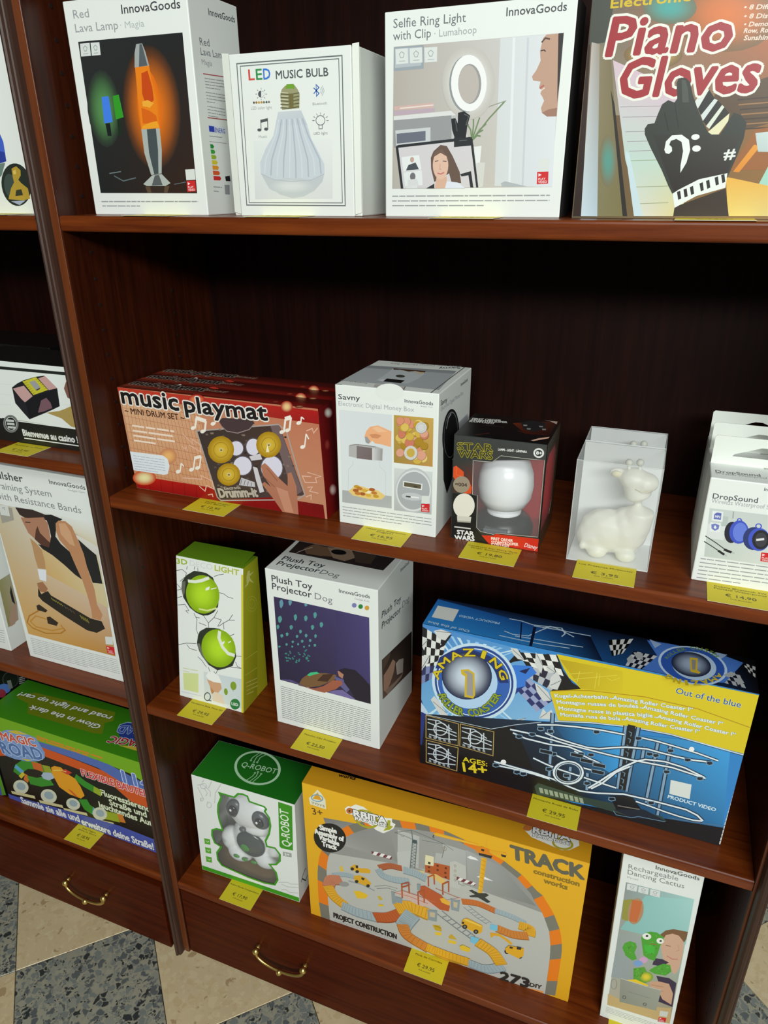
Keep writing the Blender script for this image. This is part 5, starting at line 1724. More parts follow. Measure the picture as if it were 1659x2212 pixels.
['s',(120,116,110),17.4,[2859,2267,3145,2229]],
['p',(30,40,52),[2814,2357,3196,2209,3476,2304,3061,2416]],
['s',(110,150,180),8.8,[2817,2381,2861,2437,3060,2411,3144,2358,3479,2323]],
['s',(24,44,66),62.8,[1864,978,1915,2147]],
['s',(24,44,66),59.5,[2791,902,2822,1971]],
['s',(24,44,66),58.9,[2946,877,2936,1979]],
['s',(24,44,66),58.7,[3206,1034,3200,2081]],
['s',(24,44,66),58.4,[3358,1064,3371,2243]],
['s',(24,44,66),65.5,[2179,1811,2183,2050]],
['s',(24,44,66),64.9,[2410,1843,2437,2189]],
['s',(24,44,66),59.8,[3054,1165,3057,1447]],
['s',(126,158,186),33.5,[1864,978,1915,2147]],
['s',(126,158,186),31.7,[2791,902,2822,1971]],
['s',(126,158,186),31.4,[2946,877,2936,1979]],
['s',(126,158,186),31.3,[3206,1034,3200,2081]],
['s',(126,158,186),31.1,[3358,1064,3371,2243]],
['s',(126,158,186),34.9,[2179,1811,2183,2050]],
['s',(126,158,186),34.6,[2410,1843,2437,2189]],
['s',(126,158,186),31.9,[3054,1165,3057,1447]],
['s',(24,28,32),94.5,[2863,869,2880,1970]],
['s',(110,140,164),9.9,[2839,979,2875,991,2873,1049]],
['s',(110,140,164),10,[2840,1090,2876,1102,2873,1161]],
['s',(110,140,164),10.1,[2840,1202,2876,1214,2874,1273]],
['s',(110,140,164),10.2,[2840,1315,2877,1327,2874,1387]],
['s',(110,140,164),10.3,[2841,1430,2878,1441,2875,1502]],
['s',(110,140,164),10.4,[2841,1545,2878,1556,2875,1618]],
['s',(110,140,164),10.4,[2841,1662,2879,1673,2876,1735]],
['s',(110,140,164),10.5,[2842,1779,2879,1791,2876,1854]],
['s',(110,140,164),10.6,[2842,1898,2880,1910,2877,1973]],
['s',(26,46,70),51.7,[1677,1231,1925,1158,2161,1111,2481,1065,2795,1044]],
['s',(26,46,70),47.5,[3001,1031,3188,1028,3375,1040,3675,1062,3925,1102]],
['s',(26,46,70),53.3,[1315,1425,1548,1413,1817,1420,2119,1436,2377,1436,2667,1436,2915,1428,3426,1385,3699,1412,3833,1425]],
['s',(26,46,70),53.4,[1357,1473,1536,1515,1863,1513,2123,1472,2312,1506]],
['s',(26,46,70),51.7,[1791,1336,1964,1377,2189,1396,2374,1403,2516,1375,2686,1300,2838,1240,3091,1187,3280,1194,3448,1195,3646,1186,3853,1150]],
['s',(26,46,70),53.8,[1667,1823,1856,1873,2051,1906,2318,1926,2544,1946,2803,1965]],
['s',(26,46,70),56.3,[1125,2072,1318,2076,1479,2080,1718,2082,1973,2105,2191,2163,2346,2187,2567,2146,2903,2037,3170,2022,3434,2017,3693,2017,3837,2061,3916,2129]],
['s',(26,46,70),56.4,[1159,2131,1381,2114,1680,2106,1917,2120]],
['s',(26,46,70),52.7,[2449,2095,2563,1952,2705,1752,2845,1580,2986,1435,3098,1361,3332,1319,3571,1340,3815,1413]],
['s',(26,46,70),52.6,[2486,2094,2618,1945,2770,1692,2929,1539]],
['s',(26,46,70),51.1,[3074,2104,3273,2124,3453,2148,3629,2162,3802,2162,3908,2137]],
['s',(26,46,70),52.4,[1972,1670,2147,1722,2302,1769,2450,1767]],
['s',(26,46,70),51.3,[2202,1519,2393,1577,2562,1617]],
['s',(220,230,238),23.7,[1677,1231,1925,1158,2161,1111,2481,1065,2795,1044]],
['s',(220,230,238),21.8,[3001,1031,3188,1028,3375,1040,3675,1062,3925,1102]],
['s',(220,230,238),24.4,[1315,1425,1548,1413,1817,1420,2119,1436,2377,1436,2667,1436,2915,1428,3426,1385,3699,1412,3833,1425]],
['s',(220,230,238),24.5,[1357,1473,1536,1515,1863,1513,2123,1472,2312,1506]],
['s',(220,230,238),23.7,[1791,1336,1964,1377,2189,1396,2374,1403,2516,1375,2686,1300,2838,1240,3091,1187,3280,1194,3448,1195,3646,1186,3853,1150]],
['s',(220,230,238),24.7,[1667,1823,1856,1873,2051,1906,2318,1926,2544,1946,2803,1965]],
['s',(220,230,238),25.8,[1125,2072,1318,2076,1479,2080,1718,2082,1973,2105,2191,2163,2346,2187,2567,2146,2903,2037,3170,2022,3434,2017,3693,2017,3837,2061,3916,2129]],
['s',(220,230,238),25.9,[1159,2131,1381,2114,1680,2106,1917,2120]],
['s',(220,230,238),24.2,[2449,2095,2563,1952,2705,1752,2845,1580,2986,1435,3098,1361,3332,1319,3571,1340,3815,1413]],
['s',(220,230,238),24.1,[2486,2094,2618,1945,2770,1692,2929,1539]],
['s',(220,230,238),23.4,[3074,2104,3273,2124,3453,2148,3629,2162,3802,2162,3908,2137]],
['s',(220,230,238),24,[1972,1670,2147,1722,2302,1769,2450,1767]],
['s',(220,230,238),23.5,[2202,1519,2393,1577,2562,1617]],
['o',(26,46,70),57.3,[2159,1919,191,-67,19,196],24],
['o',(220,230,238),26.4,[2159,1919,191,-67,19,196],24],
['o',(190,206,220),13.2,[2159,1919,161,-57,16,162],24],
['p',(120,154,180),[1815,1263,1900,1246,1913,1294,1858,1331,1814,1321]],
['p',(24,32,44),[1827,1271,1891,1258,1902,1291,1857,1317,1824,1310]],
['p',(120,154,180),[1682,1261,1768,1244,1781,1293,1726,1330,1681,1319]],
['p',(24,32,44),[1694,1269,1759,1256,1770,1289,1724,1315,1691,1309]],
['p',(120,154,180),[1577,1391,1664,1373,1678,1423,1621,1461,1576,1451]],
['p',(24,32,44),[1589,1400,1656,1386,1666,1419,1620,1446,1587,1440]],
['p',(120,154,180),[1751,1632,1837,1613,1851,1663,1795,1702,1750,1692]],
['p',(24,32,44),[1763,1640,1829,1626,1840,1659,1794,1687,1761,1681]],
['p',(120,154,180),[1889,1635,1975,1617,1989,1667,1934,1705,1889,1695]],
['p',(24,32,44),[1901,1644,1967,1629,1977,1663,1932,1691,1899,1684]],
['p',(120,154,180),[2404,1086,2485,1070,2499,1117,2448,1153,2405,1143]],
['p',(24,32,44),[2416,1094,2477,1082,2488,1114,2446,1139,2415,1132]],
['p',(120,154,180),[2376,1487,2458,1470,2472,1518,2420,1555,2377,1546]],
['p',(24,32,44),[2388,1496,2450,1482,2461,1515,2418,1541,2386,1535]],
['p',(120,154,180),[2250,1515,2333,1497,2347,1546,2294,1583,2250,1574]],
['p',(24,32,44),[2262,1523,2325,1509,2336,1542,2292,1569,2260,1563]],
['p',(120,154,180),[2509,1613,2590,1595,2605,1644,2553,1681,2510,1672]],
['p',(24,32,44),[2520,1621,2583,1607,2594,1640,2551,1667,2519,1661]],
['p',(120,154,180),[2495,1741,2578,1722,2592,1771,2540,1810,2497,1800]],
['p',(24,32,44),[2507,1749,2570,1735,2581,1768,2538,1795,2506,1789]],
['p',(120,154,180),[2925,1028,3002,1012,3017,1058,2968,1093,2927,1083]],
['p',(24,32,44),[2936,1036,2995,1024,3006,1055,2966,1079,2936,1073]],
['p',(120,154,180),[3167,1232,3244,1216,3259,1262,3211,1297,3170,1287]],
['p',(24,32,44),[3179,1240,3237,1227,3248,1258,3209,1283,3179,1277]],
['p',(120,154,180),[3327,1100,3401,1084,3417,1130,3370,1164,3330,1154]],
['p',(24,32,44),[3338,1108,3395,1096,3406,1126,3368,1151,3338,1144]],
['p',(120,154,180),[3542,1180,3616,1164,3632,1209,3586,1244,3546,1234]],
['p',(24,32,44),[3554,1188,3610,1175,3621,1206,3584,1231,3554,1224]],
['p',(120,154,180),[3797,1148,3869,1133,3885,1178,3840,1211,3801,1202]],
['p',(24,32,44),[3808,1156,3863,1144,3874,1174,3838,1198,3809,1192]],
['p',(120,154,180),[3728,1428,3801,1411,3817,1457,3771,1492,3732,1483]],
['p',(24,32,44),[3739,1435,3795,1423,3806,1454,3769,1479,3740,1473]],
['p',(120,154,180),[3331,1454,3407,1437,3422,1484,3375,1520,3334,1510]],
['p',(24,32,44),[3342,1462,3400,1449,3412,1480,3373,1506,3343,1500]],
['p',(120,154,180),[2378,1993,2462,1973,2477,2024,2423,2063,2379,2054]],
['p',(24,32,44),[2390,2002,2454,1986,2465,2020,2421,2049,2389,2043]],
['p',(120,154,180),[1852,1920,1940,1900,1954,1951,1897,1991,1852,1981]],
['p',(24,32,44),[1865,1928,1931,1913,1942,1947,1896,1976,1863,1970]],
['p',(120,154,180),[2096,1954,2181,1934,2196,1985,2141,2025,2096,2015]],
['p',(24,32,44),[2108,1962,2173,1947,2184,1981,2139,2010,2106,2004]],
['p',(120,154,180),[3219,2037,3297,2017,3313,2066,3263,2105,3221,2096]],
['p',(24,32,44),[3230,2045,3290,2030,3302,2063,3261,2091,3230,2085]],
['p',(120,154,180),[2727,2150,2809,2130,2824,2180,2772,2220,2728,2211]],
['p',(24,32,44),[2739,2159,2801,2143,2813,2177,2770,2206,2738,2200]],
['p',(120,154,180),[1108,2104,1201,2083,1214,2136,1153,2178,1106,2168]],
['p',(24,32,44),[1121,2113,1192,2096,1202,2132,1153,2162,1117,2156]],
['p',(120,154,180),[1399,1485,1488,1466,1501,1517,1444,1555,1398,1545]],
['p',(24,32,44),[1412,1493,1479,1479,1489,1513,1443,1541,1409,1534]],
['p',(120,154,180),[3091,1234,3167,1218,3182,1264,3134,1299,3093,1290]],
['p',(24,32,44),[3102,1242,3160,1230,3172,1261,3132,1286,3102,1280]],
['p',(120,154,180),[1415,2129,1505,2108,1519,2160,1460,2202,1413,2192]],
['p',(24,32,44),[1427,2138,1496,2121,1507,2157,1459,2187,1424,2181]],
['p',(120,154,180),[1505,2129,1595,2107,1609,2160,1550,2201,1503,2192]],
['p',(24,32,44),[1517,2137,1586,2121,1597,2156,1549,2186,1515,2180]],
['p',(24,28,36),[1748,1627,1920,1620,1920,1680,1748,1692]],
['s',(130,160,184),8.8,[1748,1627,1920,1620,1920,1680,1748,1692],1],
['p',(24,28,36),[2462,1627,2626,1619,2627,1678,2464,1690]],
['s',(130,160,184),8.5,[2462,1627,2626,1619,2627,1678,2464,1690],1],
['p',(24,28,36),[2457,1747,2622,1739,2623,1798,2459,1811]],
['s',(130,160,184),8.6,[2457,1747,2622,1739,2623,1798,2459,1811],1],
['p',(24,28,36),[2159,1553,2325,1546,2326,1605,2159,1616]],
['s',(130,160,184),8.6,[2159,1553,2325,1546,2326,1605,2159,1616],1],
['p',(24,28,36),[2294,1605,2459,1598,2460,1657,2295,1669]],
['s',(130,160,184),8.6,[2294,1605,2459,1598,2460,1657,2295,1669],1],
['e',(236,238,236),[1259,2039,40,-14,3,46],12],
['e',(236,238,236),[3604,1024,31,-10,6,39],12],
['p',(214,218,214),[3440,1590,3692,1580,3707,1825,3458,1826]],
['t','PRODUCT VIDEO',(206,226,240),3448,1903,4031,1916,56,0.03,0],
['p',(222,222,216),[4179,1543,4181,1529,4181,1587,4181,1589]],
['p',(222,222,216),[4178,1607,4181,1592,4181,1651,4180,1653]],
['p',(222,222,216),[4177,1671,4181,1656,4181,1716,4179,1718]],
['p',(222,222,216),[4176,1735,4181,1721,4181,1780,4178,1782]],
['p',(222,222,216),[4174,1800,4181,1785,4181,1845,4177,1847]],
['p',(222,222,216),[4173,1865,4181,1851,4181,1911,4176,1913]],
['p',(222,222,216),[4172,1931,4181,1916,4181,1977,4175,1979]],
['p',(222,222,216),[4171,1997,4181,1982,4181,2043,4174,2045]],
['p',(222,222,216),[4170,2063,4181,2048,4181,2109,4173,2112]],
['p',(222,222,216),[4169,2130,4181,2115,4181,2176,4172,2179]],
['p',(222,222,216),[4168,2197,4181,2182,4181,2244,4171,2246]],
['p',(222,222,216),[4167,2265,4181,2249,4181,2312,4170,2314]],
['p',(222,222,216),[4166,2333,4181,2317,4181,2380,4169,2382]],
['p',(222,222,216),[4165,2401,4181,2385,4181,2448,4168,2451]],
  ],
  'top': [
['g',[(20,30,56),(8,8,10),(12,12,16),(40,112,190)],[3,3,4182,3,4182,722,3,722]],
['g',[(36,106,184),(24,66,130),(40,120,190),(46,132,204)],[4,36,1446,203,1458,721,4,721]],
['g',[(24,66,130),(10,14,26),(16,28,56),(40,120,190)],[1446,203,2192,232,2395,721,1458,721]],
['p',(214,218,214),[56,206,371,204,376,525,67,523]],
['t','PRODUCT VIDEO',(170,200,226),984,316,414,328,49,0.03,0],
['t','Out of the blue',(190,206,222),653,654,56,630,56,0.02,0],
['s',(186,206,222),17.6,[1085,178,1255,173,1418,214,1669,177]],
['s',(186,206,222),16.8,[1088,501,1211,539,1413,503,1530,331,1652,168,1869,215,2189,205]],
['s',(186,206,222),16.5,[1049,629,1291,634,1585,630,1967,590]],
['s',(186,206,222),16.5,[1247,567,1569,541,1857,525,2126,503]],
['s',(186,206,222),17.2,[1437,236,1808,210,1985,311]],
['s',(186,206,222),17.1,[1560,247,1638,174,1800,155,1863,274,1831,357]],
['s',(14,24,50),38.5,[1456,258,1486,721]],
['s',(14,24,50),17.4,[1264,214,1332,618]],
['c',(206,208,206),(14,14,16),[2413,221,2723,69,2619,462,2497,571],6,3],
['c',(190,194,200),(20,22,40),[2742,352,3036,363,2880,721,2671,715],6,4],
['c',(170,174,180),(22,24,40),[3728,337,3972,331,4043,665,3810,647],5,4],
['c',(200,202,200),(14,14,16),[4043,127,4177,164,4162,400,4065,266],4,3],
['p',(70,116,196),[2890,38,3188,21,3798,39,4043,127,3810,647,3480,721,3146,721,2865,721,3036,363]],
['p',(150,176,214),[2921,4,3074,65,2997,191]],
['p',(150,176,214),[3720,7,3862,15,3763,175]],
['e',(44,84,170),[3449,400,390,7,-44,417],34],
['o',(186,208,236),30,[3449,400,384,7,-43,405],34],
['e',(176,200,226),[3468,408,255,5,-34,314],30],
['r',(160,176,200),(18,26,56),[3434,392,229,4,-28,273],30],
['t','A',(206,182,36),3751,466,3699,549,61,0.04,0],
['t','M',(206,182,36),3687,564,3619,636,70,0.04,0],
['t','A',(206,182,36),3605,649,3528,704,79,0.04,0],
['t','Z',(206,182,36),3513,713,3431,747,88,0.04,0],
['t','I',(206,182,36),3389,758,3363,762,95,0.04,0],
['t','N',(206,182,36),3322,763,3251,751,98,0.04,0],
['t','G',(206,182,36),3238,746,3181,710,92,0.04,0],
['t','R',(110,140,40),3158,384,3178,334,41,0.02,0],
['t','O',(110,140,40),3182,325,3207,276,45,0.02,0],
['t','L',(110,140,40),3213,267,3243,222,49,0.02,0],
['t','L',(110,140,40),3250,214,3285,173,53,0.02,0],
['t','E',(110,140,40),3292,165,3330,129,58,0.02,0],
['t','R',(110,140,40),3338,123,3379,94,63,0.02,0],
['t','C',(110,140,40),3438,62,3481,48,72,0.02,0],
['t','O',(110,140,40),3489,45,3532,39,76,0.02,0],
['t','A',(110,140,40),3540,38,3580,40,78,0.02,0],
['t','S',(110,140,40),3587,41,3625,50,78,0.02,0],
['t','T',(110,140,40),3631,53,3665,71,74,0.02,0],
['t','E',(110,140,40),3671,75,3699,99,68,0.02,0],
['t','R',(110,140,40),3704,105,3727,136,60,0.02,0],
['p',(206,176,46),[3417,247,3512,235,3505,499,3545,530,3523,567,3428,558]],
['p',(140,136,134),[3440,287,3490,280,3483,502,3446,504]],
['p',(166,170,172),[2676,563,2717,456,2761,530,2745,627,2698,645]],
['p',(166,170,172),[2745,383,2858,370,2867,520,2784,491]],
['p',(166,170,172),[3800,483,3894,375,3952,424,3859,517]],
['p',(166,170,172),[3932,544,3995,464,4031,561,3958,631]],
  ],
 },
 'robot': {
  'front': [
['p',(62,146,32),[1798,41,2072,50,2044,1101,1805,1131,1770,1096]],
['t','Q-ROBOT',(226,236,220),1996,1046,1989,182,170,0.012,0],
['p',(160,164,162),[1831,1204,2012,1175,2011,1276,1829,1310]],
['t','3+',(226,228,226),1871,1281,1968,1266,62,0.03,0],
['p',(92,168,52),[128,1508,262,1491,257,1630,130,1650]],
['s',(206,226,190),11.5,[163,1559,201,1587,229,1544]],
['p',(92,168,52),[126,1737,260,1718,255,1859,128,1880]],
['s',(206,226,190),11.7,[161,1788,199,1816,227,1772]],
['p',(92,168,52),[118,1972,254,1953,249,2096,121,2117]],
['s',(206,226,190),11.8,[154,2024,192,2052,221,2008]],
['s',(190,194,192),14.9,[275,36,225,111]],
['s',(190,194,192),14.8,[435,26,350,212]],
['s',(190,194,192),14.7,[634,24,487,283,455,529]],
['s',(190,194,192),15.2,[117,214,220,159,293,199,382,276,369,408]],
['s',(190,194,192),15.2,[113,258,175,408,222,522]],
['s',(190,194,192),15.4,[164,520,147,591]],
['s',(190,194,192),15.3,[299,539,292,606]],
['s',(190,194,192),15.1,[251,234,318,339,272,419]],
['s',(190,194,192),15.6,[1703,2024,1895,1946,1969,1961,2120,1899]],
['s',(190,194,192),15.5,[1759,2047,1890,2063,2117,1992]],
['s',(190,194,192),15.7,[1752,2189,1848,2149,1922,2188,2111,2132]],
['o',(190,194,192),12.9,[246,193,68,-22,-7,66],24],
['o',(190,194,192),13.1,[326,621,52,-18,-6,67],24],
['o',(190,194,192),11,[172,539,32,-11,-4,40],24],
['p',(64,154,34),[4,2258,2120,2246,2120,2353,4,2358]],
['s',(66,150,36),38.3,[576,243,747,243,894,242,981,131,1076,108,1171,122,1205,236,1361,246,1507,255,1544,294,1511,362,1594,477,1610,662,1571,870,1484,1075,1505,1200,1673,1180,1769,1298,1761,1457,1670,1586,1535,1639,1663,1788,1688,1961,1615,2120,1390,2165,1041,2157,650,2103,472,2074,392,1965,389,1780,499,1589,361,1538,317,1373,334,1231,435,1161,574,1145,520,921,504,729,526,548,610,340],1],
  ],
  'top': [
['g',[(20,96,22),(16,84,20),(26,112,24),(34,124,28)],[3,3,2121,3,2121,947,3,947]],
['o',(186,224,186),47.9,[1070,385,423,-69,160,370],36],
['t','Q-ROBOT',(186,222,186),755,466,1458,416,123,0.008,0],
['s',(176,216,176),14.6,[920,28,857,177,853,254]],
['s',(176,216,176),14.5,[991,16,924,141,932,275]],
['s',(176,216,176),14.5,[1078,4,992,142,1002,263]],
['s',(176,216,176),13.5,[1027,756,1090,605,1096,532]],
['s',(176,216,176),13.5,[1100,753,1158,592,1145,502]],
['s',(176,216,176),13.4,[1165,736,1210,585,1217,512]],
['o',(176,216,176),10.2,[863,265,14,-5,8,14],10],
['o',(176,216,176),10.1,[939,288,14,-5,8,14],10],
['o',(176,216,176),10.1,[1001,271,14,-5,8,14],10],
['o',(176,216,176),9.8,[1094,518,14,-5,8,14],10],
['o',(176,216,176),9.9,[1138,483,14,-5,8,14],10],
['o',(176,216,176),9.8,[1214,504,14,-5,8,14],10],
  ],
  'right': [
['s',(60,62,62),25.9,[101,1967,184,1878,304,1827]],
['s',(60,62,62),22.2,[143,1922,282,2125,364,2078]],
  ],
 },
 'track': {
  'front': [
['g',[(232,178,34),(228,172,32),(222,164,28),(224,166,30)],[3,3,4653,3,4653,3202,3,3202]],
['p',(226,226,206),[286,64,356,131,422,248,425,452,133,443,115,312,189,213]],
['p',(222,160,40),[283,120,355,276,184,300]],
['o',(120,160,180),20.8,[270,257,104,-19,-12,76],24],
['t','TOYS',(150,130,70),158,419,402,420,45,0.03,0],
['t','3+',(96,66,20),170,658,361,633,145,0.015,0],
['p',(186,186,180),[385,3201,379,3017,373,2831,368,2647,367,2463,365,2282,368,2100,372,1920,391,1738,425,1553,495,1375,584,1208,683,1051,801,927,919,807,1042,709,1166,618,1289,538,1413,480,1536,424,1648,396,1769,370,1888,345,2006,319,2123,298,2239,278,2354,259,2467,245,2571,275,2675,305,2778,335,2880,365,2983,394,3086,420,3188,447,3285,491,3379,541,3469,601,3559,662,3648,725,3726,811,3804,898,3883,984,3927,1080,3995,1184,4064,1289,4120,1411,4168,1544,4217,1678,4242,1833,4265,1991,4276,2157,4282,2327,4284,2501,4283,2678,4283,2857,4282,3039,4282,3201]],
['p',(150,150,146),[584,1208,683,1051,801,927,919,807,1042,709,1166,618,1289,538,1413,480,1536,424,1648,396,1769,370,1888,345,2006,319,2123,298,2239,278,2354,259,2467,245,2571,275,2675,305,2778,335,2880,365,2983,394,3086,420,3188,447,3285,491,3379,541,3469,601,3559,662,3648,725,3726,811,3804,898,3883,984,3927,1080,4111,1320,3119,1245,2854,1220,1727,1221,455,1464]],
['g',[(120,120,118),(150,150,148),(140,140,136),(170,170,166)],[365,663,1552,493,1692,1171,493,1176]],
['g',[(170,172,170),(150,152,150),(130,132,128),(160,160,156)],[2822,445,3369,575,3977,1209,2888,1229]],
['g',[(186,188,184),(176,178,176),(170,170,166),(186,186,182)],[1690,441,2822,467,2853,1198,1692,1171]],
['p',(122,120,108),[206,3201,193,3011,181,2819,373,2831,379,3017,385,3201]],
['p',(230,124,24),[181,2819,178,2624,179,2428,184,2234,365,2282,367,2463,368,2647,373,2831]],
['p',(122,120,108),[184,2234,192,2040,212,1846,372,1920,368,2100,365,2282]],
['p',(230,124,24),[212,1846,241,1650,295,1456,425,1553,391,1738,372,1920]],
['p',(122,120,108),[295,1456,365,1268,466,1096,584,1208,495,1375,425,1553]],
['p',(230,124,24),[466,1096,577,940,697,800,819,672,919,807,801,927,683,1051,584,1208]],
['p',(122,120,108),[819,672,952,577,1082,484,1166,618,1042,709,919,807]],
['p',(230,124,24),[1082,484,1213,409,1345,351,1413,480,1289,538,1166,618]],
['p',(122,120,108),[1345,351,1475,292,1601,244,1726,227,1769,370,1648,396,1536,424,1413,480]],
['p',(230,124,24),[1726,227,1850,205,1974,184,2006,319,1888,345,1769,370]],
['p',(122,120,108),[1974,184,2096,172,2215,170,2239,278,2123,298,2006,319]],
['p',(230,124,24),[2215,170,2334,169,2452,168,2467,245,2354,259,2239,278]],
['p',(122,120,108),[2452,168,2564,188,2674,214,2784,239,2778,335,2675,305,2571,275,2467,245]],
['p',(230,124,24),[2784,239,2894,264,3001,294,2983,394,2880,365,2778,335]],
['p',(122,120,108),[3001,294,3106,334,3210,373,3188,447,3086,420,2983,394]],
['p',(230,124,24),[3210,373,3316,406,3420,444,3379,541,3285,491,3188,447]],
['p',(122,120,108),[3420,444,3515,505,3611,566,3706,627,3648,725,3559,662,3469,601,3379,541]],
['p',(230,124,24),[3706,627,3794,706,3878,792,3804,898,3726,811,3648,725]],
['p',(122,120,108),[3878,792,3963,877,4053,936,3927,1080,3883,984,3804,898]],
['p',(230,124,24),[4053,936,4123,1048,4193,1160,4258,1280,4120,1411,4064,1289,3995,1184,3927,1080]],
['p',(122,120,108),[4258,1280,4312,1415,4366,1552,4217,1678,4168,1544,4120,1411]],
['p',(230,124,24),[4366,1552,4404,1703,4431,1867,4265,1991,4242,1833,4217,1678]],
['p',(122,120,108),[4431,1867,4447,2037,4449,2217,4282,2327,4276,2157,4265,1991]],
['p',(230,124,24),[4449,2217,4450,2398,4450,2583,4449,2770,4283,2857,4283,2678,4284,2501,4282,2327]],
['p',(122,120,108),[4449,2770,4447,2960,4444,3153,4282,3201,4282,3039,4283,2857]],
['e',(32,32,30),[466,1099,284,36,-115,358],30],
['t','Simple',(232,232,226),289,967,601,940,108,0.05,0],
['t','Assembly of',(232,232,226),189,1092,729,1079,110,0.05,0],
['t','Variable',(232,232,226),258,1195,632,1220,110,0.05,0],
['t','Track',(232,232,226),317,1343,591,1334,111,0.05,0],
['p',(236,236,226),[767,304,837,226,875,232,964,147,1107,154,1238,238,1501,254,1594,227,1594,310,1654,336,1616,446,1541,523,1443,614,1310,586,1234,517,1158,497,956,479,933,399,797,410]],
['o',(170,164,40),44.9,[1141,406,192,38,-58,176],24],
['e',(190,110,50),[857,327,63,-23,-2,68],20],
['e',(60,36,24),[853,331,18,-6,-1,22],20],
['p',(170,170,40),[1520,290,1572,285,1560,395,1613,399,1556,493,1443,560,1500,442]],
['t','RBITA',(240,240,234),932,424,1504,392,141,0.05,0,((36,34,30),0.11)],
['t','PARADISE',(240,240,234),950,500,1504,460,74,0.05,0,((36,34,30),0.11)],
['t','TRACK',(98,96,80),3530,344,4608,350,262,0.05,-0.12],
['t','construction',(140,112,34),3879,519,4555,519,98,0.05,0],
['t','works',(140,112,34),4043,655,4393,663,99,0.05,0],
['p',(190,192,188),[1683,947,1907,825,1902,1225,1692,1270]],
['p',(158,158,154),[2056,453,2232,456,2444,466,2470,674,2338,704,2318,916,2280,1115,2054,1174]],
['p',(228,218,178),[2165,818,2307,807,2305,1017,2162,1048]],
['p',(70,60,50),[2215,953,2256,950,2253,1002,2213,1005]],
['p',(182,90,44),[2162,1048,2305,1017,2318,934,2577,905,2581,1226,2350,1207,2169,1213]],
['p',(96,44,26),[2214,1055,2248,1050,2249,1091,2215,1096]],
['p',(96,44,26),[2216,1147,2250,1142,2251,1183,2216,1188]],
['p',(96,44,26),[2357,964,2391,959,2392,1000,2359,1004]],
['p',(96,44,26),[2360,1059,2394,1054,2395,1095,2361,1100]],
['p',(96,44,26),[2495,962,2528,957,2530,998,2496,1003]],
['p',(96,44,26),[2490,1070,2523,1065,2525,1106,2491,1111]],
['p',(96,44,26),[2498,1168,2532,1163,2533,1204,2499,1209]],
['p',(192,192,186),[2574,816,2654,756,2836,799,2851,1061,2743,1366,2592,1361]],
['o',(150,146,110),8,[2662,866,15,-6,1,27],10],
['o',(150,146,110),8,[2666,978,15,-6,1,27],10],
['o',(150,146,110),8.1,[2669,1080,15,-6,1,27],10],
['o',(150,146,110),8.1,[2673,1182,15,-6,1,27],10],
['p',(206,190,140),[1955,1250,2161,1188,2146,1311,1990,1306]],
['p',(222,186,110),[2197,1266,2349,1179,2521,1247,2491,1400,2353,1318]],
['s',(104,114,114),16,[1925,363,1947,566,1911,1233]],
['s',(104,114,114),16.1,[1973,556,2019,583,1989,1201]],
['s',(104,114,114),10.2,[1639,523,1925,363,2197,403,2464,458]],
['s',(104,114,114),10.2,[1639,523,1811,529,1973,567]],
['s',(104,114,114),8,[2099,518,2464,458,2622,535]],
['p',(70,84,90),[1939,558,2023,548,2013,630,1940,636]],
['s',(104,114,114),8.1,[1940,670,2002,623]],
['s',(104,114,114),8.1,[1940,670,1996,693]],
['s',(104,114,114),8.2,[1937,739,2002,691]],
['s',(104,114,114),8.2,[1937,739,1996,761]],
['s',(104,114,114),8.2,[1935,808,2001,759]],
['s',(104,114,114),8.2,[1935,808,1995,829]],
['s',(104,114,114),8.2,[1932,877,2000,827]],
['s',(104,114,114),8.2,[1932,877,1994,898]],
['s',(104,114,114),8.3,[1929,947,1999,896]],
['s',(104,114,114),8.3,[1929,947,1993,967]],
['s',(104,114,114),8.3,[1926,1017,1998,965]],
['s',(104,114,114),8.3,[1926,1017,1992,1037]],
['s',(104,114,114),8.4,[1924,1088,1997,1035]],
['s',(104,114,114),8.4,[1924,1088,1991,1107]],
['s',(104,114,114),8.4,[1921,1159,1997,1105]],
['s',(104,114,114),8.4,[1921,1159,1990,1177]],
['s',(150,150,146),12.2,[1733,514,1768,568,1819,526]],
['s',(110,104,96),7.9,[2478,493,2468,607,2440,776]],
['o',(150,140,110),7.9,[2480,558,29,-12,1,44],10],
['s',(40,40,40),11.8,[2295,321,2280,376,2305,388]],
['p',(236,238,236),[2844,595,2898,546,2939,552,2979,558,3030,599,2893,615]],
['p',(236,238,236),[3015,964,3085,905,3166,916,3284,950,3153,967]],
['p',(116,58,66),[2696,1091,3023,1106,2994,1179,2696,1177]],
['p',(230,228,224),[2750,1094,2809,1099,2763,1172,2706,1173]],
['p',(230,228,224),[2859,1098,2915,1104,2869,1172,2816,1177]],
['p',(230,228,224),[2968,1103,3020,1110,2974,1173,2925,1181]],
['s',(120,122,120),10.1,[2736,1167,2739,1247,2839,1250]],
['p',(228,168,34),[2278,297,2343,255,3012,248,3006,289,2328,331]],
['s',(250,206,90),7.8,[2328,298,2974,272]],
['p',(228,168,34),[3119,91,3154,99,3151,272,3119,263]],
['p',(222,132,30),[2988,310,3069,271,3204,294,3204,435,2981,430]],
['p',(40,38,34),[3059,325,3109,322,3105,367,3061,368]],
['p',(228,166,36),[3181,303,3458,257,3450,325,3200,371]],
['p',(50,46,40),[3366,320,3450,314,3442,360,3380,364]],
['p',(48,48,44),[3021,427,3237,410,3225,476,3031,475]],
['g',[(236,180,40),(220,160,30),(224,164,32),(240,184,44)],[3071,510,3154,501,3122,1304,3056,1314]],
['s',(180,126,24),7.7,[3071,565,3142,580]],
['s',(180,126,24),7.7,[3069,658,3139,674]],
['s',(180,126,24),7.8,[3068,753,3136,769]],
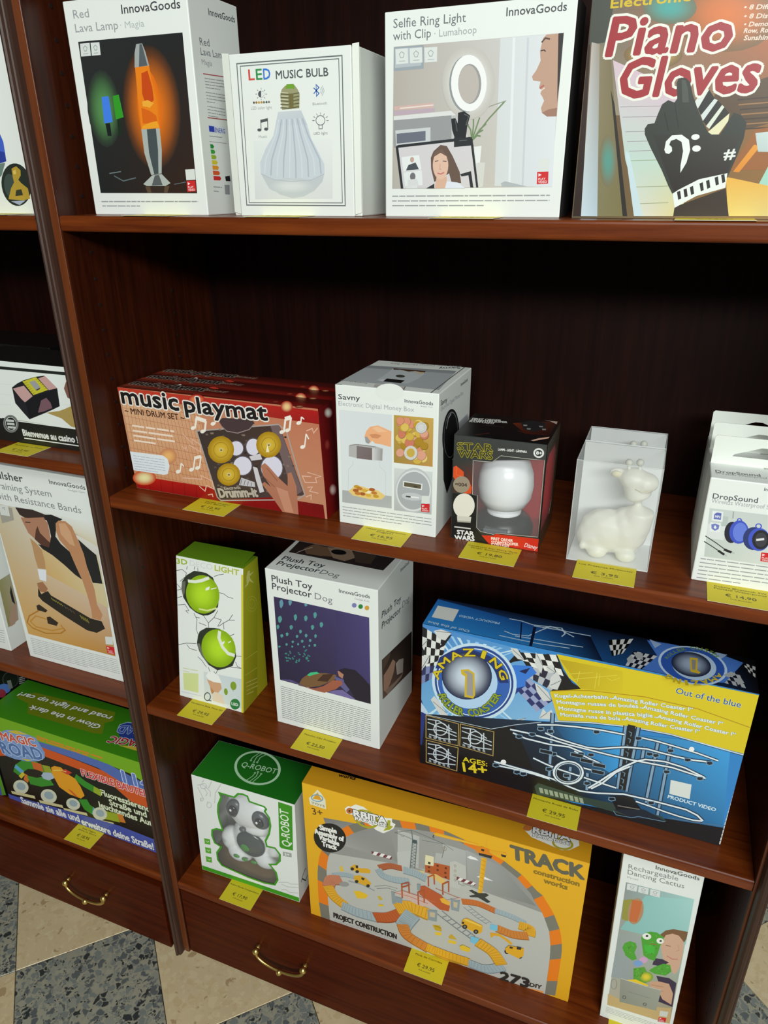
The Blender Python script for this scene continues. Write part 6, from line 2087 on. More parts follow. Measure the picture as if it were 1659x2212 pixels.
['s',(180,126,24),7.8,[3066,847,3133,864]],
['s',(180,126,24),7.9,[3064,943,3130,961]],
['s',(180,126,24),7.9,[3063,1039,3127,1057]],
['s',(180,126,24),8,[3061,1136,3124,1155]],
['s',(180,126,24),8,[3059,1234,3121,1253]],
['p',(58,60,56),[2905,1326,2956,1288,3065,1315,3185,1267,3235,1291,3174,1371,3267,1431,3221,1479,3062,1421,2940,1468,2914,1447,3010,1374]],
['p',(116,58,66),[1226,1108,1597,1086,1578,1170,1233,1171]],
['p',(230,228,224),[1285,1095,1354,1087,1307,1177,1241,1178]],
['p',(230,228,224),[1405,1090,1470,1084,1427,1167,1361,1171]],
['p',(230,228,224),[1524,1085,1585,1081,1547,1157,1481,1163]],
['k',(160,176,182),101.2,[508,1977,687,1883,872,1851]],
['k',(176,96,60),118.2,[1379,1428,1554,1317,1746,1290]],
['k',(160,176,182),133.1,[1358,1502,1436,1600,1631,1609,1881,1542]],
['k',(160,176,182),152.1,[1823,1309,2012,1307,2163,1345]],
['k',(200,128,96),212.5,[619,2052,450,2124,396,2299]],
['k',(226,168,44),212.7,[399,2340,498,2520,667,2637]],
['k',(160,176,182),209.4,[682,2693,933,2735,1285,2701]],
['k',(190,92,44),214.3,[1306,2686,1530,2588,1750,2389]],
['k',(226,168,44),269.4,[1710,2257,1926,2146,2197,2171]],
['s',(150,156,160),35.1,[786,2009,1032,1985,1273,2043]],
['s',(120,124,126),12.2,[1274,1934,1474,1822,1690,1808]],
['s',(120,124,126),12.2,[1314,1971,1513,1871,1670,1870]],
['k',(160,176,182),268.1,[1947,2340,1850,2551,1811,2653]],
['k',(206,128,54),215.2,[1801,2685,1893,2896,2233,3030]],
['k',(226,168,44),195.3,[2272,3019,2567,3078,2932,3036]],
['e',(150,150,148),[700,2127,96,-30,-6,63],20],
['p',(218,166,40),[827,1648,920,1541,999,1603,1140,1553,1204,1566,1198,1652,1037,1704,835,1714]],
['p',(218,166,40),[889,1836,995,1780,1116,1793,1219,1883,1161,1997,1032,1985,902,1959]],
['p',(228,186,40),[873,2217,1007,2172,1149,2206,1107,2312,941,2380]],
['p',(220,186,60),[631,1724,673,1680,706,1799,637,1842]],
['p',(222,186,50),[1350,2336,1431,2314,1435,2359,1340,2396]],
['p',(200,170,60),[1316,2160,1372,2129,1424,2194,1371,2244]],
['p',(196,160,40),[2317,2415,2451,2379,2482,2474,2358,2506]],
['p',(226,190,50),[2379,2579,2475,2560,2458,2638,2371,2652]],
['p',(200,164,50),[2664,2497,2758,2590,2611,2633]],
['p',(226,190,50),[2612,2661,2745,2638,2729,2715,2605,2734]],
['e',(50,46,40),[866,1680,35,-14,-1,40],10],
['e',(50,46,40),[957,1708,35,-14,-1,40],10],
['e',(50,46,40),[941,1956,35,-15,-1,41],10],
['e',(50,46,40),[1153,1973,35,-15,-1,41],10],
['p',(50,44,36),[930,1561,980,1553,969,1624,934,1625]],
['p',(60,50,40),[1035,1809,1096,1810,1074,1872,1030,1864]],
['p',(206,178,168),[1639,1919,1783,1807,2366,1838,2783,1532,2736,1625,2264,2006,2053,2040]],
['p',(186,88,46),[2067,1582,2168,1527,2464,1626,2610,1825,2594,1955,2439,1976,2297,1888,2084,1768]],
['p',(232,176,60),[2432,1712,2499,1670,2621,1724,2589,1811,2468,1792]],
['s',(172,84,50),26.1,[1768,1651,1780,1988]],
['s',(172,84,50),25.8,[1891,1562,1904,1828]],
['s',(172,84,50),26.1,[1768,1658,1891,1562]],
['s',(172,84,50),26.2,[1773,1733,1892,1634]],
['s',(172,84,50),25.9,[2055,1727,2070,2032]],
['s',(172,84,50),25.6,[2162,1609,2168,1939]],
['s',(172,84,50),25.9,[2055,1732,2162,1609]],
['s',(172,84,50),25.1,[2224,1297,2232,1524]],
['s',(172,84,50),24.8,[2319,1210,2332,1433]],
['s',(172,84,50),25.1,[2224,1302,2319,1210]],
['s',(172,84,50),24.9,[2473,1349,2484,1605]],
['s',(172,84,50),24.6,[2568,1250,2576,1510]],
['s',(172,84,50),24.9,[2473,1356,2568,1254]],
['s',(190,110,84),13.3,[1639,1919,1908,1894,2228,1924]],
['s',(190,110,84),13.2,[1783,1807,2085,1817,2366,1838]],
['s',(190,110,84),12.6,[2357,1505,2598,1543,2751,1559]],
['p',(140,152,156),[1581,1915,1639,1909,1664,2182,1599,2211]],
['p',(140,152,156),[1657,2005,1784,1999,1781,2125,1666,2151]],
['p',(140,152,156),[2227,2072,2398,2024,2395,2300,2245,2324]],
['p',(140,152,156),[2614,1631,2773,1608,2766,1881,2635,1892]],
['p',(140,152,156),[2037,1536,2101,1520,2091,1668,2044,1684]],
['p',(196,180,150),[2267,2116,2363,2090,2357,2212,2274,2225]],
['p',(196,180,150),[2662,1682,2738,1672,2730,1808,2672,1810]],
['k',(200,112,50),119.7,[2824,1614,3068,1556,3342,1596]],
['k',(160,176,182),108.2,[3369,1597,3594,1607,3829,1661]],
['k',(226,168,44),171.9,[3776,1750,3914,1761,3923,1884]],
['k',(206,128,54),164.6,[3876,1945,3656,2012,3427,1992]],
['s',(120,130,134),16.3,[2397,2105,2568,2212,2795,2345,2983,2442]],
['s',(120,130,134),13.4,[2835,1750,3030,1880,3232,1980]],
['s',(120,130,134),16.1,[2480,1995,2650,2113,2876,2245,3063,2354]],
['s',(120,130,134),13.3,[2915,1678,3109,1808,3309,1908]],
['s',(140,148,150),11.6,[2473,2163,2564,2082]],
['s',(140,148,150),11.2,[2900,1797,2979,1736]],
['s',(140,148,150),11.6,[2564,2214,2650,2126]],
['s',(140,148,150),11.2,[2963,1830,3037,1771]],
['s',(140,148,150),11.6,[2655,2264,2737,2170]],
['s',(140,148,150),11.2,[3026,1864,3096,1805]],
['s',(140,148,150),11.6,[2746,2315,2823,2214]],
['s',(140,148,150),11.2,[3088,1897,3155,1840]],
['s',(140,148,150),11.6,[2836,2365,2909,2259]],
['s',(140,148,150),11.1,[3150,1930,3213,1875]],
['s',(140,148,150),11.6,[2927,2416,2995,2303]],
['s',(140,148,150),11.1,[3213,1963,3272,1909]],
['p',(120,190,216),[3292,1939,3414,1920,3414,2063,3286,2072]],
['p',(120,190,216),[2989,2372,3129,2366,3107,2549,2983,2523]],
['k',(226,168,44),186.6,[2402,3031,2670,3042,2972,3038]],
['k',(160,176,182),177.6,[3011,3060,3289,3057,3535,2875]],
['k',(226,168,44),208.2,[3511,2777,3372,2575,3149,2469]],
['p',(224,168,36),[2814,2129,2841,2027,2908,1970,3173,2028,3170,2179,3120,2259,3047,2251,2836,2209]],
['p',(246,200,80),[2873,1997,3163,2038,3147,2072,2856,2038]],
['p',(60,50,36),[2826,2092,2867,2086,2857,2143,2824,2145]],
['e',(46,44,42),[2877,2194,43,-9,-4,57],12],
['e',(130,126,116),[2877,2194,20,-9,1,26],8],
['e',(46,44,42),[3068,2226,42,-9,-4,57],12],
['e',(130,126,116),[3068,2226,19,-9,1,26],8],
['e',(46,44,42),[3602,2460,41,-9,-3,57],12],
['e',(130,126,116),[3602,2460,19,-9,2,26],8],
['e',(46,44,42),[3812,2489,41,-9,-2,57],12],
['e',(130,126,116),[3812,2489,19,-9,2,26],8],
['s',(222,164,34),58.4,[3331,2168,3453,2136,3563,2188,3664,2257]],
['p',(222,164,34),[3298,2152,3361,2133,3360,2212,3319,2274]],
['p',(224,168,38),[3567,2397,3622,2290,3865,2250,3871,2427,3797,2528,3590,2479]],
['p',(50,46,40),[3752,2258,3826,2243,3816,2306,3751,2320]],
['p',(50,46,40),[3637,2304,3693,2298,3682,2346,3635,2353]],
['p',(228,190,50),[2806,2714,2863,2653,2997,2679,2980,2784,2831,2795]],
['p',(200,164,50),[2652,2494,2748,2583,2599,2601]],
['p',(228,190,50),[2611,2678,2750,2637,2735,2721,2603,2736]],
['p',(196,160,40),[2358,2418,2481,2427,2487,2505,2370,2520]],
['p',(228,190,50),[2371,2574,2488,2546,2477,2619,2373,2650]],
['t','273',(42,40,36),3519,3217,4001,3173,217,0.04,0.15],
['t','DIY',(60,56,48),4020,3141,4212,3109,91,0.05,0.2],
['p',(226,150,80),[4017,3190,4254,3145,4247,3201,4011,3201]],
['t','PROJECT CONSTRUCTION',(46,44,40),465,3091,1672,3101,124,0.05,0],
['s',(150,150,148),8.1,[473,3164,1631,3138]],
  ],
  'top': [
['g',[(206,146,24),(206,146,24),(212,152,26),(216,156,28)],[3,3,4653,3,4653,397,3,397]],
['t','works',(60,38,12),521,73,817,54,70,0.05,0],
['p',(232,232,222),[3615,69,3704,58,4460,41,4477,134,4344,267,4239,304,3780,222,3649,121]],
['o',(176,160,50),35.9,[4239,182,138,-17,-1,97],24],
['e',(190,110,50),[3692,67,68,-25,10,57],20],
['t','RBITA',(240,240,236),3784,126,4333,97,114,0.05,0,((36,34,30),0.11)],
['t','PARADISE',(240,240,236),3796,200,4342,176,54,0.05,0,((36,34,30),0.11)],
  ],
 },
 'cactus': {
  'front': [
['t','InnovaGoods',(72,76,78),443,338,1004,309,71,0.014,0],
['t','Rechargeable',(124,128,128),93,479,749,433,85,0,0],
['t','Dancing Cactus',(124,128,128),94,590,841,540,90,0,0],
['t','Pinxi',(170,172,172),98,669,243,657,39,0,0],
['g',[(140,150,150),(160,206,202),(160,140,110),(176,172,156)],[91,757,988,684,1012,3437,90,3520]],
['g',[(140,192,188),(164,208,204),(150,196,192),(134,186,182)],[373,900,991,701,1004,1617,106,1738]],
['g',[(150,160,156),(160,168,164),(150,156,156),(150,160,166)],[95,1793,435,1718,453,2743,85,2844]],
['p',(150,146,66),[91,1125,207,1047,218,1299,195,1525,108,1520]],
['r',(206,116,66),(170,140,110),[277,1271,104,-16,-8,280],20],
['p',(196,108,60),[208,1059,343,1034,336,1242,316,1488,210,1517]],
['p',(196,168,118),[77,3252,262,3281,792,3157,990,3066,1012,3432,90,3520]],
['p',(122,88,60),[651,1583,713,1461,809,1385,998,1348,996,1502,973,1609,882,1489,779,1506,703,1629]],
['p',(206,166,140),[724,1558,806,1481,896,1482,977,1583,991,1865,984,2140,942,2314,834,2198,746,2046,686,1807]],
['s',(90,66,56),11.8,[750,1762,817,1751]],
['s',(190,110,106),15.9,[791,1972,872,2003,943,1965]],
['s',(186,140,120),7.7,[905,1669,937,1773,894,1815]],
['p',(58,46,70),[636,2105,741,2073,837,2096,746,2236,623,2263]],
['p',(58,46,70),[703,2473,878,2426,988,2479,1002,3033,793,3023,805,2726]],
['p',(202,158,130),[629,2643,755,2573,894,2551,973,2733,981,2992,847,2938,805,2857,658,2836]],
['s',(170,120,96),10.5,[659,2705,829,2660]],
['s',(170,120,96),10.5,[682,2770,840,2758]],
['p',(78,160,52),[409,1767,437,1668,513,1586,603,1560,700,1606,717,1694,679,1811,669,1988,643,2164,565,2168,481,2125,446,1957]],
['p',(70,180,60),[463,1899,606,1849,625,2011,507,2074]],
['p',(78,160,52),[176,2111,200,1999,268,1921,348,1922,375,1995,354,2130,403,2250,343,2318,240,2266]],
['p',(78,160,52),[590,2413,658,2294,767,2159,858,2140,893,2266,828,2398,676,2442]],
['p',(86,158,52),[376,2479,524,2367,627,2567,587,2707,405,2749]],
['r',(232,206,60),(110,160,50),[571,2572,93,-52,13,117],20],
['e',(206,160,196),[492,2227,57,-31,7,67],20],
['e',(120,160,210),[428,2338,63,-34,7,62],20],
['s',(150,100,70),15.9,[542,1833,632,1811]],
['e',(90,176,60),[324,2183,9,-5,2,14],5],
['e',(104,186,76),[441,2631,9,-5,2,15],5],
['e',(58,132,38),[512,2040,9,-5,2,14],5],
['e',(90,176,60),[224,2050,9,-5,1,14],5],
['e',(90,176,60),[519,2078,9,-5,2,14],5],
['e',(104,186,76),[572,1787,9,-5,2,14],5],
['e',(104,186,76),[607,1639,9,-4,2,14],5],
['e',(90,176,60),[819,2346,9,-5,2,14],5],
['e',(104,186,76),[294,2160,9,-5,2,14],5],
['e',(90,176,60),[545,1811,9,-5,2,14],5],
['e',(90,176,60),[331,1993,9,-5,2,14],5],
['e',(58,132,38),[268,2088,9,-5,1,14],5],
['e',(104,186,76),[439,2467,9,-5,2,15],5],
['e',(104,186,76),[775,2375,9,-5,2,14],5],
['e',(58,132,38),[233,2202,9,-5,1,14],5],
['e',(104,186,76),[549,1873,9,-5,2,14],5],
['e',(90,176,60),[247,2114,9,-5,1,14],5],
['e',(104,186,76),[715,2298,9,-5,2,14],5],
['e',(104,186,76),[836,2212,9,-5,2,14],5],
['e',(58,132,38),[494,2598,9,-5,2,15],5],
['e',(58,132,38),[589,2028,9,-5,2,14],5],
['e',(58,132,38),[288,2029,9,-5,2,14],5],
['e',(90,176,60),[458,1761,9,-5,2,14],5],
['e',(58,132,38),[855,2314,9,-5,2,14],5],
['e',(90,176,60),[438,2484,9,-5,2,15],5],
['e',(90,176,60),[783,2371,9,-5,2,14],5],
['e',(58,132,38),[510,2505,9,-5,2,15],5],
['e',(104,186,76),[823,2217,9,-5,2,14],5],
['e',(58,132,38),[411,2630,9,-5,2,15],5],
['e',(104,186,76),[306,1971,9,-5,2,14],5],
['e',(58,132,38),[495,1751,9,-5,2,14],5],
['e',(58,132,38),[276,2063,9,-5,2,14],5],
['e',(104,186,76),[465,2636,9,-5,2,15],5],
['e',(90,176,60),[429,2459,9,-5,2,15],5],
['e',(104,186,76),[320,1995,9,-5,2,14],5],
['e',(58,132,38),[473,2440,9,-5,2,14],5],
['e',(104,186,76),[225,2211,9,-5,1,14],5],
['e',(90,176,60),[432,2592,9,-5,2,15],5],
['e',(104,186,76),[452,2522,9,-5,2,15],5],
['e',(104,186,76),[320,1994,9,-5,2,14],5],
['e',(58,132,38),[508,2525,9,-5,2,15],5],
['e',(104,186,76),[465,2549,9,-5,2,15],5],
['e',(90,176,60),[302,1977,9,-5,2,14],5],
['e',(90,176,60),[695,2364,9,-5,2,14],5],
['e',(90,176,60),[731,2290,9,-5,2,14],5],
['e',(104,186,76),[420,2511,9,-5,2,15],5],
['e',(58,132,38),[261,2063,9,-5,1,14],5],
['e',(90,176,60),[757,2318,9,-5,2,14],5],
['e',(58,132,38),[493,2588,9,-5,2,15],5],
['e',(90,176,60),[253,2156,9,-5,1,14],5],
['e',(58,132,38),[445,2629,9,-5,2,15],5],
['e',(90,176,60),[437,2567,9,-5,2,15],5],
['e',(58,132,38),[405,2488,9,-5,2,15],5],
['e',(90,176,60),[734,2250,9,-5,2,14],5],
['e',(58,132,38),[762,2291,9,-5,2,14],5],
['e',(90,176,60),[455,2531,9,-5,2,15],5],
['e',(58,132,38),[596,1851,9,-5,2,14],5],
['e',(104,186,76),[499,1721,9,-5,2,14],5],
['e',(58,132,38),[636,1890,9,-5,2,14],5],
['e',(58,132,38),[499,2560,9,-5,2,15],5],
['e',(232,236,226),[481,1707,60,-14,0,67],20],
['e',(40,38,40),[483,1698,18,-9,2,21],20],
['e',(232,236,226),[667,1710,49,-11,0,62],20],
['e',(40,38,40),[674,1707,16,-8,2,18],20],
['p',(232,196,44),[308,2788,432,2702,622,2731,610,2816,464,2842]],
['g',[(146,148,138),(160,162,150),(150,152,140),(136,140,132)],[221,2799,807,2745,794,3243,260,3343]],
['s',(206,206,196),10.8,[221,2799,587,2777,807,2745]],
['o',(90,92,90),13.2,[317,3200,22,-13,4,36],24],
['o',(90,92,90),13,[621,3192,21,-13,3,30],24],
['s',(110,112,108),6.5,[353,3038,678,3010]],
['o',(140,140,136),13.1,[140,2986,41,-23,11,117],24],
['p',(214,219,217),[108,772,251,753,247,879,113,895]],
['s',(130,135,137),5.7,[152,810,180,787,208,802,194,835,166,839],1],
['s',(150,155,157),5.7,[146,869,214,861]],
['p',(214,219,217),[262,759,400,740,400,865,268,877]],
['s',(130,135,137),5.6,[305,795,332,774,360,789,346,821,319,824],1],
['s',(150,155,157),5.7,[300,852,367,846]],
['p',(214,219,217),[420,743,551,727,556,856,427,864]],
['s',(130,135,137),5.6,[462,781,487,760,514,776,502,809,476,811],1],
['s',(150,155,157),5.6,[458,840,523,835]],
['p',(206,208,200),[847,3211,962,3174,958,3301,850,3340]],
['p',(205,34,38),[849,3362,953,3332,950,3443,844,3481]],
['p',(235,225,225),[861,3372,890,3379,860,3405]],
['t','PLAY',(240,215,215),858,3438,925,3416,20,0.02,0],
['t','VIDEO',(240,215,215),857,3467,938,3438,20,0.02,0],
['l',(169,172,169),[79,3583,905,3554,81,3694],4,0.24],
  ],
 },
 'magic': {
  'front': [
['p',(22,22,18),[3,3,4296,3,4296,2381,3,2381]],
['p',(116,170,26),[4,4,4296,4,4194,623,3964,486,3676,383,2904,307,1459,344,4,642]],
['p',(206,84,28),[4,774,1399,462,2183,492,2986,551,3564,703,4169,770,4099,1193,3534,1140,3207,906,2537,749,1424,698,4,1177]],
['p',(80,106,176),[4,642,1377,331,2368,289,3167,322,3665,442,4204,564,4169,770,3358,682,2860,517,2185,480,1370,464,4,807]],
['l',(206,136,34),[1367,204,3071,209,1351,266],2,0.7],
['t','114',(96,124,196),3465,672,4140,642,295,0.03,0,((206,216,236),0.07)],
['t','FLEXIBLE BAUTEILE',(206,66,66),2383,883,4153,866,168,0.03,0,((232,206,206),0.08)],
['t','Fluoreszierende',(222,228,200),2784,1253,4087,1260,152,0.03,0,((40,60,20),0.07)],
['t','Straße und',(222,228,200),2963,1450,3875,1439,152,0.03,0,((40,60,20),0.07)],
['t','leuchtendes Auto',(222,228,200),2666,1629,4076,1637,156,0.03,0,((40,60,20),0.07)],
['s',(52,140,40),222.9,[1402,1113,1127,1047,802,1144,586,1324,482,1528]],
['s',(90,166,206),232.1,[624,1296,545,1414]],
['s',(206,186,50),234.5,[589,1475,649,1529]],
['s',(206,112,44),234,[683,1517,790,1570]],
['s',(52,140,40),233.6,[790,1570,1086,1531,1457,1355]],
['s',(206,100,40),205.4,[1029,1081,1299,1061]],
['s',(150,160,40),189.2,[1327,1066,1538,1036]],
['p',(170,186,206),[1206,1301,1297,1180,1518,1117,1608,1217,1395,1368,1246,1377]],
['s',(52,140,40),194.9,[2178,985,2401,1108,2611,1163]],
['s',(150,170,40),186.7,[2611,1163,2793,1212]],
['s',(52,140,40),253.7,[2238,1582,2310,1765,2467,1826]],
['s',(90,160,180),234.3,[2443,1805,2521,1835]],
['s',(150,166,40),234.1,[2517,1852,2865,1791,3120,1757]],
['s',(206,120,40),214.2,[3121,1751,3264,1718]],
['p',(228,156,30),[1559,956,1664,881,1841,857,1981,982,2165,1042,2265,1216,2319,1447,2197,1573,1899,1565,1651,1455,1592,1283,1542,1138]],
['p',(206,90,40),[1877,1417,1987,1436,2128,1563,2042,1565]],
['p',(200,60,40),[1814,968,1954,862,2127,902,1976,1005]],
['s',(250,220,120),16.7,[1598,1030,1759,959,1966,930]],
['e',(206,208,186),[479,1883,195,23,-145,228],20],
['e',(150,170,180),[492,1860,117,14,-80,125],20],
['s',(206,198,150),82.2,[134,2161,833,2049]],
['e',(206,208,186),[1264,1856,199,24,-136,224],20],
['e',(150,170,180),[1275,1833,119,15,-75,123],20],
['s',(206,198,150),79.5,[936,2129,1608,2019]],
['e',(206,208,186),[1929,1826,168,21,-107,184],20],
['e',(150,170,180),[1940,1803,101,13,-59,101],20],
['s',(206,198,150),77.2,[1617,2093,2266,1986]],
['e',(206,208,186),[2629,1829,168,21,-112,203],20],
['e',(150,170,180),[2639,1807,101,13,-61,111],20],
['s',(206,198,150),75,[2331,2093,2959,1987]],
['p',(72,88,172),[4,2252,213,2249,1652,2104,3105,1974,3962,2004,4092,2016,4023,2381,16,2381]],
['t','Sammle sie alle und',(226,230,240),373,2393,2003,2310,189,0.035,0,((40,50,120),0.07)],
['t','erweitere deine Straße!',(226,230,240),2051,2353,3898,2322,184,0.035,0,((40,50,120),0.07)],
['p',(124,154,206),[276,468,537,299,918,207,1339,256,1486,590,1445,748,1223,905,927,1018,549,1082,247,1071]],
['p',(206,186,60),[526,337,826,222,1143,234,795,331]],
['p',(206,190,60),[723,999,1070,928,898,1016]],
['t','MAGIC',(206,84,62),325,626,1291,501,201,0.03,0,((236,220,220),0.08)],
['t','ROAD',(84,114,170),233,1016,1408,824,301,0.03,0,((176,200,236),0.075)],
  ],
  'top': [
['g',[(48,116,16),(50,112,16),(66,140,22),(70,146,24)],[3,3,4296,3,4296,1147,3,1147]],
['p',(112,128,20),[213,482,527,283,2557,175,2698,405,2578,521,2760,791,2556,837,879,860,656,616,299,564]],
['t','Glow in the dark',(232,236,226),2578,590,777,629,119,0.035,0.2,((30,60,10),0.07)],
['t','road and light up car!',(232,236,226),2591,299,230,382,120,0.035,0.2,((30,60,10),0.07)],
['p',(40,62,144),[2970,609,2900,449,2994,333,3608,261,3924,667,3187,758]],
['s',(176,200,236),16.5,[2970,609,2900,449,2994,333,3207,296]],
['p',(206,186,60),[3281,932,3666,926,4074,861,3706,784]],
['t','ROAD',(70,90,170),3587,303,2931,454,207,0.03,0,((190,210,240),0.06)],
['t','MAGIC',(170,44,52),3727,647,2985,771,170,0.03,0.1,((232,226,226),0.07)],
  ],
 },
 'tall': {
  'right': [
['e',(60,62,64),[816,1238,187,134,-48,176],24],
['e',(24,24,26),[816,1238,165,118,-43,158],24],
['e',(84,120,196),[618,1339,140,102,-30,110],20],
['e',(150,44,66),[521,1390,107,80,-26,94],20],
['p',(150,152,148),[1016,1333,1162,1389,1161,1411,1014,1358]],
['p',(150,152,148),[1005,1375,1151,1431,1149,1453,1002,1400]],
['p',(150,152,148),[994,1417,1140,1473,1138,1495,991,1441]],
['p',(150,152,148),[983,1458,1129,1515,1127,1537,980,1483]],
['p',(120,124,124),[720,1207,813,1245,812,1462,724,1436]],
  ],
  'front': [
['p',(86,146,40),[2204,3104,3141,3044,3141,3139,3141,3777,2990,3846,1925,3846]],
['p',(74,90,170),[2024,3643,3048,3498,3008,3846,1900,3846]],
  ],
 },
}
ROBOT_WIN = [576,243,747,243,894,242,981,131,1076,108,1171,122,1205,236,1361,246,1507,255,1544,294,1511,362,1594,477,1610,662,1571,870,1484,1075,1505,1200,1673,1180,1769,1298,1761,1457,1670,1586,1535,1639,1663,1788,1688,1961,1615,2120,1390,2165,1041,2157,650,2103,472,2074,392,1965,389,1780,499,1589,361,1538,317,1373,334,1231,435,1161,574,1145,520,921,504,729,526,548,610,340]
STAR_WIN = [247,305,483,291,581,200,942,197,1099,189,1103,994,1102,1188,587,1224,552,1247,386,1234,333,1185,323,752,259,748]

# ================================================================== the place
ZA, ZB, ZC, ZD, ZLB = 1.394, 1.0127, 0.6291, 0.2024, 1.0566
TH = 0.0185
# floor: diamond-laid checkerboard of terrazzo tiles
fl = box('floor', -3.2, 2.8, -3.2, 2.2, -0.04, -0.0105, GROUT); tag(fl, 'checkered terrazzo floor of grey and cream diamond tiles', None, None, 'structure')
T = 0.3718; tl = T/math.sqrt(2) - 0.0012
_bm = bmesh.new(); bm_box(_bm, -tl/2, tl/2, -tl/2, tl/2, -0.0105, 0.0)
bmesh.ops.bevel(_bm, geom=[e for e in _bm.edges if all(v.co.z > -0.001 for v in e.verts)], offset=0.0008, segments=1, affect='EDGES')
tm = {}
for key, mm in (('g', TZ_GREY), ('c', TZ_CREAM)):
    me = bpy.data.meshes.new('tile'); _bm.to_mesh(me); me.materials.append(mm); tm[key] = me
_bm.free()
for ia in range(-7, 10):
    for ib in range(-10, 8):
        a = -1.1953 + (ia+0.5)*T; b_ = 0.5022 + (ib+0.5)*T
        x, y = (a-b_)/2, (a+b_)/2
        if -2.3 < x < 1.3 and -1.6 < y < 1.35:
            o = link(bpy.data.objects.new('tile', tm['g' if (ia+ib) % 2 == 0 else 'c']), fl)
            o.location = (x, y, 0); o.rotation_euler = (0, 0, math.pi/4)
wl = box('wall_back', -3.2, 2.8, 1.6, 1.7, -0.01, 3.0, PLASTER); tag(wl, 'plain plastered wall behind the bookcases', None, None, 'structure')

# ------------------------------------------------------------------ bookcases
XL, XR = -0.7328, 0.1970
def strip(name, xc, z0, z1, parent):
    prof = [(-0.0095, 0.0), (-0.0095, -0.010), (-0.0080, -0.0165), (-0.0045, -0.0205), (-0.0005, -0.0215), (0.0020, -0.0195), (0.0030, -0.0165), (0.0052, -0.0172), (0.0075, -0.0160), (0.0090, -0.0120), (0.0092, -0.0060), (0.0092, 0.0)]
    prof = [(a*0.74, b*0.82) for a, b in prof]
    n = len(prof); V = [(xc+p[0], p[1], z) for z in (z0, z1) for p in prof]
    F = [(i, i+1, n+i+1, n+i) for i in range(n-1)] + [(n-1, 0, n, 2*n-1), tuple(range(n))[::-1], tuple(range(n, 2*n))]
    return from_py(name, V, [f[::-1] for f in F], WOOD_P, parent)
def shelf(x0, x1, z, y1, parent, name='shelf', y0=0.0):
    bm = bmesh.new(); bm_box(bm, x0, x1, y0, y1, z-TH, z)
    bmesh.ops.bevel(bm, geom=[e for e in bm.edges if all(abs(v.co.y-y0) < 1e-5 for v in e.verts) and abs(e.verts[0].co.z-e.verts[1].co.z) < 1e-5], offset=0.0035, segments=3, affect='EDGES', profile=0.5)
    return from_bm(name, bm, WOOD_X, parent)
def bail(xc, z, y, parent, half=0.0500, drop=0.029):
    bm = bmesh.new()
    for s in (-1, 1):
        x = xc + s*half
        tube(bm, [(x, y+0.0005, z), (x, y-0.004, z), (x, y-0.011, z)], [0.0065, 0.0040, 0.0042], 10)
        ball(bm, (x, y-0.012, z-0.001), (0.0068, 0.0068, 0.0074), 2)
    for dz, dy, r in ((1.0, 0.0, 0.0029), (0.80, 0.003, 0.0029)):
        pts = []
        for i in range(25):
            t = math.pi*i/24
            pts.append((xc - half*math.cos(t), y-0.0125-dy*math.sin(t), z-0.002 - drop*dz*math.sin(t)**0.8))
        tube(bm, pts, r, 8)
    ball(bm, (xc, y-0.0160, z-0.002-drop*0.92), (0.0062, 0.0062, 0.0068), 2)
    return from_bm('handle', bm, BRASS, parent, True)
def bookcase(label, x0, x1, shelves, xp0, xp1, drawer_y, hx, hz, holes):
    t = thing('bookcase', ((x0+x1)/2, 0, 0), label, 'bookcase')
    ox = (x0+x1)/2
    L = lambda v: v-ox
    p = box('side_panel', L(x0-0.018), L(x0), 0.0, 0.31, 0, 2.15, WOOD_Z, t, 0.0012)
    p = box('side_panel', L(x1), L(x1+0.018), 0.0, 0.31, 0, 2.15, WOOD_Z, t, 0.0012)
    for xa in (x0-0.018, x1): box('lit_edge', L(xa)+0.0004, L(xa)+0.0176, -0.0016, -0.0001, 0.0, 2.15, WOOD_E, t, 0.0005, 1)  # added thin strips that paint the panel fronts as lit
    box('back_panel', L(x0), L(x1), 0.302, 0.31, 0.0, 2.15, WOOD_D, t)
    for z in shelves: shelf(L(x0)+0.0003, L(x1)-0.0003, z, 0.30, t)
    shelf(L(x0), L(x1), ZD, 0.30, t, 'base_board')
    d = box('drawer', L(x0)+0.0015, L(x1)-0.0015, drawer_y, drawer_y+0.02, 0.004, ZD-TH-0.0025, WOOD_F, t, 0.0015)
    bail(L(hx), hz, drawer_y, d)
    for xc in (xp0, xp1):
        if xc is not None: strip('cover_strip', L(xc), 0.0, 2.15, t)
    bm = bmesh.new()
    for hxx, sgn in holes:
        for yy in (0.045, 0.205):
            z = 0.26
            while z < 2.1:
                M = Matrix.Translation((L(hxx)+sgn*0.0004, yy, z)) @ Matrix.Rotation(math.pi/2, 4, 'Y')
                bmesh.ops.create_cone(bm, cap_ends=True, segments=10, radius1=0.0026, radius2=0.0026, depth=0.0006, matrix=M)
                z += 0.034
    tag(from_bm('peg_holes', bm, HOLE, t), None, None, None, 'stuff')
    return t
bookcase('open mahogany bookcase with brass drawer pull filling most of the view', XL, XR, (ZA, ZB, ZC, 1.777, 2.13), -0.7517, 0.2080, 0.0008, -0.511, 0.109, ((XL, 1), (XR, -1)))
bookcase('mahogany bookcase cut off at the left edge beside the dark cover strip', -1.70, -0.7695, (ZA, ZLB, ZC, 1.777, 2.13), None, None, -0.0095, -0.966, 0.098, ((-1.70, 1),))

# ------------------------------------------------------------------ cartons on the top shelf
carton('lava', 'lava_lamp_carton', 'tall white carton with an orange lava lamp glowing on a black picture')
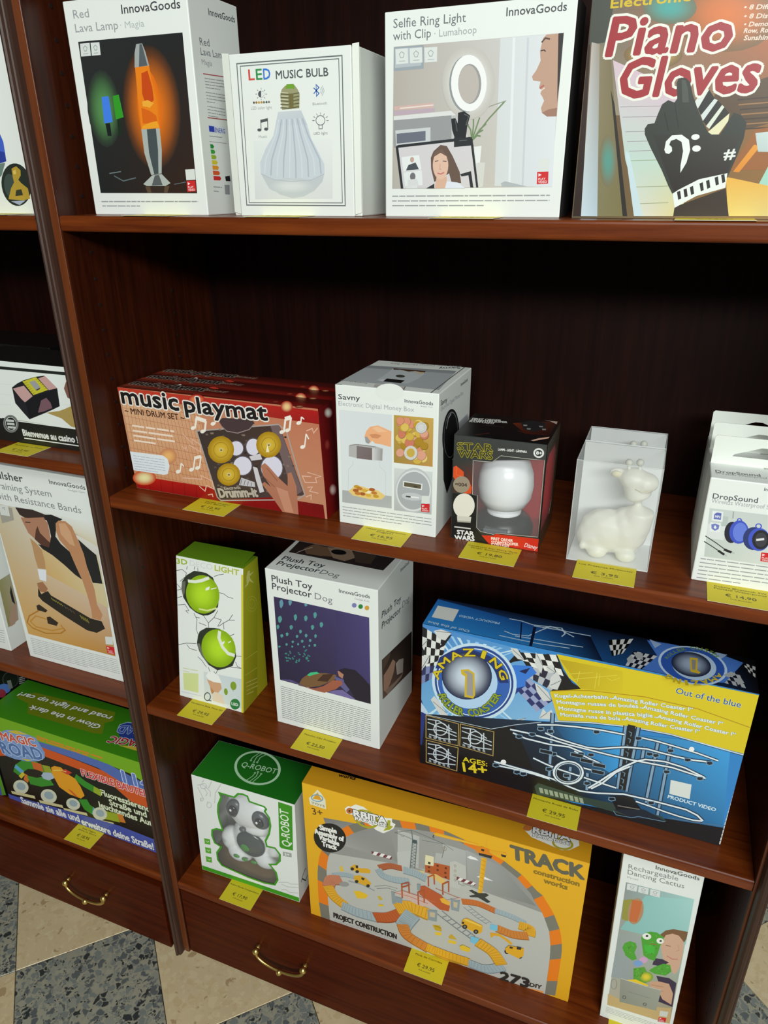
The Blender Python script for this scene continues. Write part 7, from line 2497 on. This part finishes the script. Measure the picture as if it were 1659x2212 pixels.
# music bulb carton: mailer with a front lid tucked between two ears
x, y, z, w, d, h, _ = BOX['bulb']
t = thing('light_bulb_carton', (x, y, z), 'plain white carton with a grey light bulb drawing inside a double frame', 'box')
bd = box('body', -0.0102, 0.1547, 0.0030, d, 0, h-0.001, PRINT, t, 0.0015); set_col(bd.data, face_cols({}, (224, 228, 222)))
ld = box('lid', 0.0002, w-0.0002, 0.0, 0.0028, 0.0, h, PRINT, t, 0.0008); set_col(ld.data, face_cols({}, WHITE))
for s, xa, xb in ((-1, -0.0006, -0.0100), (1, w+0.0006, w+0.0078)):
    V = [(xa, 0.0012, 0.002), (xb, 0.0022, 0.004), (xb, 0.0030, 0.004), (xa, 0.0030, 0.002), (xa, 0.0012, h+0.001), (xb, 0.0022, h+0.002), (xb, 0.0032, h+0.002), (xa, 0.0030, h+0.001)]
    e = from_py('ear_flap', V, [(3,2,1,0),(4,5,6,7),(0,1,5,4),(1,2,6,5),(2,3,7,6),(3,0,4,7)], PRINT, t); set_col(e.data, face_cols({}, (222, 226, 218)))
prints('bulb', t, PRINT)
carton('ring', 'ring_light_carton', 'square white carton with a glowing ring lamp above a tablet', cols={'right': (44, 42, 42)})  # right side coloured dark for the shade in the gap beside the glove carton
carton('glove', 'piano_glove_carton', 'colourful carton with big red outlined letters and a black glove', (60, 40, 30), m=GLOSSY)
carton('bust', 'lamp_gift_carton', 'white carton with a dark oval picture, cut off at the left on the top shelf')

# ------------------------------------------------------------------ second shelf
for i, lb in enumerate(('red and copper drum mat carton at the front of its row of three', 'red drum mat carton in the middle of its row of three', 'red drum mat carton at the back of its row of three')):
    carton('music', 'drum_mat_carton', lb, (90, 12, 12), group='drum mat cartons', dy=0.0416*i, dx=-0.0015*i, m=GLOSSY)
mb = carton('money', 'money_jar_carton', 'white carton with coins, a hand and a glass coin jar printed on it')

def sheet(name, outer, hole, mp, th, nrm, m, parent, col):
    """a card panel with a cut-out: two skins and the cut edges"""
    loops = [outer] + ([hole] if hole else [])
    tri = tessellate_polygon([[Vector((p[0], p[1], 0)) for p in lp] for lp in loops])
    pts = [p for lp in loops for p in lp]; n = len(pts)
    V = [mp(p) for p in pts] + [mp(p) - nrm*th for p in pts]
    F = [tuple(t_) for t_ in tri] + [tuple(i+n for i in t_[::-1]) for t_ in tri]
    s = 0
    for lp in loops:
        k = len(lp)
        for i in range(k): F.append((s+i, s+(i+1) % k, n+s+(i+1) % k, n+s+i))
        s += k
    o = from_py(name, V, F, m, parent); set_col(o.data, lambda p: lin(col, 1.08))
    return o
def shell(b, t, wall, col, liner, open_right=False, m=PRINT):
    """back, left, right, top and bottom walls of a hollow carton"""
    B, f = hexa(b); k = wall
    for nm, r in (('back_wall', (0,1,1-k,1,0,1)), ('left_wall', (0,k,0.004,1-k,0,1)), ('right_wall', (1-k,1,0.004,1-k,0,1)), ('bottom_wall', (k,1-k,0.004,1-k,0,k)), ('top_wall', (k,1-k,0.004,1-k,1-k*0.6,1))):
        if nm == 'right_wall' and open_right: continue
        a0, a1, c0, c1, e0, e1 = r
        V = [f(*q) for q in ((a0,c0,e0),(a1,c0,e0),(a1,c1,e0),(a0,c1,e0),(a0,c0,e1),(a1,c0,e1),(a1,c1,e1),(a0,c1,e1))]
        o = from_py(nm, V, [(3,2,1,0),(4,5,6,7),(0,1,5,4),(1,2,6,5),(2,3,7,6),(3,0,4,7)], m, t)
        outc = lin(col[nm] if isinstance(col, dict) else col, 1.08); inn = lin(liner, 1.08)
        cen = f(0.5, 0.5, 0.5)
        set_col(o.data, lambda p, outc=outc, inn=inn: inn if (cen - Vector(p.center)).dot(p.normal) > 0 else outc)
# ---- window carton with a round lamp inside (shaped shade left plain)
x, y, z, w, d, h, _ = BOX['star']
t = thing('lamp_window_carton', (x, y, z), 'black carton with red foot strip and a clear window showing a white lamp', 'box')
SC = {'back_wall': (40, 20, 18), 'left_wall': (20, 20, 20), 'right_wall': (20, 20, 20), 'bottom_wall': (20, 20, 20), 'top_wall': (16, 15, 15)}
shell('star', t, 0.012, SC, (158, 20, 24), True, GLOSSY)
o0, u, v, n = frame('star', 'front'); mp = lambda p: o0 + u*p[0]*1e-4 + v*p[1]*1e-4
W_, H_ = w*1e4, h*1e4
hole = [(STAR_WIN[i], STAR_WIN[i+1]) for i in range(0, len(STAR_WIN), 2)]
sheet('front_panel', [(0, 0), (W_, 0), (W_, H_), (0, H_)], hole, mp, 0.0006, n, GLOSSY, t, (50, 52, 50))
o1, u1, v1, n1 = frame('star', 'right'); mp1 = lambda p: o1 + u1*p[0] + v1*p[1]
sheet('side_panel', [(0, 0), (d, 0), (d, h), (0, h)], [(0.004, 0.026), (0.018, 0.018), (0.070, 0.018), (0.078, 0.030), (0.078, 0.100), (0.068, 0.116), (0.004, 0.116)], mp1, 0.0006, n1, GLOSSY, t, (56, 44, 30))
from_py('window_film', [o0 - n*0.0012 + u*a + v*c for a, c in ((0.020, 0.020), (w-0.001, 0.020), (w-0.001, h-0.006), (0.020, h-0.006))] , [(0, 1, 2, 3)], FILM, t)
from_py('window_film', [o1 - n1*0.0012 + u1*a + v1*c for a, c in ((0.002, 0.014), (d-0.012, 0.014), (d-0.012, 0.120), (0.002, 0.120))], [(0, 1, 2, 3)], FILM, t)
rim = bmesh.new()
q = [mp(p) + n*0.0003 for p in hole]; tube(rim, q + [q[0]], 0.00035, 5)
from_bm('window_rim', rim, mat('rim_plastic', (0.55, 0.52, 0.45), 0.3), t)
prints('star', t, GLOSSY)
# the lamp stands inside the carton
LW = mat('lamp_shade_white', (0.80, 0.82, 0.84), 0.25); LB = mat('lamp_base_black', (0.018, 0.018, 0.022), 0.3); LGy = mat('lamp_plate_grey', (0.10, 0.115, 0.135), 0.35)
t = thing('table_lamp', (x+0.0575, y+0.045, z+0.0022), 'white round table lamp on a black base inside the windowed carton', 'lamp')
bm = bmesh.new(); lathe(bm, [(0.016, 0.031), (0.027, 0.036), (0.0335, 0.048), (0.0355, 0.064), (0.0340, 0.080), (0.029, 0.094), (0.020, 0.104), (0.009, 0.109), (0.002, 0.1100)], (0, 0, 0)); from_bm('shade', bm, LW, t, True)
bm = bmesh.new(); lathe(bm, [(0.022, 0.024), (0.022, 0.028), (0.0185, 0.030), (0.0185, 0.0335), (0.016, 0.0345)], (0, 0, 0)); from_bm('collar', bm, LW, t, False)
bm = bmesh.new(); lathe(bm, [(0.0385, 0.0), (0.0385, 0.008), (0.034, 0.018), (0.025, 0.0255), (0.019, 0.0262)], (0, 0, 0)); from_bm('base', bm, LB, t, True)
box('name_plate', -0.0170, 0.0130, -0.0405, -0.0300, 0.0005, 0.0160, LGy, t, 0.001)
pr = Print(); pr.text('STAR', lin((196, 200, 204)), 0.003, 0.0125, 0.022, 0.0125, 0.0055, 0.04); pr.build(('plate_print', 'plate_lettering'), (-0.0145, -0.0406, 0.0165), (1, 0, 0), (0, 0, -1), (0, -1, 0), PRINT, t)

# ---- giraffe night lights in clear boxes
SIL = mat('giraffe_silicone', (0.80, 0.78, 0.68), 0.42, 0.0, Subsurface_Weight=0.15)
SILD = mat('giraffe_cheek', (0.72, 0.66, 0.42), 0.5)
CARD = mat('white_insert_card', (0.78, 0.80, 0.80), 0.6)
EDGE = mat('clear_box_fold', (0.80, 0.84, 0.84), 0.15, 0.0, Alpha=0.55)
def giraffe(loc, label):
    t = thing('giraffe_lamp', loc, label, 'lamp', 0, 'giraffe night lamps')
    bm = bmesh.new()
    ball(bm, (0.0365, 0.026, 0.031), (0.0345, 0.0215, 0.0290)); ball(bm, (0.0590, 0.026, 0.036), (0.0255, 0.0205, 0.0300))
    ball(bm, (0.0230, 0.026, 0.024), (0.0225, 0.0205, 0.0225))
    tube(bm, [(0.066, 0.026, 0.040), (0.0705, 0.026, 0.062), (0.0665, 0.026, 0.080), (0.0610, 0.026, 0.098)], [0.0190, 0.0175, 0.0150, 0.0142], 16)
    ball(bm, (0.0590, 0.026, 0.1015), (0.0175, 0.0165, 0.0135)); ball(bm, (0.0715, 0.024, 0.0990), (0.0160, 0.0150, 0.0125))
    for xx, yy in ((0.0285, 0.013), (0.0620, 0.013), (0.0300, 0.038), (0.0640, 0.038)): ball(bm, (xx, yy, 0.0085), (0.0125, 0.0105, 0.0090))
    ball(bm, (0.0115, 0.010, 0.014), (0.0048, 0.0045, 0.0052)); ball(bm, (0.0400, 0.026, 0.1060), (0.0100, 0.0045, 0.0070))
    body = melt('body', bm, SIL, t, 0.0016, 14)
    for xx, zz in ((0.0510, 0.1200), (0.0630, 0.1215)):
        bm = bmesh.new(); tube(bm, [(xx+0.002, 0.026, 0.106), (xx, 0.026, zz-0.003)], 0.0022, 8); ball(bm, (xx, 0.026, zz), (0.0045, 0.0045, 0.0045)); from_bm('horn', bm, SIL, body, True)
    bm = bmesh.new(); ball(bm, (0.0395, 0.0220, 0.1060), (0.0062, 0.0030, 0.0042)); from_bm('inner_ear', bm, SILD, body, True)
    bm = bmesh.new(); tube(bm, [(0.0620, 0.0115, 0.0940), (0.0710, 0.0090, 0.0920), (0.0810, 0.0125, 0.0950)], 0.0005, 6); from_bm('mouth', bm, SILD, body, True)
    return t
def clear_box(x, y, z, w, d, h, label):
    t = thing('clear_box', (x, y, z), label, 'box', 0, 'clear plastic boxes')
    Fc = {'front_film': ((0,0,0),(w,0,0),(w,0,h),(0,0,h)), 'top_film': ((0,0,h),(w,0,h),(w,d,h),(0,d,h)), 'left_film': ((0,0,0),(0,d,0),(0,d,h),(0,0,h)), 'right_film': ((w,0,0),(w,d,0),(w,d,h),(w,0,h))}
    for nm, q in Fc.items(): from_py(nm, q, [(0, 1, 2, 3)], FROST, t)
    box('back_card', 0.0006, w-0.0006, d-0.0014, d-0.0006, 0.0006, h-0.0006, CARD, t)
    box('bottom_card', 0.0006, w-0.0006, 0.0006, d-0.0015, 0.0, 0.0007, CARD, t)
    bm = bmesh.new()
    for a, b in (((0,0,0),(0,0,h)),((w,0,0),(w,0,h)),((0,0,h),(w,0,h)),((0,0,h),(0,d,h)),((w,0,h),(w,d,h)),((0,d,h),(w,d,h)),((0,0,0),(w,0,0))): tube(bm, [a, b], 0.0005, 5)
    from_bm('fold_edges', bm, EDGE, t)
    return t
x, y, z, w, d, h, _ = BOX['gir']
clear_box(x, y, z, w, d, h, 'clear plastic box with a white giraffe lamp, front one of two')
clear_box(x, y+d+0.0015, z, w, 0.0600, h, 'clear plastic box with a white giraffe lamp, rear one of two')
giraffe((x+0.004, y+0.003, z+0.0009), 'white silicone giraffe lamp inside the front clear box')
giraffe((x+0.004, y+d+0.0005, z+0.0009), 'white silicone giraffe lamp inside the rear clear box')

# ---- speaker cartons with hang tabs
x, y, z, w, d, h, _ = BOX['drop']
for i, lb in enumerate(('white carton with blue round speakers and a hang tab, front one of three', 'white hang-tab speaker carton, middle one of three', 'white hang-tab speaker carton, rearmost of three')):
    t = carton('drop', 'speaker_carton', lb, group='speaker cartons', dy=i*0.0515)
    hh = 0.033
    mpt = lambda p: Vector((p[0], d-0.0004, h-0.0006+p[1]))
    sheet('hang_tab', [(0.001, 0), (w-0.001, 0), (w-0.001, hh-0.002), (w-0.003, hh), (0.003, hh), (0.001, hh-0.002)], [(w/2-0.032, 0.0105), (w/2-0.030, 0.0130), (w/2-0.004, 0.0230), (w/2+0.004, 0.0230), (w/2+0.030, 0.0130), (w/2+0.032, 0.0105)], mpt, 0.0008, Vector((0, -1, 0)), PRINT, t, (222, 226, 218))

# ------------------------------------------------------------------ left bookcase, second and third shelf
carton('shuf', 'card_shuffler_carton', 'black and white carton with a pink and yellow card machine', (26, 27, 26), m=GLOSSY)
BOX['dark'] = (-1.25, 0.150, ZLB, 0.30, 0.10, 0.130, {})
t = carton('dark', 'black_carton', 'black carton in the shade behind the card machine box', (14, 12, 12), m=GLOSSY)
carton('push', 'push_up_board_carton', 'tall white carton with a man in black doing push-ups')
carton('leftw', 'exercise_carton', 'white carton half hidden behind the push-up carton at the left edge')

# ------------------------------------------------------------------ third shelf
t = carton('deco', 'ball_lamp_carton', 'tall wedge-shaped carton with two tennis balls bursting through cracked white', cols={'right': (158, 154, 26), 'top': (100, 140, 20)})
x, y, z, w, d, h, o_ = BOX['deco']
fl_ = from_py('top_flap', [(0.002, o_['ly']+0.001, h+0.0004), (w-0.004, o_['ly']+0.001, h+0.0004), (w-0.006, o_['ly']+0.047, h+0.0050), (0.004, o_['ly']+0.047, h+0.0040), (0.002, o_['ly']+0.001, h-0.0002), (w-0.004, o_['ly']+0.001, h-0.0002), (w-0.006, o_['ly']+0.047, h+0.0043), (0.004, o_['ly']+0.047, h+0.0033)], [(3,2,1,0),(4,5,6,7),(0,1,5,4),(1,2,6,5),(2,3,7,6),(3,0,4,7)][::1], PRINT, t); set_col(fl_.data, lambda p: lin((98, 138, 20)))
carton('dog', 'plush_toy_carton', 'white carton with a dim violet bedroom picture and star lights')
carton('coast', 'marble_run_carton', 'wide blue and yellow carton with a marble track and checkered flags', (20, 22, 28), m=GLOSSY)

# ------------------------------------------------------------------ bottom shelf
x, y, z, w, d, h, o_ = BOX['robot']
t = thing('robot_toy_carton', (x, y, z), 'white and green carton with a panda-shaped window', 'box', o_['rz'])
shell('robot', t, 0.008, {'back_wall': (226, 230, 226), 'left_wall': (222, 226, 222), 'right_wall': (222, 226, 224), 'bottom_wall': (60, 140, 40), 'top_wall': (26, 112, 24)}, (176, 176, 172))
o0, u, v, n = frame('robot', 'front'); mp = lambda p: o0 + u*p[0]*1e-4 + v*p[1]*1e-4
hole = [(ROBOT_WIN[i], ROBOT_WIN[i+1]) for i in range(0, len(ROBOT_WIN), 2)]
Hf = math.hypot(h, o_['ly'])*1e4
sheet('front_panel', [(0, 0), (w*1e4, 0), (w*1e4, Hf), (0, Hf)], hole, mp, 0.0007, n, PRINT, t, WHITE)
from_py('window_film', [o0 - n*0.0016 + u*a + v*c for a, c in ((0.012, 0.01), (w-0.012, 0.01), (w-0.012, h-0.012), (0.012, h-0.012))], [(0, 1, 2, 3)], FILM, t)
prints('robot', t, PRINT)
KR = mat('kraft_insert', lin((110, 84, 50)), 0.7)
box('insert_tray', 0.004, w-0.004, 0.012, d-0.004, 0.003, 0.0112, KR, t, 0.001)
PW = mat('panda_white', (0.74, 0.75, 0.76), 0.3); PG = mat('panda_grey', (0.085, 0.090, 0.10), 0.3); PB = mat('panda_black', (0.012, 0.012, 0.014), 0.15); PS = mat('panda_screen', (0.055, 0.065, 0.07), 0.2); PGr = mat('panda_green', (0.05, 0.25, 0.03), 0.4)
t = thing('panda_robot', (x, y, z+0.0120), 'white toy robot panda with grey eye patches inside the green carton', 'toy', o_['rz'])
rz0 = 0.0120; GK = 1.15
def GP(c): return ((c[0]-0.1)*GK+0.1, c[1], (c[2]-0.1)*GK+0.1-rz0)
def GR(r): return (r[0]*GK, r[1], r[2]*GK)
bm = bmesh.new()
S_ = lambda c, r, rot=None: ball(bm, GP(c), GR(r), 3, rot)
S_((0.098, 0.056, 0.137), (0.050, 0.034, 0.040)); S_((0.096, 0.054, 0.075), (0.040, 0.032, 0.044)); S_((0.108, 0.046, 0.112), (0.034, 0.022, 0.016))
S_((0.072, 0.058, 0.182), (0.016, 0.012, 0.014)); S_((0.137, 0.058, 0.160), (0.015, 0.012, 0.014))
S_((0.054, 0.046, 0.062), (0.020, 0.018, 0.024)); S_((0.143, 0.046, 0.066), (0.022, 0.018, 0.020)); S_((0.072, 0.044, 0.042), (0.026, 0.022, 0.019)); S_((0.122, 0.044, 0.046), (0.026, 0.022, 0.022))
body = melt('body', bm, PW, t, 0.0024, 5)
def pb(name, c, r, m, ry=0.0):
    bm = bmesh.new(); ball(bm, GP(c), GR(r), 3, Matrix.Rotation(ry, 3, 'Y')); return from_bm(name, bm, m, body, True)
pb('eye_patch', (0.074, 0.0325, 0.147), (0.0150, 0.0100, 0.0190), PG, 0.25); pb('eye_patch', (0.121, 0.0310, 0.140), (0.0160, 0.0100, 0.0190), PG, -0.5)
for c in ((0.0755, 0.0238, 0.150), (0.1235, 0.0222, 0.141)):
    pb('eye', c, (0.0085, 0.0050, 0.0105), PB); pb('eye_glint', (c[0]-0.002, c[1]-0.0046, c[2]+0.004), (0.0022, 0.0012, 0.0026), mat('glint_white', (0.9, 0.9, 0.9), 0.3))
pb('nose', (0.0905, 0.0225, 0.1150), (0.0062, 0.0045, 0.0042), PG)
pb('belly_screen', (0.1000, 0.0275, 0.0800), (0.0270, 0.0080, 0.0270), PS); pb('belly_light', (0.0925, 0.0206, 0.0755), (0.0088, 0.0022, 0.0080), PGr)
for i in range(3): pb('foot_button', (0.072+i*0.0165, 0.0215+0.001*abs(i-1), 0.0465-0.001*i), (0.0060, 0.0022, 0.0034), PGr)
carton('track', 'race_track_carton', 'wide yellow carton with a toy road track and orange grey arch', (222, 166, 30), {'top': (206, 148, 26)})
carton('cactus', 'dancing_cactus_carton', 'narrow tall white carton with a green cactus toy and a smiling girl')
carton('magic', 'glow_road_carton', 'green-topped carton with a colourful bendy race road at lower left', (60, 130, 22), m=GLOSSY)
carton('tall', 'black_toy_carton', 'tall black toy carton at the left edge beside the green road box', (14, 14, 16), m=GLOSSY)

# ------------------------------------------------------------------ price tags lying on the shelf fronts
YEL = mat('yellow_tag_paper', lin((214, 196, 30), 1.0), 0.55)
INK = lin((92, 84, 20))
TW, TD = 0.0680, 0.0465
tb = bmesh.new(); bm_box(tb, 0, TW, 0, TD, 0, 0.0005); tme = bpy.data.meshes.new('card'); tb.to_mesh(tme); tb.free(); tme.materials.append(YEL); tme.materials.append(PAPER_EDGE)
for p in tme.polygons: p.material_index = 0 if abs(p.normal.z) > 0.5 else 1
def price_tag(x, z, lines, price, where, y=-0.0012, rz=0.0):
    t = thing('price_tag', (x, y, z+0.0003), 'yellow price tag ' + where, 'price tag', rz, 'price tags along the shelf edges')
    link(bpy.data.objects.new('card', tme), t)
    pr = Print()
    for i, s in enumerate(lines):
        w = min(0.062, 0.0026*len(s)+0.004)
        v = 0.0120 + i*0.0050
        pr.text(s, INK, TW/2-w/2, v, TW/2+w/2, v, 0.0030, 0.018)
    if price:
        pr.text(price, INK, TW/2-0.0155, 0.0305, TW/2+0.0155, 0.0305, 0.0060, 0.016)
        pr.text('IVA incluído', INK, TW/2-0.0105, 0.0360, TW/2+0.0105, 0.0360, 0.0022, 0.01)
    pr.build(('tag_print', 'lettering'), (0, TD, 0.0005), (1, 0, 0), (0, -1, 0), (0, 0, 1), PRINT, t)
price_tag(-0.6030, ZB, ['Tapete Musical', 'Mini Bateria'], '€ 12,95', 'in front of the red drum mat cartons')
price_tag(-0.3436, ZB, ['Mealheiro Eletrónico', 'Digital'], '€ 16,95', 'in front of the coin jar carton')
price_tag(-0.2013, ZB, ['Candeeiro Star Wars "First', 'Order Stormtrooper"'], '€ 19,80', 'in front of the black windowed carton')
price_tag(-0.0655, ZB, ['Luz Presença Multicolor'], '€ 3,95', 'in front of the clear giraffe boxes')
price_tag(0.0784, ZB, ['Coluna Bluetooth 3W', 'Portátil Waterproof'], '€ 14,90', 'under the front speaker carton')
price_tag(-0.6698, ZC, ['Candeeiro Bola Ténis 3D'], '€ 29,95', 'in front of the tennis ball carton')
price_tag(-0.4576, ZC, ['Peluche Cão Projetor'], '€ 22,50', 'in front of the violet bedroom carton')
price_tag(-0.0889, ZC, ['Montanha Russa de Bolas'], '€ 29,95', 'in front of the blue marble run carton')
price_tag(-0.6384, ZD, ['Robot Panda Companheiro'], '€ 17,90', 'in front of the panda robot carton', rz=0.3)
price_tag(-0.2672, ZD, ['Pista de Corridas'], '€ 29,95', 'in front of the yellow race track carton', y=-0.0030, rz=0.6)
price_tag(0.0672, ZD, ['Cato Dançarino'], '€ 14,95', 'under the dancing cactus carton at the bottom edge')
price_tag(-1.0144, ZD, ['Pista Mágica', 'Brilha no Escuro'], '€ 18,95', 'in front of the green road carton')
price_tag(-0.9440, ZLB, ['Baralhador de Cartas'], '€ 12,95', 'in front of the card machine carton')
price_tag(-0.6360, ZA, ['Lâmpada Lava'], '€ 16,95', 'under the lava lamp carton', y=-0.0005)
price_tag(-0.4660, ZA, ['Lâmpada LED Música'], '€ 12,95', 'under the light bulb carton', y=-0.0005)
price_tag(-0.2480, ZA, ['Anel de Luz'], '€ 9,95', 'under the ring lamp carton', y=-0.0005)
price_tag(-0.0125, ZA, ['Luvas Piano'], '€ 14,95', 'under the black glove carton', y=-0.0005)
price_tag(-0.8900, ZA, ['Candeeiro'], '€ 19,95', 'under the gift carton at upper left', y=-0.0005)

bpy.data.objects.remove(_fo)
